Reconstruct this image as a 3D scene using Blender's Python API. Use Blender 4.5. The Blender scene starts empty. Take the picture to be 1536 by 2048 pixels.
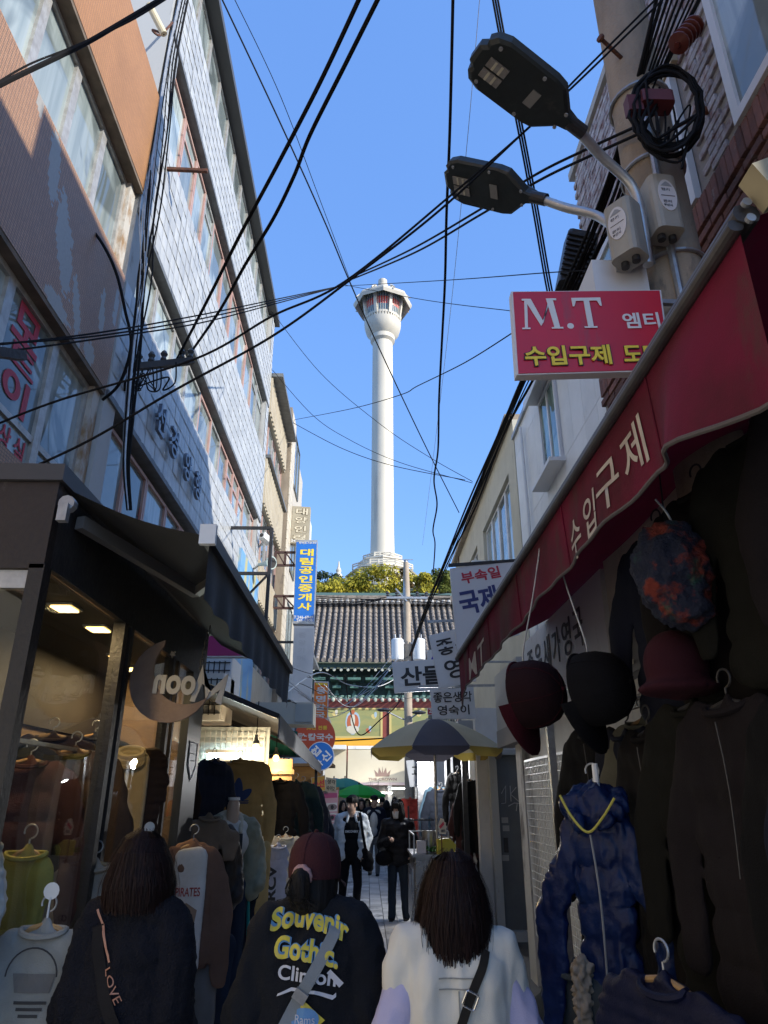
import bpy, bmesh, math, random
from mathutils import Vector, Matrix, Quaternion, noise
from mathutils.bvhtree import BVHTree
C = bpy.context.scene
COL = C.collection
R = math.radians
rnd = random.Random(7)
# ---------------------------------------------------------------- camera, light, exposure
PITCH, YAW = 22.188, 1.25          # the photographer tilts the phone up at the tower
cam = bpy.data.objects.new('camera', bpy.data.cameras.new('camera'))
COL.objects.link(cam)
cam.location = (0, 0, 1.7)
cam.rotation_euler = (R(90 + PITCH), 0, R(-YAW))
cam.data.sensor_fit = 'VERTICAL'
cam.data.sensor_height = 36
cam.data.lens = 1400 / 2048 * 36
cam.data.clip_start = .05
cam.data.clip_end = 3000
C.camera = cam
SUN_EL, SUN_AZ = 27.0, 60.0          # azimuth measured from straight behind the camera towards the right
sdir = Vector((math.sin(R(SUN_AZ)) * math.cos(R(SUN_EL)), -math.cos(R(SUN_AZ)) * math.cos(R(SUN_EL)), math.sin(R(SUN_EL))))
w = bpy.data.worlds.new('World'); C.world = w; w.use_nodes = True
_nt = w.node_tree
_sky = _nt.nodes.new('ShaderNodeTexSky'); _sky.sky_type = 'NISHITA'; _sky.sun_disc = False
_sky.sun_elevation = R(SUN_EL); _sky.sun_rotation = math.atan2(sdir.x, sdir.y)
_sky.air_density = 1.3; _sky.dust_density = .35; _sky.ozone_density = 3.2; _sky.altitude = 20
_bg = _nt.nodes['Background']; _bg.inputs['Strength'].default_value = .135
_hs = _nt.nodes.new('ShaderNodeHueSaturation'); _hs.inputs['Saturation'].default_value = 1.1
_mx = _nt.nodes.new('ShaderNodeMix'); _mx.data_type = 'RGBA'; _mx.inputs[0].default_value = .66; _mx.inputs[7].default_value = (.36, .82, 2.2, 1)
_nt.links.new(_sky.outputs[0], _hs.inputs['Color']); _nt.links.new(_hs.outputs[0], _mx.inputs[6]); _nt.links.new(_mx.outputs[2], _bg.inputs['Color'])
sun = bpy.data.objects.new('sun', bpy.data.lights.new('sun', 'SUN')); COL.objects.link(sun)
sun.data.energy = 2.0; sun.data.angle = R(.5); sun.data.color = (1, .95, .86)
sun.rotation_euler = sdir.to_track_quat('Z', 'Y').to_euler()
sun.location = (30, -20, 40)
C.view_settings.view_transform = 'Standard'; C.view_settings.look = 'None'
C.view_settings.exposure = 1.62; C.view_settings.gamma = 1; C.view_settings.use_curve_mapping = False
C.cycles.use_denoising = True
C.cycles.max_bounces = 8; C.cycles.transparent_max_bounces = 16; C.cycles.sample_clamp_indirect = 6

# ---------------------------------------------------------------- where things stand: sight lines of the photograph cut with real planes
_cp, _sp = math.cos(R(PITCH)), math.sin(R(PITCH)); _cy, _sy = math.cos(R(YAW)), math.sin(R(YAW))
def ray(px, py):
    u, v = px - 768, 1024 - py
    up = v * _cp + 1400 * _sp; fw = 1400 * _cp - v * _sp
    return Vector((u * _cy + fw * _sy, -u * _sy + fw * _cy, up))
def at(px, py, x=None, y=None, z=None):
    r = ray(px, py)
    t = x / r.x if x is not None else y / r.y if y is not None else (z - 1.7) / r.z
    return Vector((r.x * t, r.y * t, r.z * t + 1.7))

# ---------------------------------------------------------------- materials
def nd(nt, kind, ins=None, **props):
    n = nt.nodes.new('ShaderNode' + kind)
    for k, v in props.items(): setattr(n, k, v)
    for k, v in (ins or {}).items():
        s = n.inputs[k]
        if isinstance(v, bpy.types.NodeSocket): nt.links.new(v, s)
        elif isinstance(v, bpy.types.Node): nt.links.new(v.outputs[0], s)
        else: s.default_value = v if not (isinstance(v, tuple) and len(v) == 3 and s.type == 'RGBA') else (*v, 1)
    return n
MATS = {}
def newmat(name):
    m = bpy.data.materials.new(name); m.use_nodes = True
    nt = m.node_tree; b = nt.nodes['Principled BSDF']
    return m, nt, b
def pos(nt): return nt.nodes.new('ShaderNodeNewGeometry').outputs['Position']
def mixc(nt, f, a, b, mode='MIX'):
    n = nt.nodes.new('ShaderNodeMix'); n.data_type = 'RGBA'; n.blend_type = mode
    for i, v in ((0, f), (6, a), (7, b)):
        s = n.inputs[i]
        if isinstance(v, bpy.types.NodeSocket): nt.links.new(v, s)
        elif isinstance(v, bpy.types.Node): nt.links.new(v.outputs[0], s)
        else: s.default_value = (*v, 1) if isinstance(v, tuple) and len(v) == 3 else v
    return n.outputs[2]
def ramp(nt, f, lo, hi):
    return nd(nt, 'MapRange', {'Value': f, 'From Min': lo, 'From Max': hi}).outputs[0]
def mat(name, col, rough=.6, metal=0., col2=None, scale=6., stretch=(1, 1, 1), amt=(.35, .65), bump=0., bscale=None, bstretch=None, spec=.5,
        dirt=None, island=0., objrand=0., sheen=0., coat=0., trans=0.):
    """painted / worn surface: base colour varied by noise, optional dirt blotches, relief"""
    if name in MATS: return MATS[name]
    m, nt, b = newmat(name); p = pos(nt)
    c = (*col, 1); 
    cs = None
    if col2:
        mp = nd(nt, 'VectorMath', {0: p, 1: stretch}, operation='MULTIPLY')
        nz = nd(nt, 'TexNoise', {'Vector': mp.outputs[0], 'Scale': scale, 'Detail': 6, 'Roughness': .6})
        cs = mixc(nt, ramp(nt, nz.outputs[0], *amt), col, col2)
    if dirt:
        nz = nd(nt, 'TexNoise', {'Vector': nd(nt, 'VectorMath', {0: p, 1: dirt[3] if len(dirt) > 3 else (1, 1, .35)}, operation='MULTIPLY').outputs[0], 'Scale': dirt[1], 'Detail': 8, 'Roughness': .7})
        cs = mixc(nt, ramp(nt, nz.outputs[0], dirt[2], dirt[2] + .14), cs or col, dirt[0])
    if island or objrand:
        v = nd(nt, 'NewGeometry').outputs['Random Per Island'] if island else nd(nt, 'ObjectInfo').outputs['Random']
        k = island or objrand
        hsv = nd(nt, 'HueSaturation', {'Value': nd(nt, 'MapRange', {'Value': v, 'To Min': 1 - k, 'To Max': 1 + k}).outputs[0], 'Color': cs or c})
        cs = hsv.outputs[0]
    if cs: nt.links.new(cs, b.inputs['Base Color'])
    else: b.inputs['Base Color'].default_value = c
    b.inputs['Metallic'].default_value = metal; b.inputs['Roughness'].default_value = rough
    b.inputs['Specular IOR Level'].default_value = spec
    if sheen: b.inputs['Sheen Weight'].default_value = sheen
    if coat: b.inputs['Coat Weight'].default_value = coat
    if trans:
        tb = nd(nt, 'BsdfTranslucent', {'Color': cs or c}); mx = nd(nt, 'MixShader', {0: trans, 1: b.outputs[0], 2: tb.outputs[0]})
        nt.links.new(mx.outputs[0], nt.nodes['Material Output'].inputs[0])
    if bump:
        bs = bscale or scale * 4
        mp = nd(nt, 'VectorMath', {0: p, 1: bstretch or (1, 1, 1)}, operation='MULTIPLY')
        nz = nd(nt, 'TexNoise', {'Vector': mp.outputs[0], 'Scale': bs, 'Detail': 5})
        bp = nd(nt, 'Bump', {'Height': nz.outputs[0], 'Strength': bump, 'Distance': .02})
        nt.links.new(bp.outputs[0], b.inputs['Normal'])
        if rough > .15: 
            rr = nd(nt, 'MapRange', {'Value': nz.outputs[0], 'To Min': rough - .1, 'To Max': min(1, rough + .12)})
            nt.links.new(rr.outputs[0], b.inputs['Roughness'])
    MATS[name] = m
    return m
def flat(name, col, rough=.5): return mat(name, col, rough, col2=tuple(c * .82 for c in col), scale=9, amt=(.3, .75))
def emit(name, col, s):
    if name in MATS: return MATS[name]
    m, nt, b = newmat(name)
    b.inputs['Base Color'].default_value = (*col, 1)
    b.inputs['Emission Color'].default_value = (*col, 1); b.inputs['Emission Strength'].default_value = s
    MATS[name] = m; return m
def glass(name, tint=(.8, .88, .9), through=1., rough=0., wav=.0, ior=1.35):
    """window pane: mirror-like at grazing angles, dim see-through head on"""
    if name in MATS: return MATS[name]
    m, nt, b = newmat(name)
    lw = nd(nt, 'LayerWeight', {'Blend': .5}); pw = nd(nt, 'Math', {0: lw.outputs['Facing'], 1: 5.}, operation='POWER'); fr = nd(nt, 'Math', {0: pw, 1: .9, 2: .03}, operation='MULTIPLY_ADD')
    t = nd(nt, 'BsdfTransparent', {'Color': tuple(c * through for c in tint)})
    g = nd(nt, 'BsdfGlossy', {'Color': (.95, .97, 1), 'Roughness': rough})
    if wav:
        nz = nd(nt, 'TexNoise', {'Vector': pos(nt), 'Scale': 1.4, 'Detail': 1})
        bp = nd(nt, 'Bump', {'Height': nz.outputs[0], 'Strength': wav, 'Distance': .05})
        nt.links.new(bp.outputs[0], g.inputs['Normal'])
    mx = nd(nt, 'MixShader', {0: fr.outputs[0], 1: t, 2: g})
    nt.links.new(mx.outputs[0], nt.nodes['Material Output'].inputs[0])
    MATS[name] = m; return m

# ---------------------------------------------------------------- objects
def tag(o, label, cat, group=None, kind=None):
    if label: o['label'] = label
    if cat: o['category'] = cat
    if group: o['group'] = group
    if kind: o['kind'] = kind
    return o
def thing(name, label, cat, loc=(0, 0, 0), group=None, kind=None):
    o = bpy.data.objects.new(name, None); COL.objects.link(o); o.location = loc; o.empty_display_size = .1
    return tag(o, label, cat, group, kind)
def adopt(o, par):
    if par is not None:
        o.parent = par
        m = Matrix.Identity(4); q = par
        while q is not None:
            m = q.matrix_basis @ m if q.parent is None else (q.matrix_parent_inverse @ q.matrix_basis) @ m
            q = q.parent
        o.matrix_parent_inverse = m.inverted()
    return o
def link(name, me, par=None):
    o = bpy.data.objects.new(name, me); COL.objects.link(o); return adopt(o, par)
def copy_tree(o, par=None, move=None):
    c = o.copy(); COL.objects.link(c)
    if par is not None: c.parent = par
    for ch in list(o.children): copy_tree(ch, c)
    return c
def rotz(a): return Matrix.Rotation(a, 4, 'Z')
class MB:
    def __init__(s): s.bm = bmesh.new(); s.mi = 0
    def _add(s, vs, fs, M=None):
        vv = [s.bm.verts.new(M @ Vector(v) if M is not None else v) for v in vs]
        for f in fs:
            try: s.bm.faces.new([vv[i] for i in f]).material_index = s.mi
            except ValueError: pass
        return s
    def box(s, a, b, M=None):
        (x0, y0, z0), (x1, y1, z1) = a, b
        vs = [(x0, y0, z0), (x1, y0, z0), (x1, y1, z0), (x0, y1, z0), (x0, y0, z1), (x1, y0, z1), (x1, y1, z1), (x0, y1, z1)]
        return s._add(vs, [(0, 3, 2, 1), (4, 5, 6, 7), (0, 1, 5, 4), (1, 2, 6, 5), (2, 3, 7, 6), (3, 0, 4, 7)], M)
    def cbox(s, c, d, M=None):
        c, d = Vector(c), Vector(d) / 2
        return s.box(c - d, c + d, M)
    def rbox(s, a, b, r, M=None, seg=2, axis='z'):
        """box whose edges along one axis are rounded"""
        (x0, y0, z0), (x1, y1, z1) = a, b
        A = {'z': (0, 1, 2), 'x': (1, 2, 0), 'y': (2, 0, 1)}[axis]; lo, hi = (x0, y0, z0), (x1, y1, z1)
        u0, u1, v0, v1 = lo[A[0]], hi[A[0]], lo[A[1]], hi[A[1]]
        pts = []
        for cx, cy, a0 in ((u1 - r, v1 - r, 0), (u0 + r, v1 - r, 90), (u0 + r, v0 + r, 180), (u1 - r, v0 + r, 270)):
            for k in range(seg + 1):
                t = R(a0 + 90 * k / seg); pts.append((cx + r * math.cos(t), cy + r * math.sin(t)))
        n = len(pts); vs = []
        for w_ in (lo[A[2]], hi[A[2]]):
            for p in pts:
                q = [0, 0, 0]; q[A[0]], q[A[1]], q[A[2]] = p[0], p[1], w_; vs.append(tuple(q))
        return s._add(vs, [tuple(range(n))[::-1], tuple(range(n, 2 * n))] + [(i, (i + 1) % n, n + (i + 1) % n, n + i) for i in range(n)], M)
    def bar(s, p, q, w=.03, h=None, up=(0, 0, 1)):
        p, q = Vector(p), Vector(q); h = h or w; d = q - p; L = d.length
        if L < 1e-6: return s
        d.normalize(); up = Vector(up)
        sd = d.cross(up)
        if sd.length < 1e-3: sd = d.cross(Vector((0, 1, 0)))
        sd.normalize(); u = sd.cross(d)
        M = Matrix((( sd.x, d.x, u.x, p.x), (sd.y, d.y, u.y, p.y), (sd.z, d.z, u.z, p.z), (0, 0, 0, 1)))
        return s.box((-w / 2, 0, -h / 2), (w / 2, L, h / 2), M)
    def tube(s, pts, r, n=8, cap=True, closed=False):
        pts = [Vector(p) for p in pts]; rs = r if isinstance(r, (list, tuple)) else [r] * len(pts)
        vs, fs = [], []; m = len(pts); ref = None
        for i, p in enumerate(pts):
            d = (pts[(i + 1) % m] - pts[i - 1]) if closed else pts[min(i + 1, m - 1)] - pts[max(i - 1, 0)]
            d.normalize()
            if ref is None:
                ref = d.cross(Vector((.31, .52, .8))); ref.normalize()
            ref = (ref - d * ref.dot(d)); ref.normalize(); b = d.cross(ref)
            for k in range(n):
                t = 2 * math.pi * k / n; vs.append(p + (ref * math.cos(t) + b * math.sin(t)) * rs[i])
        for i in range(m if closed else m - 1):
            for k in range(n):
                j = (i + 1) % m; fs.append((i * n + k, i * n + (k + 1) % n, j * n + (k + 1) % n, j * n + k))
        if cap and not closed: fs += [tuple(range(n))[::-1], tuple(range((m - 1) * n, m * n))]
        return s._add(vs, fs)
    def cyl(s, p, q, r, r2=None, n=16): return s.tube([p, q], [r, r if r2 is None else r2], n)
    def lathe(s, prof, c=(0, 0, 0), n=24, a0=0., a1=360., rot=0.):
        """prof = [(radius, z)] turned about the vertical through c"""
        full = a1 - a0 >= 360; m = n if full else n + 1; vs, fs = [], []
        for (r, z) in prof:
            for k in range(m):
                t = R(a0 + (a1 - a0) * k / n + rot); vs.append((c[0] + r * math.cos(t), c[1] + r * math.sin(t), c[2] + z))
        for i in range(len(prof) - 1):
            for k in range(n):
                j = (k + 1) % m; fs.append((i * m + k, i * m + j, (i + 1) * m + j, (i + 1) * m + k))
        return s._add(vs, fs)
    def prism(s, poly, M, d):
        """2-D outline extruded by d along the matrix' local -z .. 0"""
        n = len(poly); vs = [(x, y, 0) for x, y in poly] + [(x, y, -d) for x, y in poly]
        return s._add(vs, [tuple(range(n)), tuple(range(n, 2 * n))[::-1]] + [(i, (i + 1) % n, n + (i + 1) % n, n + i)[::-1] for i in range(n)], M)
    def quad(s, *v): return s._add(v, [tuple(range(len(v)))])
    def sphere(s, c, r, n=12, m=8, M=None):
        rr = r if isinstance(r, (tuple, list)) else (r, r, r); vs, fs = [], []
        for i in range(m + 1):
            a = math.pi * i / m
            for k in range(n):
                t = 2 * math.pi * k / n
                v = Vector((rr[0] * math.sin(a) * math.cos(t), rr[1] * math.sin(a) * math.sin(t), -rr[2] * math.cos(a)))
                if M is not None: v = M.to_3x3() @ v
                vs.append(v + Vector(c))
        for i in range(m):
            for k in range(n): fs.append((i * n + k, i * n + (k + 1) % n, (i + 1) * n + (k + 1) % n, (i + 1) * n + k))
        return s._add(vs, fs)
    def mesh(s, name, mats, smooth=False, bevel=0.):
        bm = s.bm
        bmesh.ops.remove_doubles(bm, verts=bm.verts, dist=1e-6)
        if bevel: bmesh.ops.bevel(bm, geom=[e for e in bm.edges if len(e.link_faces) == 2 and e.calc_face_angle(0) > .5], offset=bevel, segments=1, affect='EDGES', clamp_overlap=True)
        bmesh.ops.recalc_face_normals(bm, faces=bm.faces)
        me = bpy.data.meshes.new(name); bm.to_mesh(me); bm.free()
        for m in (mats if isinstance(mats, (list, tuple)) else [mats]): me.materials.append(m)
        if smooth:
            me.polygons.foreach_set('use_smooth', [True] * len(me.polygons))
            if smooth != 2: me.set_sharp_from_angle(angle=R(40))
        return me
    def build(s, name, mats, par=None, smooth=False, bevel=0.): return link(name, s.mesh(name, mats, smooth, bevel), par)

def frame(o, xdir, zdir):
    """matrix with local x = xdir, local y = up direction zdir, local z = outward"""
    x = Vector(xdir).normalized(); y = Vector(zdir); y = (y - x * x.dot(y)).normalized(); n = x.cross(y)
    return Matrix(((x.x, y.x, n.x, o[0]), (x.y, y.y, n.y, o[1]), (x.z, y.z, n.z, o[2]), (0, 0, 0, 1)))
def glyphs(s, size=1., bold=0., ext=.0, shear=0., space=1., wid=None):
    """outline lettering as a mesh, lower left at the origin; returns mesh, width, height"""
    cu = bpy.data.curves.new('t', 'FONT'); cu.body = s; cu.size = size; cu.offset = bold * size; cu.extrude = ext; cu.shear = shear
    cu.space_character = space; cu.resolution_u = 4; cu.fill_mode = 'BOTH' if ext else 'FRONT'
    o = bpy.data.objects.new('t', cu); COL.objects.link(o)
    me = bpy.data.meshes.new_from_object(o.evaluated_get(bpy.context.evaluated_depsgraph_get()))
    bpy.data.objects.remove(o); bpy.data.curves.remove(cu)
    if not me.vertices: return me, 0, 0
    xs = [v.co.x for v in me.vertices]; ys = [v.co.y for v in me.vertices]
    me.transform(Matrix.Translation((-min(xs), -min(ys), ext)))
    return me, max(xs) - min(xs), max(ys) - min(ys)
def letter(s, M, w, h, m, par, name='lettering', bold=.02, ext=.003, shear=0., space=1., center=True):
    """text s fitted into w x h (metres) centred on the matrix origin"""
    me, tw, th = glyphs(s, 1., bold, .05, shear, space)
    if not tw: return None
    sx = w / tw if w else h / th; sy = h / th if h else sx
    me.transform(Matrix.Translation((0, 0, .001)) @ Matrix.Diagonal((sx, sy, ext / .1, 1)) @ (Matrix.Translation((-tw / 2, -th / 2, 0)) if center else Matrix.Identity(4)))
    me.transform(M); me.materials.clear(); me.materials.append(m)
    return link(name, me, par)
def blob(prims, vox, smooth=5, post=None, folds=None, mats=None, name='body', par=None, M=None, fac=.5):
    """one continuous skin grown over capsules ('c', p, q, r0, r1) and ellipsoids ('e', c, (rx,ry,rz)[, rot])"""
    b = MB()
    for p in prims:
        if p[0] == 'c':
            a, q, r0, r1 = Vector(p[1]), Vector(p[2]), p[3], p[4]; d = q - a; L = d.length; d = d.normalized() if L > 1e-6 else Vector((0, 0, 1))
            pts, rs = [], []
            for k in range(5): t = R(90 - 88 * (1 - k / 4) - 2 * 0); pts.append(a - d * r0 * math.cos(R(88 * k / 4 + 2))); rs.append(r0 * math.sin(R(88 * k / 4 + 2)))
            for k in range(1, 4): pts.append(a + d * L * k / 4); rs.append(r0 + (r1 - r0) * k / 4)
            for k in range(5): pts.append(q + d * r1 * math.sin(R(88 * k / 4))); rs.append(r1 * math.cos(R(88 * k / 4)))
            b.tube(pts, rs, 14)
        else:
            b.sphere(p[1], p[2], 18, 12, p[3] if len(p) > 3 else None)
    me = b.mesh('b', [])
    o = bpy.data.objects.new('b', me); COL.objects.link(o)
    md = o.modifiers.new('r', 'REMESH'); md.mode = 'VOXEL'; md.voxel_size = vox; md.use_smooth_shade = True
    if smooth: sm = o.modifiers.new('s', 'SMOOTH'); sm.iterations = smooth; sm.factor = fac
    me2 = bpy.data.meshes.new_from_object(o.evaluated_get(bpy.context.evaluated_depsgraph_get()))
    bpy.data.objects.remove(o); bpy.data.meshes.remove(me)
    if folds:
        nr = [v.normal.copy() for v in me2.vertices]
        for v, n_ in zip(me2.vertices, nr):
            q = v.co; a = 0
            for (amp, sc, *rg) in folds:
                f = noise.noise(Vector((q.x * sc[0], q.y * sc[1], q.z * sc[2])))
                a += amp * ((.28 - abs(f)) * 1.6 if rg else f)
            v.co = q + n_ * a
    if post:
        for v in me2.vertices: v.co = post(v.co)
    if M is not None: me2.transform(M)
    me2.materials.clear()
    for m in (mats if isinstance(mats, (list, tuple)) else [mats]): me2.materials.append(m)
    me2.polygons.foreach_set('use_smooth', [True] * len(me2.polygons)); me2.update()
    if name is None: return me2
    return link(name, me2, par)
def bvh(me): return BVHTree.FromPolygons([v.co for v in me.vertices], [tuple(p.vertices) for p in me.polygons])
def drape(me, tree, d, off=.004, maxlen=.03):
    """lay a flat print onto the cloth below it: every point slides along d until it meets the surface"""
    bm = bmesh.new(); bm.from_mesh(me)
    bmesh.ops.triangulate(bm, faces=bm.faces)
    for _ in range(6):
        e = [e for e in bm.edges if e.calc_length() > maxlen]
        if not e: break
        bmesh.ops.subdivide_edges(bm, edges=e, cuts=1); bmesh.ops.triangulate(bm, faces=bm.faces)
    d = Vector(d).normalized()
    miss, dep = [], []
    for v in bm.verts:
        h = tree.ray_cast(v.co - d * .6, d)
        if h[0] is not None: v.co = h[0] - d * off; dep.append(v.co.dot(d))
        else: miss.append(v)
    for v in miss:
        if dep: v.co += d * (sum(dep) / len(dep) - v.co.dot(d))
    bm.to_mesh(me); bm.free(); me.update(); return me
def ribbon(pts, tree, d, width, off, m, name, par, thick=.003, side=None):
    """a strap that lies on the surface found along d under each of its points"""
    P_ = []; d = Vector(d).normalized()
    for p in pts:
        p = Vector(p); h = tree.ray_cast(p - d * .6, d)
        P_.append(h[0] - d * off if h[0] is not None else p)
    for _ in range(2): P_ = [P_[0]] + [(P_[i - 1] + P_[i] * 2 + P_[i + 1]) / 4 for i in range(1, len(P_) - 1)] + [P_[-1]]
    b = MB(); vs = []; fs = []
    for i, p in enumerate(P_):
        t = (P_[min(i + 1, len(P_) - 1)] - P_[max(i - 1, 0)]).normalized(); sd = t.cross(d).normalized() * width / 2; up = -d * thick
        vs += [p - sd, p + sd, p + sd + up, p - sd + up]
    for i in range(len(P_) - 1):
        for k in range(4): fs.append((i * 4 + k, i * 4 + (k + 1) % 4, i * 4 + 4 + (k + 1) % 4, i * 4 + 4 + k))
    fs += [(0, 1, 2, 3), tuple(len(vs) - 4 + k for k in (3, 2, 1, 0))]
    b._add(vs, fs); return b.build(name, m, par), P_
def sline(p, q, n): return [Vector(p).lerp(Vector(q), i / (n - 1)) for i in range(n)]
def catmull(pts, k=8):
    pts = [Vector(p) for p in pts]; out = []
    for i in range(len(pts) - 1):
        a, b_, c, d = pts[max(i - 1, 0)], pts[i], pts[i + 1], pts[min(i + 2, len(pts) - 1)]
        for j in range(k):
            t = j / k; out.append(.5 * ((2 * b_) + (c - a) * t + (2 * a - 5 * b_ + 4 * c - d) * t * t + (3 * b_ - a - 3 * c + d) * t ** 3))
    return out + [pts[-1]]
# ================================================================ shared materials
M_black = mat('black_metal', (.018, .018, .02), .45, bump=.15, bscale=40, col2=(.035, .033, .033), scale=12)
M_cable = mat('cable', (.010, .010, .011), .8, spec=.15)
M_alu = mat('aluminium', (.55, .55, .54), .38, .6, col2=(.42, .42, .42), scale=10, bump=.05)
M_white = mat('white_paint', (.72, .72, .70), .5, dirt=((.38, .35, .31), 3, .56))
M_galv = mat('galvanised', (.42, .43, .44), .45, .7, col2=(.3, .31, .32), scale=14, bump=.1)
M_rust = mat('rust', (.16, .055, .025), .85, col2=(.07, .03, .02), scale=25, bump=.4)
M_conc = mat('concrete', (.36, .295, .22), .88, col2=(.25, .205, .155), scale=5, stretch=(1, 1, .3), bump=.35, bscale=60, dirt=((.12, .11, .10), 5, .60))
M_dark = mat('dark_interior', (.03, .028, .026), .8)
M_steel = mat('stainless', (.46, .46, .47), .28, .9, col2=(.33, .33, .34), scale=6, bump=.12, bscale=9)
M_greyp = mat('grey_paint', (.30, .31, .32), .55, col2=(.24, .25, .26), scale=5, dirt=((.12, .11, .1), 6, .62))
M_curtain = mat('curtain', (.70, .72, .69), .9, col2=(.50, .54, .52), scale=2, stretch=(1, 12, .2), amt=(.3, .7))
def curtained(name, a, b2):
    m, nt, b = newmat(name); p = pos(nt)
    n1 = nd(nt, 'TexNoise', {'Vector': nd(nt, 'VectorMath', {0: p, 1: (9, 9, .5)}, operation='MULTIPLY').outputs[0], 'Scale': 1.6, 'Detail': 3})
    n2 = nd(nt, 'TexNoise', {'Vector': p, 'Scale': 1.1, 'Detail': 3, 'Distortion': 1.2}); oi = nd(nt, 'ObjectInfo').outputs['Random']
    c = mixc(nt, ramp(nt, n1.outputs[0], .3, .7), a, b2); c = mixc(nt, ramp(nt, n2.outputs[0], .48, .56), c, tuple(q * .62 for q in b2))
    c = nd(nt, 'HueSaturation', {'Value': nd(nt, 'MapRange', {'Value': oi, 'To Min': .55, 'To Max': 1.1}).outputs[0], 'Color': c}).outputs[0]
    nt.links.new(c, b.inputs['Base Color']); b.inputs['Roughness'].default_value = .02; b.inputs['IOR'].default_value = 1.5; b.inputs['Specular IOR Level'].default_value = .55
    nz = nd(nt, 'TexNoise', {'Vector': p, 'Scale': 1.3, 'Detail': 1}); nt.links.new(nd(nt, 'Bump', {'Height': nz.outputs[0], 'Strength': .2, 'Distance': .05}).outputs[0], b.inputs['Normal'])
    MATS[name] = m; return m
G_win = curtained('curtained_glass', (.46, .52, .51), (.30, .36, .36))
G_green = curtained('green_curtained_glass', (.30, .42, .36), (.2, .3, .26)); G_lace = curtained('lace_curtained_glass', (.50, .64, .64), (.38, .50, .52))
G_clear = glass('shop_glass', (.95, .97, .95), .97, 0., .08, 1.33)

# ================================================================ ground
m, nt, b_ = newmat('asphalt')
p = pos(nt); nz = nd(nt, 'TexNoise', {'Vector': p, 'Scale': 2.2, 'Detail': 8, 'Roughness': .7}); n2 = nd(nt, 'TexNoise', {'Vector': p, 'Scale': 160, 'Detail': 2})
nt.links.new(mixc(nt, ramp(nt, nz.outputs[0], .35, .65), (.050, .050, .052), (.10, .098, .095)), b_.inputs['Base Color'])
nt.links.new(nd(nt, 'Bump', {'Height': n2.outputs[0], 'Strength': .5, 'Distance': .006}).outputs[0], b_.inputs['Normal']); b_.inputs['Roughness'].default_value = .8
M_asph = m
g = MB(); g.box((-600, -60, -.5), (600, 60, 0)); g.build('ground', M_asph)['kind'] = 'structure'
# pavement of grey blocks down the middle of the alley: joints are real gaps over a sunk bed
M_pav = mat('paver_concrete', (.56, .55, .53), .78, col2=(.46, .455, .44), scale=3, bump=.3, bscale=90, objrand=.22, dirt=((.16, .155, .15), 1.9, .54, (1, 1, 1)))
M_pavi = mat('paver_concrete_far', (.56, .55, .53), .78, col2=(.46, .455, .44), scale=3, bump=.3, bscale=90, island=.22, dirt=((.16, .155, .15), 1.9, .54, (1, 1, 1)))
bed = MB().box((-1.55, 1.2, -.3), (1.02, 40, .012)).build('pavement', mat('joint_sand', (.10, .098, .092), .95, bump=.4, bscale=80)); bed['kind'] = 'structure'
M_yel = mat('tactile_yellow', (.62, .36, .03), .7, dirt=((.3, .2, .08), 5, .55, (1, 1, 1)))
PW, PL = .20, .30
pvb = [MB().box((0, 0, .012), (PW - .008, PL - .009, .05 + .002 * k)).mesh('paver', M_pav, bevel=.005) for k in range(3)]
far = MB(); cells = []
ncol = int(2.56 / PW)
for i in range(ncol):
    for j in range(130):
        y = 1.25 + j * PL + (PL / 2 if i % 2 else 0)
        if y > 39.6: continue
        cells.append((-1.545 + i * PW, y))
vis = lambda x, y: (x > -1.1 and x < -.35 and 3.4 < y < 7) or (-.25 < x < .62 and 7.2 < y < 16) or (.55 < x < 1 and 3 < y < 9)
near = sorted([c for c in cells if vis(*c)], key=lambda c: c[1])[:296]
ns = set(near)
for (x, y) in cells:
    if (x, y) in ns:
        o = link('paver', pvb[rnd.randrange(3)], bed); o.matrix_basis = Matrix.Translation((x, y, rnd.uniform(0, .003)))
    else: 
        dz = rnd.uniform(0, .003)
        far.box((x, y, .012), (x + PW - .008, y + PL - .009, .051 + dz))
far.build('far_pavers', M_pavi, bed)['kind'] = 'stuff'
tt = MB()   # yellow tactile strip at the left edge
for k in range(8):
    y = 3.0 + k * .302
    tt.box((-1.86, y, .0), (-1.56, y + .296, .055))
    for a in range(4): tt.box((-1.83 + a * .07, y + .02, .055), (-1.80 + a * .07, y + .276, .06))
tag(tt.build('tactile_strip', M_yel), 'yellow ribbed tactile paving strip along the left shopfront', 'tactile paving', kind='structure')

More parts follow.
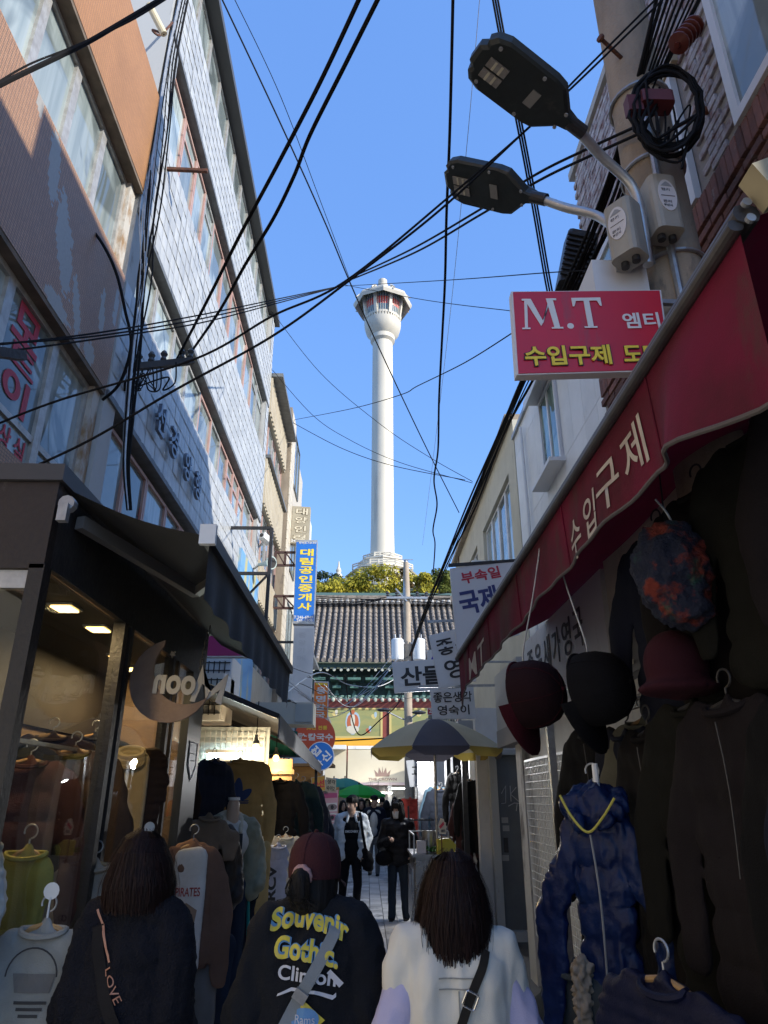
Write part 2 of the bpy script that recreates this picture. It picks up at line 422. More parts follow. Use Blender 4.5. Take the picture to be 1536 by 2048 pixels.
# ================================================================ left: brown mosaic building
def mosaic(name, col, col2, grout, su, sv, patches=()):
    m, nt, b = newmat(name); p = pos(nt); sx = nd(nt, 'SeparateXYZ', {0: p})
    yz = nd(nt, 'CombineXYZ', {0: sx.outputs[1], 1: sx.outputs[2]})
    br = nd(nt, 'TexBrick', {'Vector': yz.outputs[0], 'Color1': col, 'Color2': col2, 'Mortar': grout, 'Scale': 1., 'Mortar Size': .0028, 'Mortar Smooth': .2, 'Brick Width': su, 'Row Height': sv, 'Bias': -.1}, offset=0., squash=1.)
    cs = br.outputs[0]
    nz = nd(nt, 'TexNoise', {'Vector': p, 'Scale': 1.6, 'Detail': 8, 'Roughness': .65})
    cs = mixc(nt, nd(nt, 'MapRange', {'Value': nz.outputs[0], 'From Min': .4, 'From Max': .75, 'To Max': .55}).outputs[0], cs, tuple(c * .5 for c in col))
    hgt = br.outputs['Fac']
    if patches:
        sn = nd(nt, 'VectorMath', {0: yz.outputs[0], 1: (su, sv, 1)}, operation='SNAP')
        n1 = nd(nt, 'TexNoise', {'Vector': sn.outputs[0], 'Scale': 9., 'Detail': 6, 'Roughness': .8})
        acc = None
        for (cy, cz, ry, rz, sh) in patches:
            d = nd(nt, 'VectorMath', {0: sn.outputs[0], 1: (cy, cz, 0)}, operation='SUBTRACT'); q = nd(nt, 'SeparateXYZ', {0: d.outputs[0]})
            yy = nd(nt, 'Math', {0: q.outputs[1], 1: sh, 2: q.outputs[0]}, operation='MULTIPLY_ADD')
            a = nd(nt, 'Math', {0: nd(nt, 'Math', {0: yy, 1: 1 / ry}, operation='MULTIPLY'), 1: 2.}, operation='POWER')
            c_ = nd(nt, 'Math', {0: nd(nt, 'Math', {0: q.outputs[1], 1: 1 / rz}, operation='MULTIPLY'), 1: 2.}, operation='POWER')
            s_ = nd(nt, 'Math', {0: a, 1: c_}, operation='ADD')
            acc = s_ if acc is None else nd(nt, 'Math', {0: acc, 1: s_}, operation='MINIMUM')
        f = nd(nt, 'Math', {0: nd(nt, 'Math', {0: n1.outputs[0], 1: 3.4, 2: -.95}, operation='MULTIPLY_ADD'), 1: acc}, operation='GREATER_THAN')
        n3 = nd(nt, 'TexNoise', {'Vector': p, 'Scale': 40, 'Detail': 6})
        cem = mixc(nt, n3.outputs[0], (.30, .28, .25), (.40, .38, .34))
        cs = mixc(nt, f.outputs[0], cs, cem)
        hgt = nd(nt, 'Math', {0: br.outputs['Fac'], 1: f}, operation='MAXIMUM').outputs[0]
    nt.links.new(cs, b.inputs['Base Color']); b.inputs['Roughness'].default_value = .5
    nt.links.new(nd(nt, 'Bump', {'Height': hgt, 'Strength': .6, 'Distance': .006, }, invert=True).outputs[0], b.inputs['Normal'])
    return m
M_mos = mosaic('mosaic_pink_brown', (.50, .275, .155), (.42, .22, .12), (.15, .115, .08), .030, .021,
               [(3.62, 5.72, .10, .3, .25), (3.95, 5.35, .16, .36, .45), (4.3, 5.05, .08, .3, .5), (4.72, 5.35, .06, .25, .2), (3.3, 5.95, .06, .1, .2), (4.95, 5.6, .05, .2, .1), (4.0, 4.88, .25, .08, 0), (4.62, 4.92, .12, .10, 0)])
M_mos2 = mosaic('mosaic_orange_brown', (.52, .25, .085), (.45, .21, .07), (.28, .14, .07), .030, .021)
M_sof = mat('stained_soffit', (.20, .15, .11), .9, col2=(.10, .08, .06), scale=5)
LX, LG = -2.2, -2.34          # facade plane, glass plane of the left row
B1 = thing('mosaic_building', 'brown mosaic-tiled building with peeling patches and red letters in its window', 'building', (-4, 1, 0))
def wall(y0, y1, z0, z1, mt, par, x=LX, d=.5, name='wall', side=-1):
    return MB().box((x + side * d, y0, z0), (x, y1, z1)).build(name, mt, par)
Y1 = 5.05
wall(-4, Y1, 4.83, 6.0, M_mos, B1, name='spandrel')
wall(-4, Y1, 7.03, 8.28, M_mos2, B1, x=LX + .03, name='parapet')
wall(-4, Y1, 2.9, 3.66, M_mos, B1, name='spandrel')
wall(-4, Y1 - .02, 0, 2.9, mat('cream_plaster', (.55, .50, .42), .9), B1, x=LX - .03, name='base_wall')
MB().box((LX - .6, -4, 4.79), (LX - .004, Y1, 4.828)).build('soffit', M_sof, B1)
MB().box((LX - .6, -4, 6.99), (LX + .026, Y1, 7.028)).build('soffit', M_sof, B1)
MB().box((-6, -4, 0), (LX - .62, Y1 - .01, 8.1)).build('core_wall', mat('plain_render', (.32, .3, .27), .9, bump=.2), B1)
M_stain = mat('stained_plaster', (.50, .47, .42), .85, col2=(.30, .19, .10), scale=7, stretch=(1, 1, .5), amt=(.42, .6), bump=.3)
wall(Y1 - .13, Y1 - .002, 6.0, 6.99, M_stain, B1, x=LX - .04, d=.4, name='corner_pier')
wall(Y1 - .13, Y1 - .002, 3.66, 4.79, M_stain, B1, x=LX - .04, d=.4, name='corner_pier')
def window(par, y0, y1, z0, z1, fm, gm=None, transom=None, x=LG, side=-1, fw=.045, back=None, label=None, sash=0., fd=.06):
    """one window: frame ring, pane(s), curtain behind; the part is the frame, its panes are sub-parts"""
    f = MB(); s = side
    X0, X1 = min(x, x - s * fd), max(x, x - s * fd)
    f.box((X0, y0, z0), (X1, y0 + fw, z1)); f.box((X0, y1 - fw, z0), (X1, y1, z1))
    f.box((X0, y0 + fw, z0), (X1, y1 - fw, z0 + fw)); f.box((X0, y0 + fw, z1 - fw), (X1, y1 - fw, z1))
    if transom: f.box((X0 + .008, y0 + fw, transom - fw / 2), (X1 - .008, y1 - fw, transom + fw / 2))
    if sash:
        yc = (y0 + y1) / 2; f.box((X0 + .01, yc - fw * .5, z0 + fw), (X1 - .004, yc + fw * .5, z1 - fw))
    w_ = f.build('window', fm, par)
    if label: w_['label'] = label
    zs = [z0 + fw] + ([transom] if transom else []) + [z1 - fw]
    for a, b2 in zip(zs, zs[1:]):
        xc = x - s * fd * .5 
        MB().box((xc - .004, y0 + fw * .6, a), (xc + .004, y1 - fw * .6, b2)).build('pane', gm or G_win, w_)
    if back and gm: MB().box((x + s * .05, y0, z0), (x + s * .08, y1, z1)).build('curtain', back, w_)
    return w_
M_fr1 = mat('window_alu_pale', (.50, .49, .46), .4, .3, col2=(.36, .34, .31), scale=14, dirt=((.22, .17, .12), 8, .6))
M_room = mat('pale_room', (.70, .71, .62), .9, col2=(.50, .55, .50), scale=1.4, stretch=(1, 3, .4))
M_film = mat('window_film', (.62, .69, .70), .7, col2=(.48, .56, .58), scale=6, amt=(.3, .7))
ys = [4.92]
while ys[-1] > -3: ys.append(ys[-1] - .56)
for a, b2 in zip(ys[1:], ys): window(B1, a, b2, 6.0, 6.99, M_fr1, back=M_room if rnd.random() < .6 else M_curtain)
ys = [4.92, 4.30, 3.62, 2.9, 2.2, 1.5, .8, .1]
for a, b2 in zip(ys[1:], ys): window(B1, a, b2, 3.66, 4.79, M_fr1, transom=3.94, back=M_film)
# red shop lettering on the third pane
M_red = mat('red_film', (.42, .018, .04), .5, dirt=((.55, .3, .32), 30, .66, (1, 1, 1)))
for s, cy, cz, w_, h_ in (('모', 3.93, 4.60, .36, .27), ('드', 3.95, 4.37, .36, .15), ('이', 3.95, 4.13, .34, .26)):
    letter(s, frame((LG + .037, cy, cz), (0, 1, 0), (0, 0, 1)), w_, h_, M_red, B1, bold=.03)
for k, s in enumerate('의상실'):
    letter(s, frame((LG + .037, 3.76 + .19 * k, 3.80), (0, 1, 0), (0, 0, 1)), .14, .17, M_red, B1, bold=.015)

# ================================================================ left: scalloped tile building
Y2a, Y2b = 5.08, 13.25
B2 = thing('scallop_tile_building', 'pale blue-white scalloped tile building with raised metal letters across it', 'building', (-4, 9, 0))
M_tilew = mat('glazed_white_tile', (.49, .495, .48), .35, col2=(.40, .41, .405), scale=4, objrand=.10, dirt=((.40, .42, .43), 9, .62), bump=.12, bscale=30)
M_tilewi = mat('glazed_white_tile_far', (.49, .495, .48), .35, col2=(.40, .41, .405), scale=4, island=.10, dirt=((.40, .42, .43), 9, .62), bump=.12, bscale=30)
M_grout = mat('tile_grout', (.44, .445, .435), .9, dirt=((.25, .24, .22), 4, .58, (1, 1, .3)))
M_dtrim = mat('dark_band', (.17, .18, .185), .55, col2=(.11, .115, .12), scale=8)
bands = [(10.62, 9.52, 1), (8.22, 6.86, 1), (6.0, 4.86, 1)]
lev = [(11.62, 10.62), (9.46, 8.22), (6.8, 6.0), (4.80, 3.6)]
for (zt, zb, _) in bands:
    wall(Y2a, Y2b, zb, zt, M_grout, B2, name='band')
    MB().box((LX - .5, Y2a, zb - .06), (LX + .012, Y2b - .1, zb - .002)).build('lintel', M_dtrim, B2)
wall(Y2a, Y2b, 0, 3.6, mat('grubby_plaster', (.42, .40, .36), .9), B2, name='base_wall')
MB().box((-8, Y2a, 0), (LX - .52, Y2b, 11.9)).build('core_wall', mat('painted_side_wall', (.42, .46, .50), .75, col2=(.36, .40, .44), scale=3, bump=.9, bscale=7), B2)
MB().box((LX - .6, Y2a - .05, 11.68), (LX + .10, Y2b + .06, 11.80)).build('gutter', mat('roof_gutter', (.07, .07, .07), .5), B2)
MB().box((LX - .6, Y2a - .02, 11.802), (LX + .05, Y2b + .03, 11.9)).build('parapet', M_white, B2)
wall(Y2a - .008, Y2a + .35, 6.86, 11.66, M_grout, B2, x=LX - .01, d=.6, name='pier'); wall(Y2b - .4, Y2b, 3.6, 11.66, M_grout, B2, x=LX - .01, name='pier')
wall(Y2a - .008, Y2a + .25, 3.6, 6.86, M_grout, B2, x=LX - .01, name='pier')
# tiles: a hexagon-fronted pillow, 0.16 wide and 0.17 tall, top edge tucked in and the lower lip proud
def tile_geo(b, y, z, w_=.166, h_=.172, x=LX, dz=0.):
    a, c, l = .003, .008, .013 + dz * .4; e = .0022
    vs = [(x, y + e, z + h_ - e), (x, y + w_ - e, z + h_ - e), (x + a, y + w_ - e, z + e), (x + c, y + w_ * .7, z + e - .008), (x + l * .9, y + w_ * .5, z + e - .014), (x + c, y + w_ * .3, z + e - .008), (x + a, y + e, z + e),
          (x + l, y + w_ * .5, z + h_ * .35), (x + a + .002, y + w_ * .5, z + h_ - e)]
    b._add(vs, [(0, 8, 7, 6), (8, 1, 2, 7), (7, 2, 3), (7, 3, 4), (7, 4, 5), (7, 5, 6), (6, 5, 4, 3, 2)])
tcells = []
for (zt, zb, _) in bands:
    nr = int((zt - zb) / .172)
    h_ = (zt - zb) / nr
    for r_ in range(nr):
        for k in range(int((Y2b - Y2a) / .166)): tcells.append((Y2a + k * .166 + .01, zb + r_ * h_, h_))
for z0, z1, ya in ((11.66, 10.62, Y2b - .4), (9.46, 8.22, Y2b - .4), (6.8, 6.0, Y2b - .4), (4.8, 3.6, Y2b - .4), (11.66, 10.62, Y2a), (9.46, 8.22, Y2a)):
    for r_ in range(int((z0 - z1) / .172)):
        for k in range(2): tcells.append((ya + k * .166 + .02, z1 + r_ * .172, .172))
def tkey(c):
    hid = c[1] < 6 and 1 or 0
    return c[0] + (3 if c[1] > 8.9 else 0) + (6 if c[0] < 5.5 else 0)
tcells.sort(key=tkey)
tb = []
for k in range(2):
    q = MB(); tile_geo(q, 0, 0, x=0, dz=.004 * k); tb.append(q.mesh('tile', M_tilew, smooth=True))
far = MB()
for i, (y, z, h_) in enumerate(tcells):
    if i < 298:
        o = link('tile', tb[rnd.randrange(2)], B2); o.matrix_basis = Matrix.Translation((LX + .001 + rnd.uniform(0, .004), y, z)) @ Matrix.Diagonal((1, 1, h_ / .172, 1))
        o.matrix_basis = o.matrix_basis
    else: tile_geo(far, y, z, h_=h_, dz=rnd.uniform(0, .006))
far.build('scallop_tiles', M_tilewi, B2, smooth=True)['kind'] = 'stuff'
M_pink = mat('pink_window_frame', (.42, .24, .20), .5, dirt=((.6, .55, .5), 10, .62), col2=(.48, .32, .27), scale=9)
M_frd = mat('dark_window_frame', (.12, .13, .13), .45)
for li, (zt, zb) in enumerate(lev):
    y = Y2a + (.36 if li < 2 else .27)
    while y < Y2b - .55:
        wd = rnd.choice((.52, .6, .72)) if li else .62
        y2 = min(y + wd, Y2b - .42)
        window(B2, y, y2, zb + .01, zt - .07 if li else zt, (M_pink if rnd.random() < .7 else M_fr1) if li else M_fr1, back=rnd.choice((M_curtain, M_room, M_curtain)), transom=(zt - .33) if rnd.random() < .5 and li else None, fw=.035)
        y = y2 + .012
# raised sign letters
M_sl = mat('blued_steel_letter', (.17, .19, .23), .4, .4); 
for s, pxy in zip('선경양행', ((323, 857), (346, 925), (373, 977), (393, 1014))):
    c = at(*pxy, x=LX + .09)
    letter(s, frame((LX + .05, c.y, 5.26), (0, 1, 0), (0, 0, 1)), .27, .33, M_sl, B2, ext=.035, bold=.016)
# advertising film on the lower windows
M_filmr = mat('faded_red_print', (.38, .10, .09), .6); M_filmb = mat('faded_blue_print', (.16, .24, .5), .6)
for s, y, z, w_, h_, m_ in (('봉제사', 6.55, 4.12, .12, .5, M_filmr), ('무역', 7.7, 4.2, .14, .4, M_filmr)):
    for k, ch in enumerate(s): letter(ch, frame((LG + .037, y, z + .18 - .2 * k), (0, 1, 0), (0, 0, 1)), w_, .16, m_, B2)

# ================================================================ left: beige rows beyond
M_beige = mat('beige_panel', (.52, .46, .35), .7, col2=(.44, .38, .28), scale=2, dirt=((.28, .22, .16), 5, .62))
M_beige2 = mat('cream_tile', (.55, .49, .39), .55, objrand=.1, dirt=((.32, .27, .2), 6, .62))
B3 = thing('beige_office_building', 'beige ribbed-panel building right behind the white tile building', 'building', (-4, 15, 0))
wall(13.3, 16.4, 9.45, 10.35, M_beige, B3, name='parapet'); wall(13.3, 16.4, 7.3, 8.35, M_beige, B3, name='spandrel'); wall(13.3, 16.4, 5.3, 6.1, M_beige, B3, name='spandrel'); wall(13.3, 16.4, 0, 4.0, M_beige, B3, name='base_wall')
MB().box((-8, 13.3, 0), (LX - .52, 16.4, 10.2)).build('core_wall', M_beige, B3)
for (z0, z1) in ((9.47, 10.33), (7.32, 8.33), (5.32, 6.08)):
    for k in range(15): MB().box((LX, 13.32 + k * .205, z0), (LX + .03, 13.42 + k * .205, z1)).build('panel_rib', M_beige, B3)
MB().box((LX - .1, 13.3, 8.35), (LX + .10, 16.4, 8.42)).build('ledge', M_dtrim, B3); MB().box((LX - .1, 13.3, 10.352), (LX + .25, 16.4, 10.44)).build('eave', M_dtrim, B3)
for (zb, zt) in ((8.43, 9.44), (6.11, 7.29), (4.01, 5.29)):
    for k in range(5): window(B3, 13.32 + k * .61, 13.92 + k * .61, zb, zt, M_fr1 if k % 2 else M_pink, back=M_curtain, fw=.04)
B4 = thing('cream_tile_building', 'narrow cream tiled building with a ribbed pier standing beyond the beige one', 'building', (-4, 18, 0))
MB().box((-8, 16.45, 0), (LX - .3, 21, 11.2)).build('core_wall', M_beige2, B4)
wall(17.9, 21, 0, 11.3, M_beige2, B4, x=LX - .02)
pb = MB().box((0, 0, 0), (.035, .235, .235)).mesh('tile', M_beige2, bevel=.006)
for py in (16.5, 16.75, 17.0, 17.25):
    for k in range(46):
        o = link('tile', pb, B4); o.matrix_basis = Matrix.Translation((LX + (.10 if py < 17.2 else .02), py, .25 + k * .24))
wall(16.47, 17.6, 0, 11.45, M_conc, B4, x=LX + .095, d=.4, name='pier')
for k in range(4): window(B4, 18.2, 19.6, 2.5 + k * 2.5, 4.1 + k * 2.5, M_frd, back=M_curtain, x=LX - .04, sash=1)
for k in range(3): MB().box((LX - .02, 19.9, 4.2 + k * 2.4), (LX + .35, 20.9, 4.9 + k * 2.4)).build('air_conditioner', M_white, B4)
M_wallL = mat('pale_blue_wall', (.58, .60, .62), .75, dirt=((.25, .25, .25), 3, .58), bump=.2)
for nm, lab, y0, y1, h, mt in (('low_shop_building', 'low pale blue shop building further down on the left', 21.05, 27, 6.2, M_wallL), ('low_shop_building', 'low grey shop building at the left end of the alley', 27.1, 37.5, 5.2, M_greyp)):
    t = thing(nm, lab, 'building', (-4, (y0 + y1) / 2, 0))
    MB().box((-8, y0, 0), (LX + .05, y1, h)).build('wall', mt, t)
    MB().box((-8, y0, h), (LX + .3, y1, h + .12)).build('roof', M_dtrim, t)
    for k in range(int((y1 - y0) / 1.6)): window(t, y0 + .3 + k * 1.6, y0 + 1.4 + k * 1.6, 3.4, 4.7, M_frd, back=M_curtain, x=LX + .06, sash=1)
# ================================================================ the hill, the tower and the trees round its foot
M_tow = mat('tower_white', (.64, .59, .48), .6, col2=(.56, .515, .42), dirt=((.44, .40, .33), .35, .57, (1, 1, .12)), scale=.25, stretch=(1, 1, .2))
M_hill = mat('hill_earth', (.09, .085, .04), .95, col2=(.05, .06, .025), scale=.2)
TX, TY = at(765, 900, y=227).x, 227.
def zt(py, px=765, y=227.): return at(px, py, y=y).z
hz = zt(1160)
hm = MB(); gx, gy = 40, 30
hv = [[None] * (gx + 1) for _ in range(gy + 1)]
for j in range(gy + 1):
    for i in range(gx + 1):
        x = -260 + 520 * i / gx; y = 62 + 300 * j / gy
        d = math.hypot((x - TX) / 1.5, y - 235)
        z = max(0, (hz - 2) * (1 - max(0, d - 18) / 150)) if d < 170 else 0
        hv[j][i] = hm.bm.verts.new((x, y, z + (noise.noise(Vector((x * .03, y * .03, 0))) * 3 if z > 1 else -.3)))
for j in range(gy):
    for i in range(gx): hm.bm.faces.new((hv[j][i], hv[j][i + 1], hv[j + 1][i + 1], hv[j + 1][i]))
def hill_z(x, y):
    d = math.hypot((x - TX) / 1.5, y - 235); return max(0, (hz - 2) * (1 - max(0, d - 18) / 150)) if d < 170 else 0
hm.build('hill', M_hill, smooth=True)['kind'] = 'structure'
T = thing('observation_tower', 'tall white observation tower with a red-banded glass lookout, on the hilltop', 'tower', (TX, TY, hz))
k = at(787, 900, y=227).x - at(743, 900, y=227).x
rs = k / 2
c0 = (TX, TY, 0)
zs0, zs1 = zt(1120), zt(690)
sh = MB(); sh.lathe([(rs * 1.06, zs0 - 2), (rs * 1.05, zs0), (rs, zs0 + 12), (rs * .97, zs1), (rs * .95, zs1 + .5)], c0, 40); sh.build('shaft', M_tow, T, smooth=True)
px2m = k / 44
col = MB(); r1 = 26 * px2m
col.lathe([(rs * .96, zt(688)), (r1, zt(684)), (r1, zt(676)), (r1 * 1.35, zt(668)), (r1 * 1.5, zt(656)), (r1 * 1.52, zt(650)), (r1 * 1.44, zt(650)), (r1 * 1.44, zt(645)), (r1 * 1.5, zt(645)), (r1 * 1.5, zt(641)), (r1 * 1.3, zt(640))], c0, 40)
col.build('corbel', M_tow, T, smooth=True)
dn = MB()
for i in range(40):
    a = 2 * math.pi * i / 40; rr = r1 * 1.46
    dn.cbox((0, 0, 0), (.5, .5, zt(641) - zt(651)), Matrix.Translation((TX + rr * math.cos(a), TY + rr * math.sin(a), (zt(641) + zt(651)) / 2)) @ rotz(a))
dn.build('dentil', M_tow, T)
M_tg = mat('tower_glass', (.10, .15, .18), .08, spec=.9); M_tred = mat('tower_red_band', (.55, .05, .04), .4)
zb, ztop = zt(641), zt(599); ra, rb_ = 36 * px2m, 44 * px2m
def rz(z): return ra + (rb_ - ra) * (z - zb) / (ztop - zb)
for i in range(8):
    a0 = 45 * i + 22.5
    for (za, zc, mt, nm) in ((zb, zb + (ztop - zb) * .3, M_tg, 'window'), (zb + (ztop - zb) * .3, zb + (ztop - zb) * .6, M_tred, 'red_band'), (zb + (ztop - zb) * .6, ztop, M_tg, 'window')):
        q = MB(); q.lathe([(rz(za), za), (rz(zc), zc)], c0, 6, a0 + 1, a0 + 44); q.build(nm, mt, T)
    mu = MB()
    for j in range(1, 6):
        a = R(a0 + 45 * j / 6); mu.bar((TX + (rz(zb) + .05) * math.cos(a), TY + (rz(zb) + .05) * math.sin(a), zb), (TX + (rz(ztop) + .05) * math.cos(a), TY + (rz(ztop) + .05) * math.sin(a), ztop), .18)
    mu.build('mullion', M_tow, T)
    a = R(a0); pl = MB(); pl.bar((TX + (ra + .2) * math.cos(a), TY + (ra + .2) * math.sin(a), zb - 1), (TX + (rb_ + .5) * math.cos(a), TY + (rb_ + .5) * math.sin(a), ztop + .6), 1.1); pl.build('pillar', M_tow, T)
rf = MB(); ro = 64 * px2m
rf.lathe([(rb_ * .98, ztop), (ro * .95, zt(617)), (ro, zt(612)), (ro, zt(609)), (ro * .8, zt(600)), (ro * .45, zt(592)), (9 * px2m, zt(588)), (8 * px2m, zt(585))], c0, 8, rot=R(22.5))
rf.build('roof', M_tow, T)
hips = MB()
for i in range(8):
    a = R(45 * i + 22.5); f = lambda r, z: (TX + r * math.cos(a), TY + r * math.sin(a), z)
    hips.tube([f(8 * px2m, zt(586)), f(ro * .45, zt(591)), f(ro * .8, zt(599)), f(ro * .99, zt(610))], .28, 6)
hips.build('roof_hip', M_tow, T)
fin = MB(); fin.lathe([(12 * px2m, zt(590)), (13 * px2m, zt(582)), (9 * px2m, zt(580)), (12 * px2m, zt(577)), (12 * px2m, zt(572)), (7 * px2m, zt(571)), (10 * px2m, zt(567)), (10 * px2m, zt(562)), (3 * px2m, zt(558))], c0, 16); fin.build('finial', M_tow, T, smooth=True)
ba = MB(); 
ba.lathe([(rs * 1.9, zt(1150)), (rs * 1.9, zt(1128)), (rs * 2.0, zt(1128)), (rs * 2.0, zt(1125)), (rs * 1.5, zt(1125)), (rs * 1.5, zt(1117)), (rs * 1.1, zt(1117))], c0, 8, rot=R(22.5)); ba.build('base', M_tow, T)
ra2 = MB()
for lv, r_, z0, z1 in ((0, 1.75, 1126, 1117), (1, 2.7, 1146, 1137)):
    for i in range(8):
        p0 = Vector((TX + rs * r_ * math.cos(R(45 * i + 22.5)), TY + rs * r_ * math.sin(R(45 * i + 22.5)), zt(z0))); p1 = Vector((TX + rs * r_ * math.cos(R(45 * i + 67.5)), TY + rs * r_ * math.sin(R(45 * i + 67.5)), zt(z0)))
        hh = zt(z1) - zt(z0)
        for e in (0, .33, .66): ra2.bar(p0.lerp(p1, e), p0.lerp(p1, e) + Vector((0, 0, hh)), .5)
        for e in (.5, .97): ra2.bar(p0 + Vector((0, 0, hh * e)), p1 + Vector((0, 0, hh * e)), .35)
    ra2.lathe([(rs * 1.5, zt(z0) - .4), (rs * r_ + .3, zt(z0) - .4), (rs * r_ + .3, zt(z0)), (rs * 1.5, zt(z0))], c0, 8, rot=R(22.5))
ra2.build('terrace_railing', M_tow, T)
pv = MB()
pv.lathe([(rs * 3.0, zt(1160) - 6), (rs * 3.0, zt(1152)), (rs * 3.1, zt(1156)), (rs * 3.2, zt(1154)), (rs * 2.6, zt(1149)), (0.1, zt(1143))], c0, 8, rot=R(22.5)); pv.build('pavilion_roof', M_tow, T)
sp = MB(); sc_ = at(677, 1150, y=215.); sp.lathe([(1.2, -6), (1.2, 0), (.7, .8), (.9, 1.6), (.4, 2.6), (.15, 4.6)], sc_, 10)
tag(sp.build('spire', M_tow), 'small white pinnacle on the hilltop left of the tower', 'pinnacle')

# trees: trunk and a crown of loose leaf clumps
def leafmat(name, a, b2): return mat(name, a, .7, col2=b2, scale=.35, amt=(.3, .7), island=.35, trans=.25, spec=.2)
M_gink = leafmat('leaf_ginkgo', (.46, .38, .04), (.28, .27, .035)); M_green = leafmat('leaf_green', (.09, .12, .025), (.15, .16, .03)); M_pine = leafmat('leaf_pine', (.035, .06, .03), (.06, .085, .045)); M_rust_l = leafmat('leaf_russet', (.16, .09, .035), (.10, .09, .03)); M_bark = mat('bark', (.07, .05, .035), .9)
def tree(name, label, x, y, ztop, h, r, lm, n=1500, seed=0, conic=0., grp=None, lobes=10, ls=.5):
    rr = random.Random(seed); z0 = ztop - h; gz = min(hill_z(x, y), z0) - 1
    t = thing(name, label, 'tree', (x, y, gz), grp)
    tr = MB(); tr.tube([(x, y, gz), (x + .2, y, z0 + h * .2), (x, y, z0 + h * .75)], [.3, .22, .06], 7)
    for k in range(6):
        a = rr.uniform(0, 6.28); q = rr.uniform(.25, .6); tr.tube([(x, y, z0 + h * q * .8), (x + math.cos(a) * r * .6, y + math.sin(a) * r * .6, z0 + h * (q + .2))], [.12, .03], 5)
    tr.build('trunk', M_bark, t)
    lob = []
    for k in range(lobes):
        u = rr.random(); a = rr.uniform(0, 6.28); zz = .22 + .68 * u
        rad = r * ((1 - zz) * 1.1 if conic else math.sqrt(max(.05, 1 - ((zz - .5) / .55) ** 2)) * .7)
        lob.append((x + rad * math.cos(a), y + rad * math.sin(a), z0 + h * zz, r * rr.uniform(.28, .5)))
    lob.append((x, y, z0 + h * .85, r * .35))
    b = MB()
    for k in range(n):
        lx, ly, lz, lr = lob[rr.randrange(len(lob))]
        v = Vector((rr.gauss(0, 1), rr.gauss(0, 1), rr.gauss(0, 1))).normalized() * lr * (rr.random() ** .35); v.z *= .75
        c = Vector((lx, ly, lz)) + v; s = ls * rr.uniform(.5, 1.2)
        nrm = (v.normalized() + Vector((rr.uniform(-.8, .8), rr.uniform(-.8, .8), rr.uniform(-.3, .9)))).normalized()
        a_ = nrm.cross(Vector((rr.uniform(-1, 1), rr.uniform(-1, 1), .3))).normalized() * s; b2 = nrm.cross(a_).normalized() * s * .6
        b.quad(c - a_, c + b2, c + a_, c - b2)
    b.build('crown', lm, t)
def tpx(name, label, px, py, y, hpx, rpx, lm, **kw):
    c = at(px, py, y=y); s = y / 1340
    tree(name, label, c.x, y, c.z, hpx * s, rpx * s, lm, **kw)
tpx('pine_tree', 'dark blue-green pine rising behind the blue sign left of the tower', 655, 1140, 190, 74, 32, M_pine, seed=1, n=1500, lobes=16)
tpx('ginkgo_tree', 'bright yellow ginkgo tree right under the tower foot', 758, 1140, 176, 72, 52, M_gink, seed=2, n=2200, lobes=16)
tpx('ginkgo_tree', 'yellow-green ginkgo tree between the dark pine and the tower foot', 703, 1152, 178, 62, 46, M_gink, seed=3, n=1900, lobes=14)
tpx('ginkgo_tree', 'yellow ginkgo tree low over the temple ridge near the blue sign', 655, 1168, 168, 52, 40, M_gink, seed=4, n=1300)
tpx('ginkgo_tree', 'greenish yellow ginkgo tree right of the concrete electricity pole', 836, 1150, 172, 60, 36, M_gink, seed=5, n=1300)
tpx('leafy_tree', 'dark olive leafy tree beside the overhead cable bundle on the hill', 874, 1136, 180, 72, 40, M_green, seed=6, n=1600, lobes=12)
tpx('leafy_tree', 'russet brown tree against the white tower terrace', 806, 1136, 192, 46, 26, M_rust_l, seed=7, n=900)
tpx('leafy_tree', 'dark olive tree at the right end of the hilltop', 905, 1146, 184, 64, 34, M_green, seed=8, n=1300)
tpx('leafy_tree', 'green tree at the left end of the hilltop behind the signs', 615, 1160, 182, 60, 36, M_green, seed=9, n=1200)
tpx('leafy_tree', 'low dark green tree directly above the middle of the temple ridge', 735, 1186, 160, 30, 40, M_green, seed=10, n=1000)

# ================================================================ the temple across the end of the alley
TYY = 42.
M_tilek = mat('clay_roof_tile', (.29, .24, .19), .75, col2=(.14, .12, .10), scale=5, amt=(.4, .65), bump=.3, bscale=25, island=.12)
M_rtile = mat('roof_tile_valley', (.09, .08, .07), .85)
M_dch = mat('painted_green_timber', (.035, .085, .07), .6, col2=(.02, .045, .04), scale=6)
M_dchr = mat('painted_red_timber', (.26, .06, .045), .6, col2=(.2, .045, .035), scale=4)
M_rend = mat('rafter_end_white', (.55, .55, .45), .6)
TE = thing('temple', 'Korean temple with a grey tiled roof and painted eaves across the alley end', 'temple', (0, 45, 0))
zr = at(760, 1207, y=47.5).z; ze = at(760, 1322, y=TYY).z
XL, XR = -13., 15.
def roof_pt(t): return (47.5 - 5.7 * t, zr - (zr - ze) * (t ** .82) + .0)
rp = [roof_pt(i / 10) for i in range(11)]
sl = MB()
for (ya, za), (yb, zb2) in zip(rp, rp[1:]): sl.quad((XL, ya, za - .1), (XR, ya, za - .1), (XR, yb, zb2 - .1), (XL, yb, zb2 - .1))
sl.build('roof_bed', M_rtile, TE)
x = XL + .2
ribm = MB()
n_ = 16
for i in range(n_):
    t0, t1 = i / n_, (i + 1) / n_; (ya, za), (yb, zb2) = roof_pt(t0), roof_pt(t1)
    ribm.tube([(0, ya, za), (0, yb, zb2 + .02)], [.105, .125], 8)
ribm.cyl((0, roof_pt(1)[0] - .03, roof_pt(1)[1]), (0, roof_pt(1)[0] - .09, roof_pt(1)[1] - .01), .14, n=10)
ribme = ribm.mesh('tile_row', M_tilek)
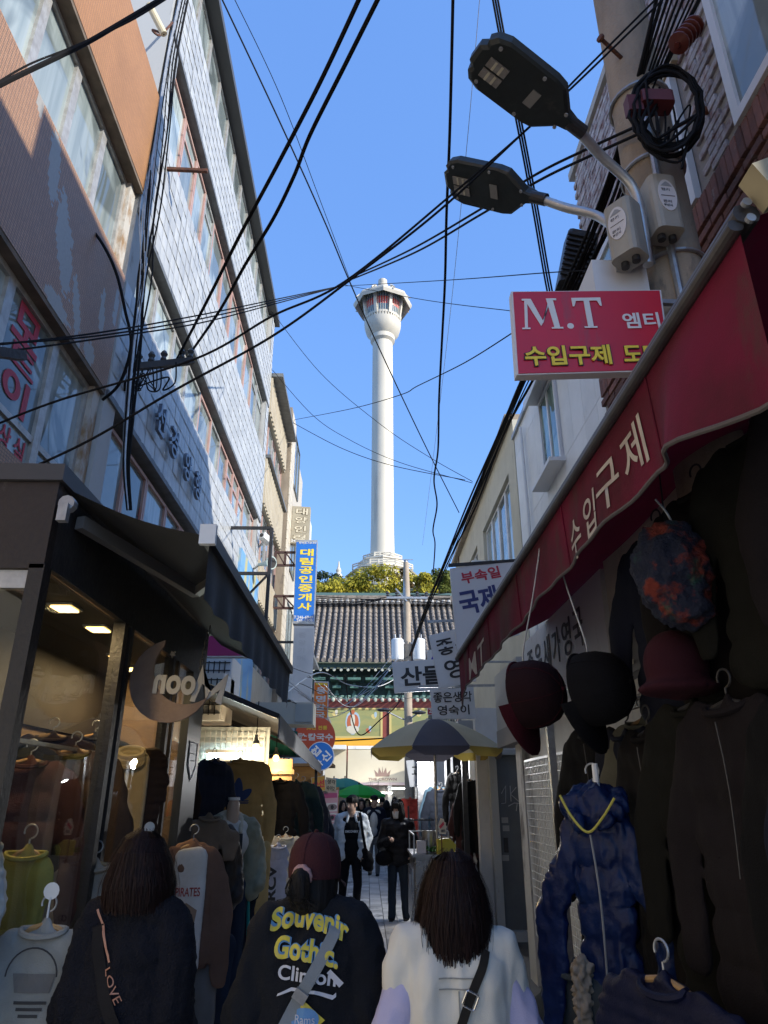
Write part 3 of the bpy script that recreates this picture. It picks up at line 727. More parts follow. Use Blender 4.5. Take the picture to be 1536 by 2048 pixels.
while x < XR:
    o = link('tile_row', ribme, TE); o.matrix_basis = Matrix.Translation((x, rnd.uniform(-.03, .03), rnd.uniform(-.02, .02))); x += .39
rd = MB()
for kz, w_ in ((0, .55), (.16, .5), (.32, .45), (.48, .42)): rd.box((XL, 47.5 - w_ / 2, zr + kz - .1), (XR, 47.5 + w_ / 2, zr + kz + .04))
rd.build('ridge', M_tilek, TE)
rt = MB()
for i in range(72): rt.tube([(XL + .2 + i * .39, 47.2, zr + .15), (XL + .2 + i * .39, 46.9, zr - .12)], .12, 8)
rt.build('ridge_tiles', mat('ridge_mortar', (.42, .39, .34), .8, island=.25), TE)['kind'] = 'stuff'
MB().box((XL, 47.35, zr + .52), (XR, 47.65, zr + .72)).build('ridge_cap', mat('verdigris', (.09, .16, .15), .6), TE)
MB().box((XL, TYY + .1, ze - .35), (XR, TYY + .25, ze - .12)).build('eave_board', M_dch, TE)
for i in range(68):
    q = MB(); xx = XL + .3 + i * .41
    q.cyl((xx, TYY + .12, ze - .5), (xx, TYY + 1.6, ze - .15), .085, n=8); r_ = q.build('rafter', M_dch, TE)
    MB().cyl((xx, TYY + .118, ze - .5), (xx, TYY + .09, ze - .505), .09, n=8).build('rafter_end', M_rend, r_)
zl = at(740, 1400, y=41.2).z
MB().box((XL, TYY + 1.6, zl), (XR, TYY + 1.9, ze - .2)).build('bracket_wall', M_dch, TE)
br = MB()
for i in range(26):
    xx = XL + .6 + i * 1.05
    for kz in range(3):
        br.cbox((xx, TYY + 1.35 - .22 * kz, zl + .55 + .42 * kz), (.24 + .26 * kz, .4 + .35 * kz, .14)); br.cbox((xx, TYY + 1.3 - .2 * kz, zl + .72 + .42 * kz), (.14, .2, .2))
br.build('bracket', mat('painted_bracket', (.06, .14, .12), .6, col2=(.10, .20, .15), scale=9, amt=(.45, .6)), TE)
wv = MB()   # carved green cresting above the lower eave
for i in range(70):
    xx = XL + .2 + i * .4; wv.lathe([(.17, -.04), (.17, .04)], (xx, TYY + .3, zl + .35), 8); wv.cbox((xx, TYY + .35, zl + .22), (.36, .06, .22))
wv.build('cresting', mat('cresting_green', (.10, .19, .155), .6), TE)
lt = MB()
for i in range(70):
    xx = XL + .2 + i * .4; lt.tube([(xx, TYY + 1.2, zl + .35), (xx, 41.0, zl)], .10, 8); lt.sphere((xx, 40.95, zl - .02), (.10, .05, .12), 10, 6)
lt.build('lower_eave_tiles', mat('glazed_eave_tile', (.18, .28, .22), .5, island=.15, col2=(.5, .47, .38), scale=4), TE)['kind'] = 'stuff'
zp1, zp0 = at(700, 1416, y=41.4).z, at(700, 1476, y=41.4).z
MB().box((XL, 41.42, 0), (XR, 42.3, zl + .1)).build('front_wall', M_dchr, TE)
M_mur = mat('mural_ground', (.36, .33, .12), .8, col2=(.25, .28, .12), scale=1.2, stretch=(1, 1, 2.5), amt=(.35, .65))
xa, xb = at(612, 1440, y=41.4).x, at(763, 1440, y=41.4).x
pw = xb - xa
M_or = mat('mural_robe', (.45, .12, .05), .8); M_bl = mat('mural_blue', (.36, .48, .55), .8); M_sk = mat('mural_white', (.62, .58, .46), .8); M_gd = mat('mural_border', (.60, .48, .18), .8)
for kx in range(-2, 3):
    x0 = xa + kx * (pw + .5)
    fr = MB()
    for a_, b2 in (((x0 - .06, 0, zp0), (x0 + .06, 0, zp1)), ((x0 + pw - .06, 0, zp0), (x0 + pw + .06, 0, zp1)), ((x0 + .06, 0, zp0), (x0 + pw - .06, 0, zp0 + .09)), ((x0 + .06, 0, zp1 - .09), (x0 + pw - .06, 0, zp1))):
        fr.box((a_[0], 41.33, a_[2]), (b2[0], 41.419, b2[2]))
    mu = fr.build('mural', M_gd, TE)
    MB().box((x0 + .061, 41.36, zp0 + .091), (x0 + pw - .061, 41.418, zp1 - .091)).build('painted_panel', M_mur, mu)
    def disc(cx, cz, rx, rz_, mt, lay, nm='figure'):
        q = MB(); pts = [(x0 + pw * cx + rx * math.cos(a * .35), zp0 + (zp1 - zp0) * cz + rz_ * math.sin(a * .35) * (1 + .12 * math.sin(3 * a * .35))) for a in range(18)]
        M_ = Matrix(((1, 0, 0, 0), (0, 0, -1, 41.36 - .004 * lay), (0, 1, 0, 0), (0, 0, 0, 1))); q.prism(pts, M_, .004); q.build(nm, mt, mu)
    disc(.62, .52, .42, .62, M_bl, 1, 'halo'); disc(.62, .50, .34, .52, M_or, 2); disc(.62, .28, .36, .22, M_sk, 3); disc(.62, .58, .13, .36, M_sk, 4); disc(.62, .86, .1, .13, M_or, 3)
    for cx, cz in ((.22, .75), (.38, .8), (.28, .35), (.83, .25), (.9, .72)):
        disc(cx, cz, .16, .14, M_or if cz < .5 else M_gd, 1); disc(cx + .02, cz + .06, .08, .16, M_sk if cx < .8 else M_bl, 2)
# arcade front in front of the temple
AR = thing('arcade_front', 'cream sign front of the shopping arcade facing down the alley', 'shopfront', (0, 40, 0))
M_cream = mat('cream_panel', (.60, .54, .40), .6, col2=(.55, .49, .36), scale=.8)
zc1, zc0 = at(700, 1492, y=40).z, at(700, 1565, y=40).z
xq = at(694, 1530, y=40).x
for k_ in range(-3, 4):
    x0 = xq + k_ * 4.35
    MB().box((x0 + .04, 39.9, zc0), (x0 + 4.31, 40.2, zc1)).build('panel', M_cream, AR)
    MB().box((x0 + .04, 39.86, zc1 - .16), (x0 + 4.31, 39.899, zc1)).build('panel_cap', M_white, AR)
MB().box((XL, 39.84, zc0 - .13), (XR, 40.25, zc0 - .004)).build('lower_rail', mat('rail_rose', (.5, .40, .40), .5), AR)
MB().box((XL, 39.95, zc1 + .004), (XR, 40.3, at(700, 1476, y=40).z)).build('yellow_fascia', mat('yellow_fascia', (.70, .36, .03), .6), AR)
MB().box((xq - 1.9, 39.2, zc1 - .2), (xq - .05, 39.9, zc1 + .0)).build('canopy', M_white, AR)
# crown emblem and its word on the panel
cc = at(765, 1549, y=39.89)
M_brn = mat('emblem_brown', (.23, .15, .12), .6)
cr = [(-.42, -.12), (-.52, .28), (-.28, .05), (-.22, .42), (-.04, .08), (0, .5), (.04, .08), (.22, .42), (.28, .05), (.52, .28), (.42, -.12)]
MB().prism([(x_ * .85, y_ * .85) for x_, y_ in cr], frame((cc.x, 39.885, cc.z), (1, 0, 0), (0, 0, 1)), .006).build('crown_emblem', M_brn, AR)
letter('THE CROWN', frame((cc.x, 39.89, zc0 + .16), (1, 0, 0), (0, 0, 1)), 1.5, .14, M_brn, AR)
MB().box((XL, 41.0, 0), (XR, 41.1, zc0 - .14)).build('back_wall', mat('arcade_interior', (.10, .095, .09), .8, col2=(.22, .2, .18), scale=1.5, amt=(.5, .6)), AR)
MB().box((XL, 39.95, 2.36), (XR, 41.0, 2.40)).build('ceiling', M_dark, AR)
for k_ in range(6): MB().box((xq + k_ * 4.35 - 6.5, 39.95, 0), (xq + k_ * 4.35 - 6.3, 40.2, zc0 - .14)).build('post', M_galv, AR)
M_bulb = emit('bulb_glow', (1, .82, .5), 14); M_tube = emit('tube_glow', (.95, 1, 1), 9)
lb = 0
for px, py in ((741, 1591), (756, 1587), (780, 1585), (744, 1600), (757, 1600)):
    c = at(px, py, y=39.5); q = MB(); q.cyl((c.x, 39.5, c.z + .09), (c.x, 39.5, c.z + .02), .03, n=8); t = q.build('light_bulb', M_black)
    tag(t, 'small warm bulb hanging under the arcade edge', 'light bulb', 'bulbs under the arcade edge'); MB().sphere((c.x, 39.5, c.z - .03), .06, 8, 6).build('glass_bulb', M_bulb, t)
    MB().bar((c.x, 39.5, c.z + .09), (c.x, 39.5, 2.5), .01).build('cord', M_cable, t)
for px, py in ((768, 1586), (793, 1577)):
    c = at(px, py, y=40.4); t = MB().box((c.x - .5, 40.3, c.z + .03), (c.x + .5, 40.5, c.z + .08)).build('tube_light', M_white)
    tag(t, 'white tube light glowing inside the arcade', 'tube light', 'tube lights in the arcade'); MB().cyl((c.x - .45, 40.4, c.z), (c.x + .45, 40.4, c.z), .025, n=8).build('tube', M_tube, t)
# ================================================================ right: brick building by the pole
RX = 2.2
B5 = thing('brick_building', 'weathered red-brown brick building with whitewashed upper courses behind the utility pole', 'building', (4, 2, 0))
M_mort = mat('mortar', (.30, .285, .27), .95, bump=.4, bscale=60)
M_brk = mat('red_brick', (.20, .085, .065), .85, objrand=.35, col2=(.14, .07, .06), scale=12, bump=.35, bscale=70, dirt=((.33, .30, .29), 7, .60, (1, 1, 1)))
M_brki = mat('red_brick_far', (.20, .085, .065), .85, island=.35, col2=(.14, .07, .06), scale=12, bump=.35, bscale=70, dirt=((.33, .30, .29), 7, .60, (1, 1, 1)))
M_brkw = mat('whitewashed_brick', (.42, .40, .42), .85, objrand=.2, col2=(.20, .10, .09), scale=11, amt=(.45, .68), bump=.35, bscale=70)
M_brkwi = mat('whitewashed_brick_far', (.42, .40, .42), .85, island=.2, col2=(.20, .10, .09), scale=11, amt=(.45, .68), bump=.35, bscale=70)
MB().box((RX + .02, .3, 0), (8, 5.70, 8.0)).build('wall', M_mort, B5)
MB().box((RX - .03, .27, 8.0), (8.05, 5.74, 8.1)).build('coping', mat('coping_stone', (.4, .39, .37), .8), B5)
MB().box((3.0, .35, 8.1), (6.5, 5.5, 9.02)).build('added_shade_block', M_mort, B5)  # unseen box added on the roof to throw shade on the left facade
wins = [(1.55, 2.96, 5.42, 6.75), (3.50, 4.30, 5.42, 6.62), (4.72, 5.32, 5.42, 6.5)]
bk = []
for k in range(2):
    q = MB(); q.box((0, 0, 0), (.035 + .004 * k, .198, .057)); bk.append((q.mesh('brick', M_brk, bevel=.004), None))
bw = [MB().box((0, 0, 0), (.035, .198, .057)).mesh('brick', M_brkw, bevel=.004), None]
sol = MB().box((0, 0, 0), (.06, .062, .20)).mesh('brick', M_brk, bevel=.004)
cells = []
for r_ in range(64):
    z = 3.62 + r_ * .068
    if 5.2 < z + .06 and z < 5.41: continue
    for k in range(22):
        y = 1.15 + k * .2075 + (.104 if r_ % 2 else 0)
        if y + .2 > 5.72: continue
        if any(a - .22 < y < b2 + .02 and c - .06 < z < d for a, b2, c, d in wins): continue
        if z > 7.95: continue
        cells.append((y, z, 0))
for k in range(67): cells.append((1.2 + k * .067, 5.205, 1))
def bkey(c):
    hid = 0 if (c[1] > 4.15 + (c[0] - 2.3) * -.2 and c[0] > 1.9) else 50
    return hid + c[0] + abs(c[1] - 5.4) * .4
cells.sort(key=bkey)
fr_, fw_ = MB(), MB()
for i, (y, z, s) in enumerate(cells):
    white = z > 5.41 and not s
    dx = rnd.uniform(-.004, .004) - (.012 if (not white and not s and int(z / .068) % 3 == 0) else 0)
    if i < 298:
        o = link('brick', sol if s else (bw[0] if white else bk[rnd.randrange(2)][0]), B5); o.matrix_basis = Matrix.Translation((RX + dx - (.02 if s else 0), y, z))
    else:
        q = fw_ if white else fr_
        if s: q.box((RX - .02 + dx, y, z), (RX + .04, y + .062, z + .2))
        else: q.box((RX + dx, y, z), (RX + .035, y + .198, z + .057))
fr_.build('red_bricks', M_brki, B5)['kind'] = 'stuff'; fw_.build('whitewashed_bricks', M_brkwi, B5)['kind'] = 'stuff'
M_upvc = mat('upvc_white', (.66, .66, .66), .4, dirt=((.4, .38, .36), 8, .62))
for (a, b2, c, d) in wins:
    window(B5, a, b2, c, d, M_upvc, G_lace if a > 3 else None, x=RX + .012, side=1, fw=.07, fd=.05, sash=1 if a < 4 else 0)
MB().box((RX - .05, 3.40, 6.63), (RX + .0, 4.40, 6.72)).build('window_hood', mat('hood_wood', (.4, .32, .2), .7), B5)

# ================================================================ right: white panel house, beige house and further
WX = 2.32
B6 = thing('white_panel_building', 'white metal-panel building with one green-curtained window, right of the tower', 'building', (5, 8, 0))
M_pan = mat('white_panel', (.74, .74, .73), .5, col2=(.66, .66, .65), scale=2, dirt=((.35, .34, .33), 5, .62), bump=.06, objrand=.05)
MB().box((WX + .03, 5.76, 0), (8, 10.0, 7.0)).build('core_wall', M_grout, B6)
k = 0; y = 5.77
while y < 9.95:
    for z0, z1 in ((2.6, 4.0), (4.006, 5.45), (5.456, 6.7), (6.706, 7.05)):
        if z0 < 6 < z1 and 7.25 < y + .2 < 8.3: continue
        MB().box((WX, y, z0), (WX + .025, y + .415, z1)).build('panel', M_pan, B6)
    y += .42
window(B6, 7.46, 8.28, 5.47, 6.68, M_upvc, G_green, x=WX + .02, side=1, sash=1, fw=.05)
hd = MB(); hd.box((WX - .22, 7.40, 6.70), (WX, 8.34, 6.74)); hd.box((WX - .22, 7.40, 6.62), (WX - .19, 8.34, 6.70)); hd.build('window_hood', M_upvc, B6); MB().box((WX - .2, 7.4, 5.40), (WX, 8.34, 5.45)).build('sill', M_upvc, B6)
MB().box((WX - .04, 5.76, 7.052), (WX + .4, 10.0, 7.12)).build('coping', M_galv, B6)
pipe = MB(); pipe.tube([(WX - .05, 9.3, 6.9), (WX - .05, 9.25, 5.5), (WX - .06, 9.3, 4.0), (WX - .05, 9.2, 2.6)], .025, 8); pipe.build('conduit', M_upvc, B6)
B7 = thing('beige_house', 'beige rendered house with a long sliding window beyond the white panel building', 'building', (5, 14, 0))
M_bei = mat('beige_render', (.58, .54, .43), .85, col2=(.50, .46, .36), scale=1.5, dirt=((.27, .24, .18), 4, .6), bump=.2, bscale=40)
for (y0, y1, z0, z1) in ((10.02, 17.9, 0, 4.7), (10.02, 17.9, 6.75, 7.45), (10.02, 10.6, 4.7, 6.75), (13.4, 14.2, 4.7, 6.75), (17.2, 17.9, 4.7, 6.75)):
    MB().box((WX, y0, z0), (WX + .4, y1, z1)).build('wall', M_bei, B7)
MB().box((WX + .42, 10.02, 0), (8, 17.9, 7.4)).build('core_wall', M_bei, B7)
MB().box((WX - .12, 10.02, 7.452), (8, 17.95, 7.55)).build('coping', M_conc, B7)
for y0, y1 in ((10.62, 13.38), (14.22, 17.18)):
    n = 4
    for i in range(n): window(B7, y0 + (y1 - y0) * i / n, y0 + (y1 - y0) * (i + 1) / n - .01, 4.72, 6.73, M_upvc, back=M_curtain, x=WX + .12, side=1)
ac = MB(); ac.rbox((WX - .32, 13.0, 5.4), (WX - .02, 13.8, 6.0), .03); t = ac.build('air_conditioner', M_white); tag(t, 'white air conditioner unit fixed to the beige house wall', 'air conditioner')
fn = MB()
for r_ in (.06, .13, .2): fn.tube([(WX - .05 + .3 * 0 - .02 + .1 * math.cos(a) * 0, 0, 0) for a in (0, 1)], .001) if 0 else None
for i in range(9): fn.box((WX - .25 + 0, 12.985, 5.45 + i * .055), (WX - .06, 12.998, 5.475 + i * .055))
fn.build('grille', M_greyp, t)
for nm, lab, y0, y1, h, mt in (('grey_roofed_shop', 'pale grey sheet-roofed shop sloping down behind the white signs', 18, 26, 6.4, mat('tarp_grey', (.42, .41, .40), .8, col2=(.36, .35, .34), scale=2)), ('corner_shop', 'dull grey corner shop at the right end of the alley', 26.1, 37.6, 5.0, M_greyp)):
    t = thing(nm, lab, 'building', (5, (y0 + y1) / 2, 0))
    MB().box((WX + .05, y0, 0), (8, y1, h - .8)).build('wall', mt, t)
    sl = MB(); sl._add([(WX - .35, y0, h - .9), (8, y0, h + .9), (8, y1, h + .9), (WX - .35, y1, h - .9), (WX - .35, y0, h - .8), (8, y0, h + 1.), (8, y1, h + 1.), (WX - .35, y1, h - .8)], [(0, 3, 2, 1), (4, 5, 6, 7), (0, 1, 5, 4), (1, 2, 6, 5), (2, 3, 7, 6), (3, 0, 4, 7)])
    sl.build('roof', mt, t)
    for k in range(4): window(t, y0 + .5 + k * 1.9, y0 + 1.7 + k * 1.9, 3.3, 4.6, M_frd, back=M_curtain, x=WX + .04, side=1, sash=1)

# ================================================================ right: ground floor wall, grid panel, door niche
SX = 1.76
W1 = thing('shop_wall', 'stained white shop wall with peeling paint beside the grey door', 'wall', (SX, 6.5, 0))
M_peel = mat('peeling_white', (.66, .65, .63), .8, col2=(.57, .56, .54), scale=3, dirt=((.12, .11, .10), 3.2, .585), bump=.3, bscale=18)
MB().box((SX, 4.4, 0), (WX + .2, 8.25, 2.9)).build('wall', M_peel, W1)
MB().box((SX - .09, 8.0, 0), (SX - .002, 8.32, 2.9)).build('pilaster', mat('grimy_column', (.42, .41, .39), .8, dirt=((.10, .09, .085), 5, .52), bump=.3, bscale=20), W1)
MB().box((SX - .03, 6.0, 0), (SX - .002, 7.9, .42)).build('skirting', M_white, W1)
gp = MB(); zg0, zg1, yg0, yg1 = .45, 2.06, 5.9, 7.95
M_grid = mat('grid_white', (.68, .68, .66), .45, dirt=((.3, .25, .2), 12, .62))
for (a, b2) in (((yg0, zg0), (yg1, zg0)), ((yg1, zg0), (yg1, zg1)), ((yg1, zg1), (yg0, zg1)), ((yg0, zg1), (yg0, zg0))): gp.bar((SX - .07, *a), (SX - .07, *b2), .022)
k = 0
for i in range(1, 30): 
    yy = yg0 + i * .07
    if yy < yg1: gp.bar((SX - .07, yy, zg0), (SX - .07, yy, zg1), .006)
for i in range(1, 24):
    zz = zg0 + i * .07
    if zz < zg1: gp.bar((SX - .076, yg0, zz), (SX - .076, yg1, zz), .006)
tag(gp.build('display_grid', M_grid), 'white wire display grid leaning on the stained shop wall', 'display grid')
D = thing('door_niche', 'narrow grey metal door with chalk scribbles in a pale frame', 'door', (2.05, 10.3, 0))
x0, x1 = 1.78, 2.34
M_door = mat('door_grey', (.13, .15, .165), .5, col2=(.10, .115, .13), scale=2.5, dirt=((.22, .22, .22), 6, .66))
MB().box((x0, 10.34, .12), (x1, 10.40, 2.25)).build('leaf', M_door, D)
f = MB(); f.box((x0 - .10, 10.24, 0), (x0 - .002, 10.42, 2.32)); f.box((x1 + .002, 10.24, 0), (x1 + .05, 10.42, 2.32)); f.box((x0, 10.24, 2.252), (x1, 10.42, 2.32)); f.box((x0, 10.24, 0), (x1, 10.42, .118)); f.build('frame', mat('door_frame', (.40, .42, .42), .55, dirt=((.2, .10, .05), 8, .6)), D)
MB().box((x0 + .05, 10.325, 1.02), (x0 + .11, 10.338, 1.2)).build('lock', M_black, D)
MB().box((x0 - .25, 10.42, 0), (x1 + .6, 10.6, 2.9)).build('wall', M_peel, D)
M_chalk = mat('chalk', (.45, .46, .47), .9)
gr = MB()
def scrib(pts): gr.tube([(x0 + .06 + a * .42, 10.333, 1.55 + b2 * .4) for a, b2 in pts], .006, 5)
scrib([(0, .5), (.15, .75), (.12, .2), (-.02, .18)]); scrib([(.3, .75), (.3, .25)]); scrib([(.5, .7), (.3, .48), (.55, .25)]); scrib([(.8, .72), (.62, .62), (.8, .45), (.6, .3)]); scrib([(1, .75), (.85, .45), (1, .3)]); scrib([(.2, .1), (.4, .2), (.7, .18), (.95, .05)]); scrib([(.5, .2), (.45, -.05)]); scrib([(.6, .2), (.65, 0), (.75, .15)])
gr.build('scribble', M_chalk, D)
for (a, z) in ((.04, 1.38), (.05, 1.28), (.02, .92)): MB().box((x0 + a, 10.331, z), (x0 + a + .09, 10.338, z + .07)).build('sticker', mat('old_paper', (.36, .36, .35), .9), D)
for px, lab in ((947, 'white square steel post right of the striped umbrella pole'),):
    c = at(px, 1600, y=11.2); t = MB().box((c.x - .045, 11.15, 0), (c.x + .045, 11.25, 2.55)).build('steel_post', M_white); tag(t, lab, 'post')
# ================================================================ signs
def sign(name, label, cat, tl, tr, br, bl, Y, d=.08, face=None, frm=None, group=None, rim=.014):
    """a sign board at depth Y facing the photographer: edge frame + face panel; returns (thing, matrix at face centre, w, h)"""
    q = [at(*p, y=Y) for p in (tl, tr, br, bl)]
    c = (q[0] + q[1] + q[2] + q[3]) / 4
    F = frame(c, (q[1] - q[0]) + (q[2] - q[3]), (q[0] - q[3]) + (q[1] - q[2])); Fi = F.inverted()
    poly = [(Fi @ v).xy for v in (q[3], q[2], q[1], q[0])]
    o = MB().prism([tuple(p) for p in poly], F, d).build(name, frm or M_galv)
    tag(o, label, cat, group)
    pin = [tuple(p * (1 - rim / max(.05, min(abs(p.x), abs(p.y))))) for p in poly]
    MB().prism(pin, F @ Matrix.Translation((0, 0, .004)), .004).build('face', face, o)
    w_ = (q[1] - q[0]).length; h_ = (q[0] - q[3]).length
    return o, F @ Matrix.Translation((0, 0, .006)), w_, h_
def put(s, S, u, v, w_, h_, m, bold=.02, rot=0., ext=.002, **k):
    """lettering at face fractions u (0 left), v (0 top)"""
    o, F, W, H = S
    return letter(s, F @ Matrix.Translation(((u - .5) * W, (.5 - v) * H, 0)) @ rotz(R(rot)), w_ * W, h_ * H if h_ else None, m, o, bold=bold, ext=ext, **k)
M_sw = mat('sign_white', (.66, .67, .68), .4, dirt=((.5, .49, .47), 5, .62)); M_tblk = mat('sign_black', (.014, .014, .018), .5); M_tred = mat('sign_red_ink', (.52, .03, .06), .5); M_tnavy = mat('sign_navy', (.03, .04, .17), .5)
M_blue = mat('sign_blue', (.02, .17, .60), .4, col2=(.02, .15, .54), scale=3); M_tyel = mat('sign_yellow', (.88, .68, .05), .5); M_tw = mat('sign_letter_white', (.74, .74, .74), .5)
M_org = mat('sign_orange', (.85, .22, .02), .45, col2=(.8, .19, .02), scale=3); M_rr = mat('sign_tomato', (.66, .10, .045), .5, col2=(.6, .09, .04), scale=3); M_tan = mat('sign_tan', (.40, .36, .27), .6, col2=(.34, .3, .22), scale=4)
S = sign('vertical_sign', 'blue vertical sign with yellow Korean letters and phone numbers, on a steel bracket', 'sign', (592, 1080), (635, 1080), (628, 1248), (586, 1247), 15.5, .22, M_blue, M_alu)
for i, ch in enumerate('대림공인중개사'): put(ch, S, .52, .155 + i * .108, .62, .088, M_tyel, .03)
put('제가번호 가-01-910', S, .52, .035, .80, .03, M_tw); put('T.246-6949', S, .5, .928, .86, .035, M_tw, .02); put('246-6909', S, .56, .965, .72, .035, M_tw, .02)
def bracket(px0, py0, px1, Y, zs=(0,)):
    pass
for py0, py1 in ((1102, 1128), (1190, 1214)):
    bk_ = MB(); za, zb_ = at(560, py0, y=15.5).z, at(560, py1, y=15.5).z
    xs = at(590, py0, y=15.5).x
    for z in (za, zb_): bk_.bar((LX, 15.6, z), (xs + .05, 15.6, z), .05)
    xm = (LX + xs) / 2; bk_.bar((xm, 15.6, za), (xm, 15.6, zb_), .05); bk_.bar((LX + .05, 15.6, za), (xm, 15.6, zb_), .03); bk_.bar((xm, 15.6, za), (xs, 15.6, zb_), .03); bk_.bar((LX, 15.6, za), (LX, 15.6, zb_), .06)
    bk_.build('bracket', mat('rusty_bracket', (.07, .035, .03), .8), S[0])
S = sign('vertical_sign', 'tan vertical sign with outlined cream letters, partly behind the blue vertical sign', 'sign', (585, 1012), (621, 1014), (617, 1088), (580, 1086), 17.2, .2, M_tan, M_tan)
for i, ch in enumerate('대양인력'): put(ch, S, .52, .14 + i * .24, .70, .19, mat('outline_brown', (.2, .15, .09), .6), .055); put(ch, S, .52, .14 + i * .24, .66, .175, mat('letter_cream', (.66, .60, .46), .6), .02, ext=.006)
put('24', S, .2, .93, .25, .07, M_tw)
MB().bar((LX, 17.3, S[1].translation.z + .4), (S[1].translation.x, 17.3, S[1].translation.z + .4), .05).build('bracket', M_rust, S[0])
S = sign('vertical_sign', 'blank faded white vertical sign right below the blue one', 'sign', (588, 1252), (628, 1252), (622, 1409), (582, 1408), 15.3, .2, mat('faded_white_board', (.56, .58, .62), .5, col2=(.5, .52, .56), scale=3), M_sw)
for i, ch in enumerate('중앙카메라'): put(ch, S, .42, .12 + i * .1, .4, .07, mat('ghost_letter', (.50, .52, .555), .5), .02)
MB().bar((LX, 15.4, S[1].translation.z + .5), (S[1].translation.x, 15.4, S[1].translation.z + .5), .05).build('bracket', M_black, S[0])
S = sign('vertical_sign', 'orange vertical sign with white letters just beyond the blank white one', 'sign', (628, 1362), (657, 1363), (655, 1440), (626, 1440), 18.2, .2, M_org, M_sw)
MB().prism([(-.4 * S[2], .40 * S[3]), (.4 * S[2], .40 * S[3]), (.4 * S[2], .45 * S[3]), (-.4 * S[2], .45 * S[3])], S[1], .002).build('yellow_line', M_tyel, S[0])
for i, ch in enumerate('동명칼국'): put(ch, S, .5, .25 + i * .21, .66, .17, M_tw, .03)
MB().bar((LX, 18.3, S[1].translation.z), (S[1].translation.x, 18.3, S[1].translation.z), .05).build('bracket', M_black, S[0])
def round_sign(label, px, py, rpx, Y, face, rim):
    c = at(px, py, y=Y); r = rpx * Y / 1460
    F = frame(c, (1, 0, 0), (0, 0, 1)); pts = lambda q: [(q * math.cos(2 * math.pi * k / 40), q * math.sin(2 * math.pi * k / 40)) for k in range(40)]
    o = MB().prism(pts(r), F, .12).build('round_sign', rim); tag(o, label, 'sign'); MB().prism(pts(r * .95), F @ Matrix.Translation((0, 0, .004)), .004).build('face', face, o)
    MB().bar((LX, Y + .06, c.z), (c.x - r * .9, Y + .06, c.z), .045).build('bracket', M_black, o)
    return o, F @ Matrix.Translation((0, 0, .006)), 2 * r, 2 * r
S = round_sign('round tomato-red sign with white and yellow noodle shop letters, behind the round blue sign', 630, 1474, 40, 16.2, M_rr, M_rr)
put('30년 전통', S, .54, .28, .52, .10, M_tyel, .02); put('손칼국수', S, .53, .50, .84, .17, M_tw, .03); put('동', S, .13, .47, .12, .12, M_tw)
S = round_sign('round blue sign with slanted white letters above the grey awning tip', 641, 1512, 27, 13.9, M_blue, M_tw)
put('협', S, .32, .35, .34, .32, M_tw, .03, rot=45); put('신', S, .70, .52, .34, .32, M_tw, .03, rot=45); put('사', S, .45, .78, .28, .26, M_tw, .03, rot=45)
S = sign('small_sign', 'small mustard sign with two red letters under the grey awning tip', 'sign', (622, 1555), (650, 1550), (652, 1582), (623, 1583), 14.6, .06, mat('sign_mustard', (.5, .28, .05), .6), M_tan)
put('수선', S, .52, .5, .8, .55, M_tred, .03)
S = sign('small_sign', 'small tan sign with dark letters beside the mustard sign', 'sign', (652, 1554), (672, 1558), (672, 1583), (652, 1583), 15., .06, M_tan, M_tan)
put('생각', S, .5, .3, .8, .32, M_tblk, .02); put('숙이2', S, .5, .74, .8, .32, M_tblk, .02)
S = sign('eye_poster', 'pink eyebrow salon poster stand with five eye pictures down its side', 'poster', (646, 1577), (678, 1574), (674, 1722), (646, 1722), 15.4, .05, mat('poster_pink', (.56, .33, .38), .6), mat('poster_wood', (.3, .16, .06), .7))
put('반영구눈썹', S, .55, .055, .7, .035, M_tan); MB().prism([(-.17 * S[2] * 2.6, -.0), (.17 * S[2] * 2.6, 0), (.17 * S[2] * 2.6, .07 * S[3]), (-.17 * S[2] * 2.6, .07 * S[3])], S[1] @ Matrix.Translation((0, S[3] * .36, 0)), .003).build('poster_band', mat('poster_magenta', (.42, .08, .2), .6), S[0])
M_pw = mat('poster_white', (.62, .6, .6), .6); M_eye = mat('poster_eye', (.22, .17, .18), .6); M_eyep = mat('poster_eye_pink', (.40, .16, .24), .6)
for i in range(5):
    F = S[1] @ Matrix.Translation((.06 * S[2], S[3] * (.23 - .145 * i), 0)); W_, H_ = S[2], S[3]
    MB().prism([(-.36 * W_, -.06 * H_), (.36 * W_, -.06 * H_), (.36 * W_, .06 * H_), (-.36 * W_, .06 * H_)], F, .003).build('eye_picture', M_pw, S[0])
    e = MB(); e.prism([(.30 * W_ * math.cos(a * .4) + .02, .045 * H_ * math.sin(a * .4)) for a in range(16)], F @ Matrix.Translation((0, 0, .004)), .003); e.build('eye', M_eyep if i == 1 else M_eye, S[0])
    MB().prism([(.1 * W_ * math.cos(a * .4) + .02, .03 * H_ * math.sin(a * .4)) for a in range(16)], F @ Matrix.Translation((0, 0, .007)), .003).build('pupil', M_tblk, S[0])
MB().box((S[1].translation.x - .2, 15.42, 0), (S[1].translation.x + .2, 15.5, S[1].translation.z - .4)).build('stand', M_galv, S[0])
WB = thing('orange_kiosk', 'orange wooden kiosk front behind the pink eye poster', 'kiosk', (-1.3, 16, 0))
MB().box((LX, 15.7, 0), (-.98, 16.4, 2.3)).build('wall', mat('orange_plywood', (.45, .22, .05), .6, col2=(.36, .17, .04), scale=3, stretch=(1, 1, 6)), WB)
MB().box((LX, 15.5, 2.304), (-.72, 16.6, 2.36)).build('roof', mat('kiosk_roof', (.3, .17, .07), .7), WB)
for k in range(8): MB().box((-1.6 + k * .075, 15.68, .1), (-1.535 + k * .075, 15.698, 2.0)).build('slat', mat('orange_plywood', (.45, .22, .05)), WB)

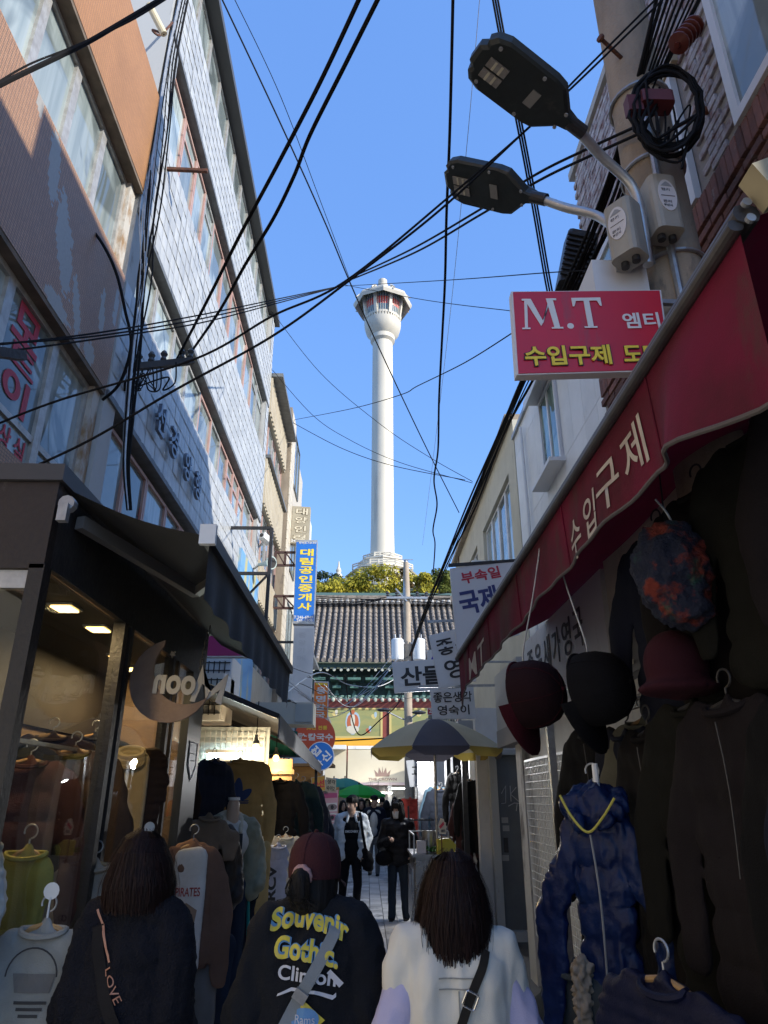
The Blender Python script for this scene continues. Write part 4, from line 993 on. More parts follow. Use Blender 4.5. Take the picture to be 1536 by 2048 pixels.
# right side white boards
def chain(o, S, dx=0.):
    F = S[1]; c = F @ Vector((dx, S[3] / 2, 0)); MB().cyl(c, c + Vector((0, 0, .12)), .006, n=6).build('hook', M_rust, o)
S = sign('hanging_sign', 'large white hanging sign with red and navy letters behind the awning edge', 'sign', (900, 1137), (1034, 1118), (1040, 1268), (914, 1300), 7.6, .05, M_sw, M_sw)
put('부속일', S, .52, .16, .58, .15, M_tred, .025); put('국제', S, .40, .46, .56, .30, M_tnavy, .03)
rod = MB(); a = at(897, 1131, y=7.6); b2 = at(1040, 1112, y=7.6); rod.bar(a, (WX, 7.62, b2.z), .035); rod.build('rod', M_black, S[0]); chain(S[0], S, -.2)
S = sign('hanging_sign', 'white board with two black characters hung crooked over the street', 'sign', (858, 1271), (950, 1248), (952, 1362), (879, 1378), 8.3, .04, M_sw, M_sw)
put('좋은', S, .56, .28, .78, .30, M_tblk, .02); put('영', S, .42, .70, .38, .36, M_tblk, .02); chain(S[0], S, -.12)
S = sign('hanging_sign', 'white board lettered with two thick black characters, lowest at the street middle', 'sign', (784, 1324), (893, 1317), (896, 1379), (789, 1386), 9.6, .04, M_sw, M_sw)
put('산들', S, .53, .50, .78, .62, M_tblk, .03); chain(S[0], S, -.1)
S = sign('hanging_sign', 'white board with two rows of small black letters above the striped umbrella', 'sign', (860, 1380), (947, 1374), (952, 1438), (865, 1438), 9.2, .04, M_sw, M_sw)
put('좋은생각', S, .5, .27, .88, .36, M_tblk, .015); put('영숙이', S, .5, .72, .72, .34, M_tblk, .015)
rr_ = MB(); c = at(900, 1376, y=9.2); rr_.bar((c.x - .4, 9.22, c.z + .02), (WX, 9.22, c.z + .05), .03); rr_.build('rod', M_galv, S[0])
c = at(905, 1262, y=8.3); 
MB().bar((c.x - .3, 8.34, c.z + .12), (WX, 8.34, c.z + .2), .03).build('rod', M_galv, [o for o in COL.objects if o.name.startswith('hanging_sign.001')][0])
S = sign('small_sign', 'small white sign with a blue ring, mostly hidden behind the crooked white board', 'sign', (855, 1300), (884, 1298), (884, 1345), (855, 1346), 11., .04, M_sw, M_sw)
q = MB(); q.tube([S[1] @ Vector((.05 + .09 * math.cos(a * .3), .09 * math.sin(a * .3), .002)) for a in range(21)], .02, 6, closed=True); q.build('ring', mat('ring_blue', (.06, .05, .42), .5), S[0])
MB().bar(S[1] @ Vector((0, 0, -.03)), (WX, 11.05, S[1].translation.z), .03).build('rod', M_galv, S[0])
S = sign('small_sign', 'small red sign with a white number at the right end of the alley', 'sign', (855, 1416), (866, 1416), (866, 1430), (855, 1430), 24., .05, mat('sign_crimson', (.42, .02, .05), .5), M_tw)
put('2', S, .5, .4, .5, .6, M_tw, .02)
# fascia boards over the right shops (running along the alley)
FB = thing('fascia_sign', 'white fascia board with black letters along the right shopfront, half hidden by hanging caps', 'sign', (SX, 6, 2.5))
MB().box((SX - .13, 4.72, 2.42), (SX - .004, 7.35, 3.2)).build('board', M_sw, FB)
F0 = lambda y, z: frame((SX - .133, y, z), (0, -1, 0), (0, 0, 1))
for i, ch in enumerate('좋은새가영국'): letter(ch, F0(7.05 - i * .34, 2.92), .26, .30, mat('fascia_ink', (.09, .09, .095), .6), FB, bold=.01)
for i, ch in enumerate('좋은'): letter(ch, F0(7.0 - i * .30, 2.6), .2, .16, mat('fascia_ink', (.09, .09, .095)), FB, bold=.01)
FC = thing('fascia_sign', 'cream fascia board with a dark strip numbered 2, nearer than the white fascia', 'sign', (SX, 3.6, 2.5))
MB().box((SX - .11, 2.9, 2.72), (SX - .004, 4.68, 3.25)).build('board', M_bei, FC); MB().box((SX - .12, 2.9, 2.42), (SX - .006, 4.68, 2.715)).build('strip', mat('strip_grey', (.15, .15, .155), .5), FC)
letter('2', F0(4.35, 2.56), .12, .2, mat('gilt', (.5, .45, .36), .5), FC, bold=.0); letter('채', F0(4.2, 2.95), .3, .3, mat('fascia_ink', (.09, .09, .095)), FC, bold=.01)
FD = thing('fascia_sign', 'pale fascia board with a grey lower strip past the white fascia', 'sign', (SX, 7.8, 2.4))
MB().box((SX - .18, 7.5, 2.45), (SX - .004, 8.9, 3.1)).build('board', mat('fascia_pale', (.42, .41, .38), .6), FD); MB().box((SX - .19, 7.5, 2.25), (SX - .006, 8.9, 2.445)).build('strip', mat('fascia_strip', (.25, .24, .23), .6), FD)

# M.T sign on the pole
M_crim = mat('sign_crimson_panel', (.58, .008, .03), .32, col2=(.50, .012, .035), scale=3, dirt=((.30, .05, .06), 4, .60, (1.4, 1, .25)))
S = sign('hanging_sign', 'crimson sign with big white Latin capitals on the utility pole', 'sign', (1022, 583), (1322, 580), (1343, 741), (1033, 750), 2.72, .05, M_crim, M_sw, rim=.006)
o, F, W_, H_ = S
ser = MB()   # serif capitals M . T
def sq(x0, y0, x1, y1): return [(x0, y0), (x1, y0), (x1, y1), (x0, y1)]
u = H_ * .37; bx, by = -W_ * .43, H_ * .02
for poly in ([(0.03, 0), (.11, 0), (.20, .98), (.12, .98)], [(.12, 1), (.30, 1), (.56, .22), (.48, .10)], [(.48, .10), (.56, .22), (.80, 1), (.86, 1)], [(.72, 1), (.90, 1), (.99, 0), (.84, 0)], sq(-.04, 0, .18, .05), sq(.76, 0, 1.07, .05), sq(.05, .94, .2, 1), sq(.82, .94, 1.0, 1)):
    ser.prism([(bx + x_ * u * 1.0, by + y_ * u) for x_, y_ in poly], F @ Matrix.Translation((0, 0, .002 + .00002 * len(ser.bm.faces))), .002)
ser.prism([(bx + 1.28 * u + .09 * u * math.cos(a * .4), by + .09 * u + .09 * u * math.sin(a * .4)) for a in range(16)], F, .002)
for poly in (sq(1.82, 0, 1.98, 1.0), sq(1.48, .9, 2.32, 1.0), sq(1.72, 0, 2.08, .05), [(1.48, .72), (1.53, .72), (1.60, .9), (1.48, .9)], [(2.27, .72), (2.32, .72), (2.32, .9), (2.20, .9)]):
    ser.prism([(bx + x_ * u * .96, by + y_ * u) for x_, y_ in poly], F @ Matrix.Translation((0, 0, .002 + .00002 * len(ser.bm.faces))), .002)
ser.build('lettering', M_tw, o)
put('엠티', S, .84, .40, .24, .19, M_tw, .02)
put('수입구제', S, .325, .80, .56, .24, M_tblk, .06); put('수입구제', S, .325, .80, .545, .225, M_tyel, .022, ext=.006)
put('도매', S, .80, .80, .25, .24, M_tblk, .06); put('도매', S, .80, .80, .243, .225, M_tyel, .022, ext=.006)
rodm = MB(); za = F.translation.z + H_ / 2; rodm.bar((F.translation.x - .1, 2.80, za + .02), (1.75, 2.84, za + .02), .025); rodm.bar((F.translation.x + .2, 2.80, za - .1), (1.7, 2.9, za - .1), .025); rodm.build('rod', M_galv, o)

# ================================================================ utility pole with lamps, boxes, coil
PX_, PY_ = at(1325, 450, y=3.0).x, 3.0
P_ = thing('utility_pole', 'thick stained concrete utility pole in front of the brick building', 'utility pole', (PX_, PY_, 0))
pc = MB(); pc.tube([(PX_ + .02, PY_, 0), (PX_, PY_, 4), (PX_ - .005, PY_, 7), (PX_ - .02, PY_, 10.5)], [.185, .165, .15, .13], 28); pc.build('shaft', M_conc, P_, smooth=True)
for z in (3.75, 4.35, 5.05, 5.62):
    q = MB(); q.tube([(PX_ + .172 * math.cos(a * .2244), PY_ + .172 * math.sin(a * .2244), z) for a in range(28)], .012, 6, closed=True); q.build('steel_band', M_galv, P_)
for z, sx in ((4.02, 1), (4.5, -1), (5.3, 1), (5.9, -1)): sb = MB(); sb.cyl((PX_ + sx * .1, PY_ - .1, z), (PX_ + sx * .26, PY_ - .2, z + .03), .012, n=8); sb.cyl((PX_ + sx * .26, PY_ - .2, z + .03), (PX_ + sx * .275, PY_ - .21, z + .032), .024, n=8); sb.build('step_bolt', M_rust, P_)
cdt = MB(); cdt.tube([(PX_ - .06, PY_ - .16, 3.4), (PX_ - .07, PY_ - .165, 4.3), (PX_ - .06, PY_ - .16, 5.5)], .02, 8); cdt.tube([(PX_ + .05, PY_ - .17, 3.4), (PX_ + .06, PY_ - .17, 4.1)], .022, 8); cdt.build('conduit', M_galv, P_)
# control boxes
def cbox_(name, label, px, py, wpx, hpx, Y, rot):
    c = at(px, py, y=Y); s = Y / 1080 * .98
    w_, h_ = wpx * s, hpx * s * 1.08
    b = MB(); M_ = Matrix.Translation(c) @ rotz(rot); b.rbox((-w_ / 2, -.07, -h_ / 2), (w_ / 2, .07, h_ / 2), .035, M_, 3)
    o = b.build(name, mat('box_beige', (.36, .34, .29), .5, col2=(.30, .285, .24), scale=5, dirt=((.25, .13, .05), 8, .64)), None, bevel=0); tag(o, label, 'control box')
    q = MB(); F = M_ @ frame((0, -.074, h_ * .08), (1, 0, 0), (0, 0, 1))
    q.prism([(w_ * .33 * math.cos(a * .2618), h_ * .30 * math.sin(a * .2618)) for a in range(24)], F, .003); q.build('label_plate', M_pw, o)
    for k, (s_, v) in enumerate((('전기', .1), ('', 0), ('관리', -.13), ('부산시', -.2))):
        if s_: letter(s_, F @ Matrix.Translation((-w_ * .06, h_ * v, .001)), w_ * .3, h_ * .05, M_tblk, o, bold=.0, ext=.001)
    MB().box((-w_ * .25, -.0765, h_ * .06), (w_ * .25, -.0745, h_ * .066), M_).build('rule_line', M_tblk, o)
    q = MB(); q.prism([(-w_ * .2, 0), (w_ * .2, 0), (w_ * .1, h_ * .06), (0, h_ * .09), (-w_ * .1, h_ * .05)], F @ Matrix.Translation((0, h_ * .17, .002)), .002); q.build('emblem', M_greyp, o)
    q = MB(); q.cyl(M_ @ Vector((-w_ * .2, 0, -h_ / 2)), M_ @ Vector((-w_ * .2, 0, -h_ / 2 - .03)), .02, n=10); q.cyl(M_ @ Vector((w_ * .2, 0, -h_ / 2)), M_ @ Vector((w_ * .2, 0, -h_ / 2 - .03)), .02, n=10); q.build('gland', M_black, o)
    MB().box((-.03, .06, -h_ * .3), (.03, .2, h_ * .3), M_).build('mount', M_galv, o)
    return o
cbox_('control_box', 'beige lamp control box with an oval paper label on the front of the pole', 1323, 420, 60, 130, 2.76, R(6))
cbox_('control_box', 'beige lamp control box turned sideways, left of the lamp post clamp', 1252, 468, 62, 125, 2.74, R(-52))
sc = at(1226, 562, y=2.95); b = MB(); b.box((sc.x - .14, 2.85, sc.z - .16), (sc.x + .14, 3.1, sc.z + .05)); o = b.build('switch_box', M_sw); tag(o, 'white steel switch box right above the crimson sign', 'switch box'); MB().box((sc.x - .02, 2.835, sc.z - .03), (sc.x + .06, 2.849, sc.z + .01)).build('latch', M_galv, o)
# lamps
def street_lamp(label, neck, tip, arm, wid, roll):
    N, Tp = neck, tip; L = (Tp - N).length; xd = (Tp - N).normalized()
    up = Vector((0, 0, 1)); up = (up - xd * xd.dot(up)).normalized(); up = Quaternion(xd, roll) @ up; sd = xd.cross(up)
    Mx = Matrix(((xd.x, sd.x, up.x, N.x), (xd.y, sd.y, up.y, N.y), (xd.z, sd.z, up.z, N.z), (0, 0, 0, 1)))
    t = thing('street_lamp', label, 'street lamp', N)
    h = wid / 2
    prof = [(0, .18), (.09, .26), (.26, .92), (.36, 1.), (.82, 1.), (.92, .86), (.965, .62), (.955, .46), (1., .30), (1., 0)]
    out = [(L * a, h * b2) for a, b2 in prof] + [(L * a, -h * b2) for a, b2 in prof[::-1]]
    n = len(out); b = MB(); vs = []
    for z, s in ((0, .93), (.012, 1.), (.055, 1.), (.085, .82), (.095, .5)):
        for (x_, y_) in out: vs.append((L * .5 + (x_ - L * .5) * s, y_ * s, z))
    fs = [tuple(range(n))[::-1], tuple(range(4 * n, 5 * n))]
    for k in range(4): fs += [(k * n + i, k * n + (i + 1) % n, (k + 1) * n + (i + 1) % n, (k + 1) * n + i) for i in range(n)]
    b._add(vs, fs, Mx); b.build('housing', mat('lamp_housing', (.020, .026, .026), .5, col2=(.014, .018, .018), scale=8, dirt=((.075, .07, .06), 6, .60, (1, 1, 1)), bump=.05), t)
    M_led = mat('led_panel', (.30, .29, .27), .3, col2=(.2, .19, .18), scale=30)
    for yy in (-.30, .12):
        q = MB(); q.box((L * .70, h * yy, -.008), (L * .88, h * (yy + .34), -.002), Mx); p_ = q.build('led_panel', M_led, t)
        q = MB()
        for i in range(2):
            for j in range(4): q.cbox((L * (.73 + .03 + .06 * i), h * (yy + .06 + .075 * j), -.010), (.012, .012, .004), Mx)
        q.build('led_chip', mat('led_chip', (.55, .52, .4), .3), p_)
    MB().box((L * .38, -h * .30, -.006), (L * .46, h * .30, -.001), Mx).build('rating_plate', mat('plate_grey', (.22, .22, .21), .5), t)
    q = MB()
    for (a, c) in ((.12, .3), (.12, -.3), (.45, .82), (.45, -.82), (.86, .7), (.86, -.7)): q.cyl(Mx @ Vector((L * a, h * c, -.001)), Mx @ Vector((L * a, h * c, -.008)), .010, n=8)
    q.build('screw', M_greyp, t)
    q = MB(); q.cyl(Mx @ Vector((-.07, 0, .03)), Mx @ Vector((.03, 0, .03)), .036, n=14); q.build('collar', M_black, t)
    q = MB(); q.tube(catmull([Mx @ Vector((-.02, 0, .03))] + arm, 8), .026, 12); q.build('arm', M_alu, t, smooth=True)
    return t
pl = Vector((PX_ - .18, 2.8, 4.0))
street_lamp('larger street lamp with the black flat head, upper of the two on the pole', at(1143, 258, y=2.52), at(948, 108, y=2.25), [at(1200, 310, y=2.66), at(1262, 370, y=2.74), at(1282, 430, y=2.76), at(1296, 530, y=2.77)], .30, R(-10))
street_lamp('smaller looking black street lamp head, lower of the two on the pole', at(1066, 401, y=3.1), at(888, 360, y=3.3), [at(1130, 415, y=3.04), at(1195, 432, y=2.95), at(1240, 470, y=2.86), at(1252, 520, y=2.84)], .30, R(14))
# black speaker-like flood box left of the pole
c = at(1153, 530, y=4.3); b = MB(); M_ = Matrix.Translation(c) @ Matrix.Rotation(R(14), 4, 'Y'); b.rbox((-.12, -.1, -.26), (.12, .1, .26), .03, M_); o = b.build('floodlight', M_black); tag(o, 'black finned floodlight box seen from behind, left of the pole cabinets', 'floodlight')
q = MB()
for i in range(9): q.box((-.125, -.12, -.22 + i * .05), (.1, -.101, -.20 + i * .05), M_)
q.build('fin', M_black, o); MB().bar(c, (RX + .0, 4.45, c.z), .03).build('bracket', M_black, o)
# insulator and red clamp
c = at(1372, 70, y=2.5); b = MB()
ax = (at(1345, 95, y=2.5) - at(1385, 50, y=2.5)).normalized()
for k in range(5): b.lathe([(.014, -.012), (.058, -.006), (.058, .004), (.014, .014)], (0, 0, k * .042 - .085), 14)
b.bm.transform(Matrix.Translation(c) @ ax.to_track_quat('Z', 'Y').to_matrix().to_4x4())
b.cyl(c - ax * .11, c + ax * .11, .016, n=8); t = b.build('insulator', mat('insulator_red', (.10, .02, .015), .4)); tag(t, 'ribbed red-brown insulator on the cable bundle near the top right', 'insulator')
c = at(1310, 205, y=2.62); b = MB(); b.rbox((c.x - .09, c.y - .05, c.z - .04), (c.x + .09, c.y + .05, c.z + .04), .02); b.box((c.x - .16, c.y - .03, c.z - .09), (c.x - .08, c.y + .03, c.z + .02)); t = b.build('cable_clamp', mat('clamp_oxide', (.11, .02, .025), .6)); tag(t, 'dark red cable clamp strapped to the pole below the insulator', 'clamp')
q = MB(); q.bar((c.x + .05, c.y, c.z), (PX_ - .02, PY_ - .15, c.z), .03); q.build('strap', M_galv, t)
coil = MB(); rr = random.Random(3)
for k in range(10):
    cx, cy = 1335 + rr.uniform(-6, 6), 222 + rr.uniform(-8, 8); rx, ry = 66 + rr.uniform(-8, 8), 78 + rr.uniform(-10, 10)
    coil.tube([at(cx + rx * math.cos(a * .196) * (1 + .04 * math.sin(3 * a)), cy + ry * math.sin(a * .196), y=2.58 + k * .012) for a in range(32)], .0085, 6, closed=True)
tag(coil.build('cable_coil', M_cable), 'coil of black cable hanging on the right side of the utility pole', 'cable coil')

for i in range(7):
    rr = random.Random(700 + i); x0, y0 = rr.uniform(1285, 1325), rr.uniform(150, 215); pts = [(x0, y0), (x0 + rr.uniform(-40, 30), y0 + rr.uniform(40, 90)), (x0 + rr.uniform(-10, 50), y0 + rr.uniform(90, 130)), (x0 + rr.uniform(20, 80), y0 + rr.uniform(20, 70)), (1330 + rr.uniform(-20, 45), 285 + rr.uniform(-20, 60))]
    b = MB(); b.tube(catmull([at(*p, y=2.56 + .02 * i) for p in pts], 8), rr.uniform(.005, .009), 6); tag(b.build('cable', M_cable), 'loose black cable end drooping round the clamp on the utility pole', 'cable', 'loose cable ends on the utility pole')
# ================================================================ cables over the street
NW = [0]
def wire(label, pts, y0, y1, r=.008, m=None, group=None, name='cable', k=10, extra=None):
    n = len(pts); P3 = []
    ln = [0]
    for a, b2 in zip(pts, pts[1:]): ln.append(ln[-1] + math.hypot(b2[0] - a[0], b2[1] - a[1]))
    for (px, py), l in zip(pts, ln):
        t = l / ln[-1]; P3.append(at(px, py, y=1 / ((1 - t) / y0 + t / y1)))
    b = MB(); b.tube(catmull(P3, k) if k > 1 else P3, r, 6)
    if extra: extra(b, P3)
    return tag(b.build(name, m or M_cable, smooth=True), label, 'cable', group)
wire('left one of two thick black cables from the top edge to the cross-arm', [(722, -10), (640, 165), (560, 320), (480, 470), (410, 610), (345, 735)], 2.3, 6.0, .0125)
wire('right one of two thick black cables from the top edge to the cross-arm', [(760, -10), (690, 130), (620, 270), (588, 352), (545, 440), (490, 530), (440, 620), (385, 700)], 2.3, 6.0, .0125)
wire('straight black cable crossing the tower from upper left down to the right bundle', [(440, -10), (560, 245), (650, 445), (700, 565), (760, 700), (850, 890), (918, 1025)], 5, 13, .010)
wire('thin wire running beside the tower cable from the top edge to its joint', [(465, -10), (560, 190), (640, 400), (700, 560)], 5, 9, .005)
wire('wavy black cable hanging from the top edge to right of the tower', [(906, -10), (903, 130), (899, 280), (893, 430), (890, 560), (884, 680), (878, 800), (876, 900), (868, 960), (874, 1010), (866, 1060), (870, 1090), (866, 1150)], 3.2, 14, .012)
wire('hair-thin grey wire hanging right of the wavy black cable', [(960, -10), (930, 330), (890, 720), (845, 1090)], 4, 16, .003, M_galv)
b = None
for i in range(3): wire('thick black cable trio passing behind the lamp heads down to the crimson sign', [(984 + i * 5, -10), (1008 + i * 5, 120), (1040 + i * 5, 280), (1066 + i * 5, 420), (1098 + i * 5, 600), (1135 + i * 5, 750), (1172 + i * 5, 900)], 4.3, 8.5, .010, group='cable trio behind the lamp heads')
wire('twin-looking thin cable from the lower left edge to the top right, upper one', [(-10, 850), (120, 800), (390, 718), (545, 632), (690, 563), (900, 392), (1080, 235), (1150, 160), (1320, -10)], 3.3, 2.5, .006)
wire('twin-looking thin cable from the lower left edge to the top right, lower one', [(20, 955), (180, 880), (350, 780), (545, 672), (700, 560), (880, 420), (1050, 262), (1160, 160), (1330, -5)], 3.0, 2.5, .006)
wire('black cable sagging from the pole over the lamp arm to the tower cable, upper one', [(700, 556), (820, 500), (950, 425), (1070, 350), (1170, 300), (1290, 245)], 7, 2.8, .009)
wire('black cable sagging from the pole over the lamp arm to the tower cable, lower one', [(700, 560), (830, 505), (960, 430), (1080, 360), (1180, 312), (1290, 262)], 7, 2.8, .009)
for i in range(3): wire('thin cable strung from the left edge past the tower top', [(-10, 690 - i * 12 + i * i * 10), (200, 665 + i * 6), (400, 630 + i * 8), (560, 597 + i * 4), (690, 570)], 3.2, 8, .006, group='thin cables from the left edge to the tower joint')
wire('thin wire from the tower joint level to the pole cabinet', [(690, 572), (900, 560), (1100, 545), (1215, 540)], 8, 3.2, .004)
wire('thin wire from the tower joint slanting down to the crimson sign', [(690, 570), (850, 600), (1024, 622)], 8, 5, .004)
wire('thin wire with a small loop, from the left roofs up to the crimson sign', [(586, 840), (700, 818), (800, 790), (835, 772), (930, 725), (1026, 665)], 17, 6, .007)
wire('thin wire curving from the white roof corner down to the right bundle, upper one', [(543, 622), (640, 745), (760, 848), (860, 915), (945, 963)], 12.6, 11, .006)
wire('thin wire curving from the left roofs down to the right bundle, lower one', [(545, 740), (625, 830), (700, 880), (800, 925), (945, 966)], 13.3, 11, .006)
wire('wire sagging from the cream tiled pier across the tower to the right bundle', [(585, 845), (680, 895), (780, 930), (930, 960)], 16.5, 12, .008)
for i in range(9):
    j = i * 5.5; rr = random.Random(40 + i)
    wire('black cable in the heavy bundle along the right facades', [(1345 + j * 2 - 30, -10 + rr.uniform(-5, 5)), (1265 + j, 190 + rr.uniform(-8, 8)), (1205 + j * .8, 400 + rr.uniform(-12, 12)), (1128 + j * .7, 580 + rr.uniform(-14, 14)), (1056 + j * .5 - 10, 745 + rr.uniform(-12, 12)), (990 + j * .35, 880 + rr.uniform(-10, 10)), (935 + j * .3, 1015 + rr.uniform(-10, 10)), (885 + j * .2, 1135 + rr.uniform(-8, 8)), (845 + j * .15, 1230), (818 + j * .1, 1312)], 2.55, 26, rr.uniform(.006, .012), group='heavy cable bundle along the right facades')
wire('thick black cable from the left wall hook up across the orange parapet', [(-10, 175), (40, 150), (120, 112), (180, 82), (260, 35), (335, -10)], 2.4, 2.7, .013)
wire('thin black cable running with the thick one above the orange parapet', [(-10, 168), (60, 128), (150, 92), (260, 42), (345, -10)], 2.4, 2.7, .005)
wire('looped black cable along the mosaic wall down to the corner', [(150, 420), (200, 480), (232, 545), (250, 620), (262, 690), (240, 765), (205, 800)], 4.3, 4.9, .012)
# left corner: cables running down the wall by the tile building, cross-arm
for i in range(14):
    rr = random.Random(90 + i); j = rr.uniform(-1, 1); w_ = rr.uniform(.5, 1.3)
    wire('cable hanging down the corner of the white tiled wall', [(365 + j * 14, -10), (338 + j * 16, 120), (318 + j * 18 + rr.uniform(-6, 6), 270), (300 + j * 16 + rr.uniform(-10, 10), 420), (285 + j * 14 + rr.uniform(-12, 12), 560), (270 + j * 12, 700), (258 + j * 10, 830), (252 + j * 7, 930), (258 + j * 5, 1020)], 5.1, 5.0, .006 * w_ + .002, m=M_cable if rr.random() < .7 else M_galv, group='cables down the corner of the white tiled wall')
c0_, c1_ = at(262, 735, y=5.4), at(385, 722, y=5.75)
b = MB(); b.bar(c0_, c1_, .06); t = b.build('cross_arm', mat('cross_arm_steel', (.05, .045, .042), .7)); tag(t, 'dark steel cross-arm with a tangle of insulators on the white tiled wall', 'cross-arm')
for u in (.1, .3, .5, .8, .95):
    c = c0_.lerp(c1_, u); q = MB(); q.lathe([(.012, 0), (.03, .03), (.02, .06), (.035, .09), (.02, .12), (.01, .13)], c + Vector((0, 0, .02)), 10); q.build('insulator', mat('insulator_grey', (.06, .06, .06), .4), t)
b = MB(); b.bar((LX, 5.35, c0_.z - .02), c0_ + Vector((.05, 0, -.01)), .05); b.build('bracket', M_rust, t)
for i in range(9):
    rr = random.Random(200 + i); x0 = rr.uniform(262, 380); y0 = 725
    wire('loose loop of wire dangling under the left cross-arm', [(x0, y0), (x0 + rr.uniform(-25, 10), y0 + 30 + rr.uniform(0, 25)), (x0 + rr.uniform(-40, 30), y0 + 55), (x0 + rr.uniform(-40, -5), y0 + rr.uniform(5, 30)), (265, 760 + rr.uniform(0, 40))], 5.6, 5.2, rr.uniform(.004, .008), group='loose wire loops under the left cross-arm')
b = MB(); b.bar(at(308, 337, y=5.6), at(415, 342, y=5.6), .035); tag(b.build('steel_rail', M_rust), 'short rusty rail fixed across the tiled wall cables', 'bracket')
b = MB(); a = at(-20, 702, y=3.0); b.bar(a, at(46, 712, y=3.2), .05); tag(b.build('steel_rail', M_black), 'dark bracket stub jutting in at the left edge below the red letters', 'bracket')
# fluorescent fitting up at the corner
b = MB(); a = at(298, 10, y=4.6); e = at(328, 68, y=4.7); b.cyl(a, e, .035, n=10); t = b.build('outdoor_lamp', mat('lamp_diffuser', (.7, .6, .38), .4, dirt=((.35, .15, .05), 9, .62))); tag(t, 'yellowed tube lamp on a rusty arm at the top of the white wall corner', 'lamp')
q = MB(); q.tube(catmull([e, at(305, 60, y=4.75), at(320, 70, y=4.9), at(345, 45, y=5.05)]), .012, 6); q.build('arm', M_rust, t)
for i in range(10):
    rr = random.Random(300 + i); x0, y0 = rr.uniform(560, 650), rr.uniform(1330, 1400)
    wire('thin wire strung across the alley below the temple eave', [(x0, y0), ((x0 + 800) / 2, y0 + rr.uniform(10, 60)), (rr.uniform(770, 830), rr.uniform(1290, 1400))], rr.uniform(9, 14), rr.uniform(20, 28), .006, m=M_galv if i % 3 else M_cable, group='thin wires across the alley below the temple eave')
wire('wavy white wire sagging under the temple eave to the transformer pole', [(560, 1395), (640, 1345), (700, 1370), (760, 1372), (800, 1350), (815, 1330)], 12, 28, .012, m=M_white)
wire('dark cable from the blue sign down the wall into the arcade level', [(690, 1350), (700, 1420), (720, 1470), (760, 1440), (800, 1400), (812, 1330)], 22, 28, .02)
wire('black cable level across the alley above the yellow fascia', [(560, 1482), (660, 1482), (745, 1478), (830, 1472)], 16, 22, .02)

# concrete electricity pole with transformers at the far end
ex = at(815, 1300, y=30.)
E_ = thing('electricity_pole', 'slender concrete electricity pole with two white transformers in front of the temple', 'utility pole', (ex.x, 30, 0))
zt_ = at(813, 1125, y=30.).z
q = MB(); q.tube([(ex.x, 30, 0), (ex.x, 30, zt_ - 1.6), (ex.x - .02, 30, zt_)], [.19, .15, .12], 14); q.build('shaft', mat('pole_tan', (.42, .34, .25), .85, col2=(.34, .27, .2), scale=3), E_, smooth=True)
q = MB(); q.tube([(ex.x - .02, 30, zt_ - 1.7), (ex.x - .02, 30, zt_ + .1)], [.15, .10], 12); q.build('pole_cap', M_galv, E_)
q = MB(); q.bar((ex.x - .3, 29.9, zt_ + .1), (ex.x + .3, 29.9, zt_ + .1), .03); q.bar((ex.x - .9, 29.8, at(813, 1198, y=30).z), (ex.x + .9, 29.8, at(813, 1198, y=30).z), .09)
q.bar((ex.x - .5, 29.8, at(813, 1180, y=30).z), (ex.x, 29.8, at(813, 1205, y=30).z), .06); q.build('crossarm', M_galv, E_)
for dx in (-.85, -.45, .45, .85): 
    q = MB(); q.lathe([(.03, 0), (.09, .05), (.05, .1), (.09, .15), (.04, .22)], (ex.x + dx, 29.8, at(813, 1198, y=30).z + .05), 8); q.build('insulator', mat('insulator_grey', (.06, .06, .06)), E_)
for px in (795, 838):
    c = at(px, 1298, y=29.6); q = MB(); q.lathe([(0.01, -.46), (.25, -.46), (.26, -.4), (.26, .38), (.22, .42), (0.01, .46)], c, 18); q.build('transformer', M_white, E_, smooth=True)
    q = MB(); q.bar((c.x, 29.6, c.z), (ex.x, 30, c.z), .06); q.bar((c.x, 29.6, c.z + .3), (ex.x, 30, c.z + .3), .06)
    for k in (-1, 1): q.cyl((c.x + k * .1, 29.6, c.z + .44), (c.x + k * .1, 29.6, c.z + .62), .03, n=8)
    q.build('transformer_bracket', M_galv, E_)
for px0, px1, py in ((800, 768, 1420), (822, 838, 1425)):
    a, e = at(px0, 1436, y=29.8), at(px1, py, y=29.6); q = MB(); q.tube([(ex.x, 30, a.z - .1), a, e], .03, 8); q.build('lamp_arm', M_galv, E_)
    q = MB(); q.sphere(e, (.30, .14, .08), 12, 6); q.build('lamp_head', M_black, E_)
for i in range(6):
    rr = random.Random(500 + i); wire('distant power line above the temple ridge', [(600, 1190 + i * 4), (700, 1197 + i * 3), (800, 1196 + rr.uniform(-8, 8)), (900, 1195 + rr.uniform(-15, 15))], 33, 31, .02, group='distant power lines above the temple ridge')
# loudspeaker and camera on the left row
c = at(532, 1127, y=12.4); q = MB(); ax = Vector((.75, -.65, -.1)).normalized()
q.tube([c - ax * .2, c - ax * .05, c + ax * .06, c + ax * .14, c + ax * .16], [.03, .04, .07, .12, .125], 18); t = q.build('loudspeaker', mat('speaker_pale', (.38, .46, .44), .5), smooth=True); tag(t, 'pale green horn loudspeaker on the left wall below the camera', 'loudspeaker')
MB().cyl(c + ax * .161, c + ax * .165, .10, n=18).build('horn_mouth', M_black, t); MB().bar(c - ax * .18, (LX, 12.7, c.z - .02), .03).build('bracket', M_galv, t)
c = at(532, 1078, y=13.0); q = MB(); M_ = Matrix.Translation(c) @ rotz(R(-30)) @ Matrix.Rotation(R(-14), 4, 'X'); q.rbox((-.07, -.14, -.06), (.07, .14, .06), .02, M_); t = q.build('security_camera', M_white); tag(t, 'white box security camera above the horn loudspeaker', 'camera')
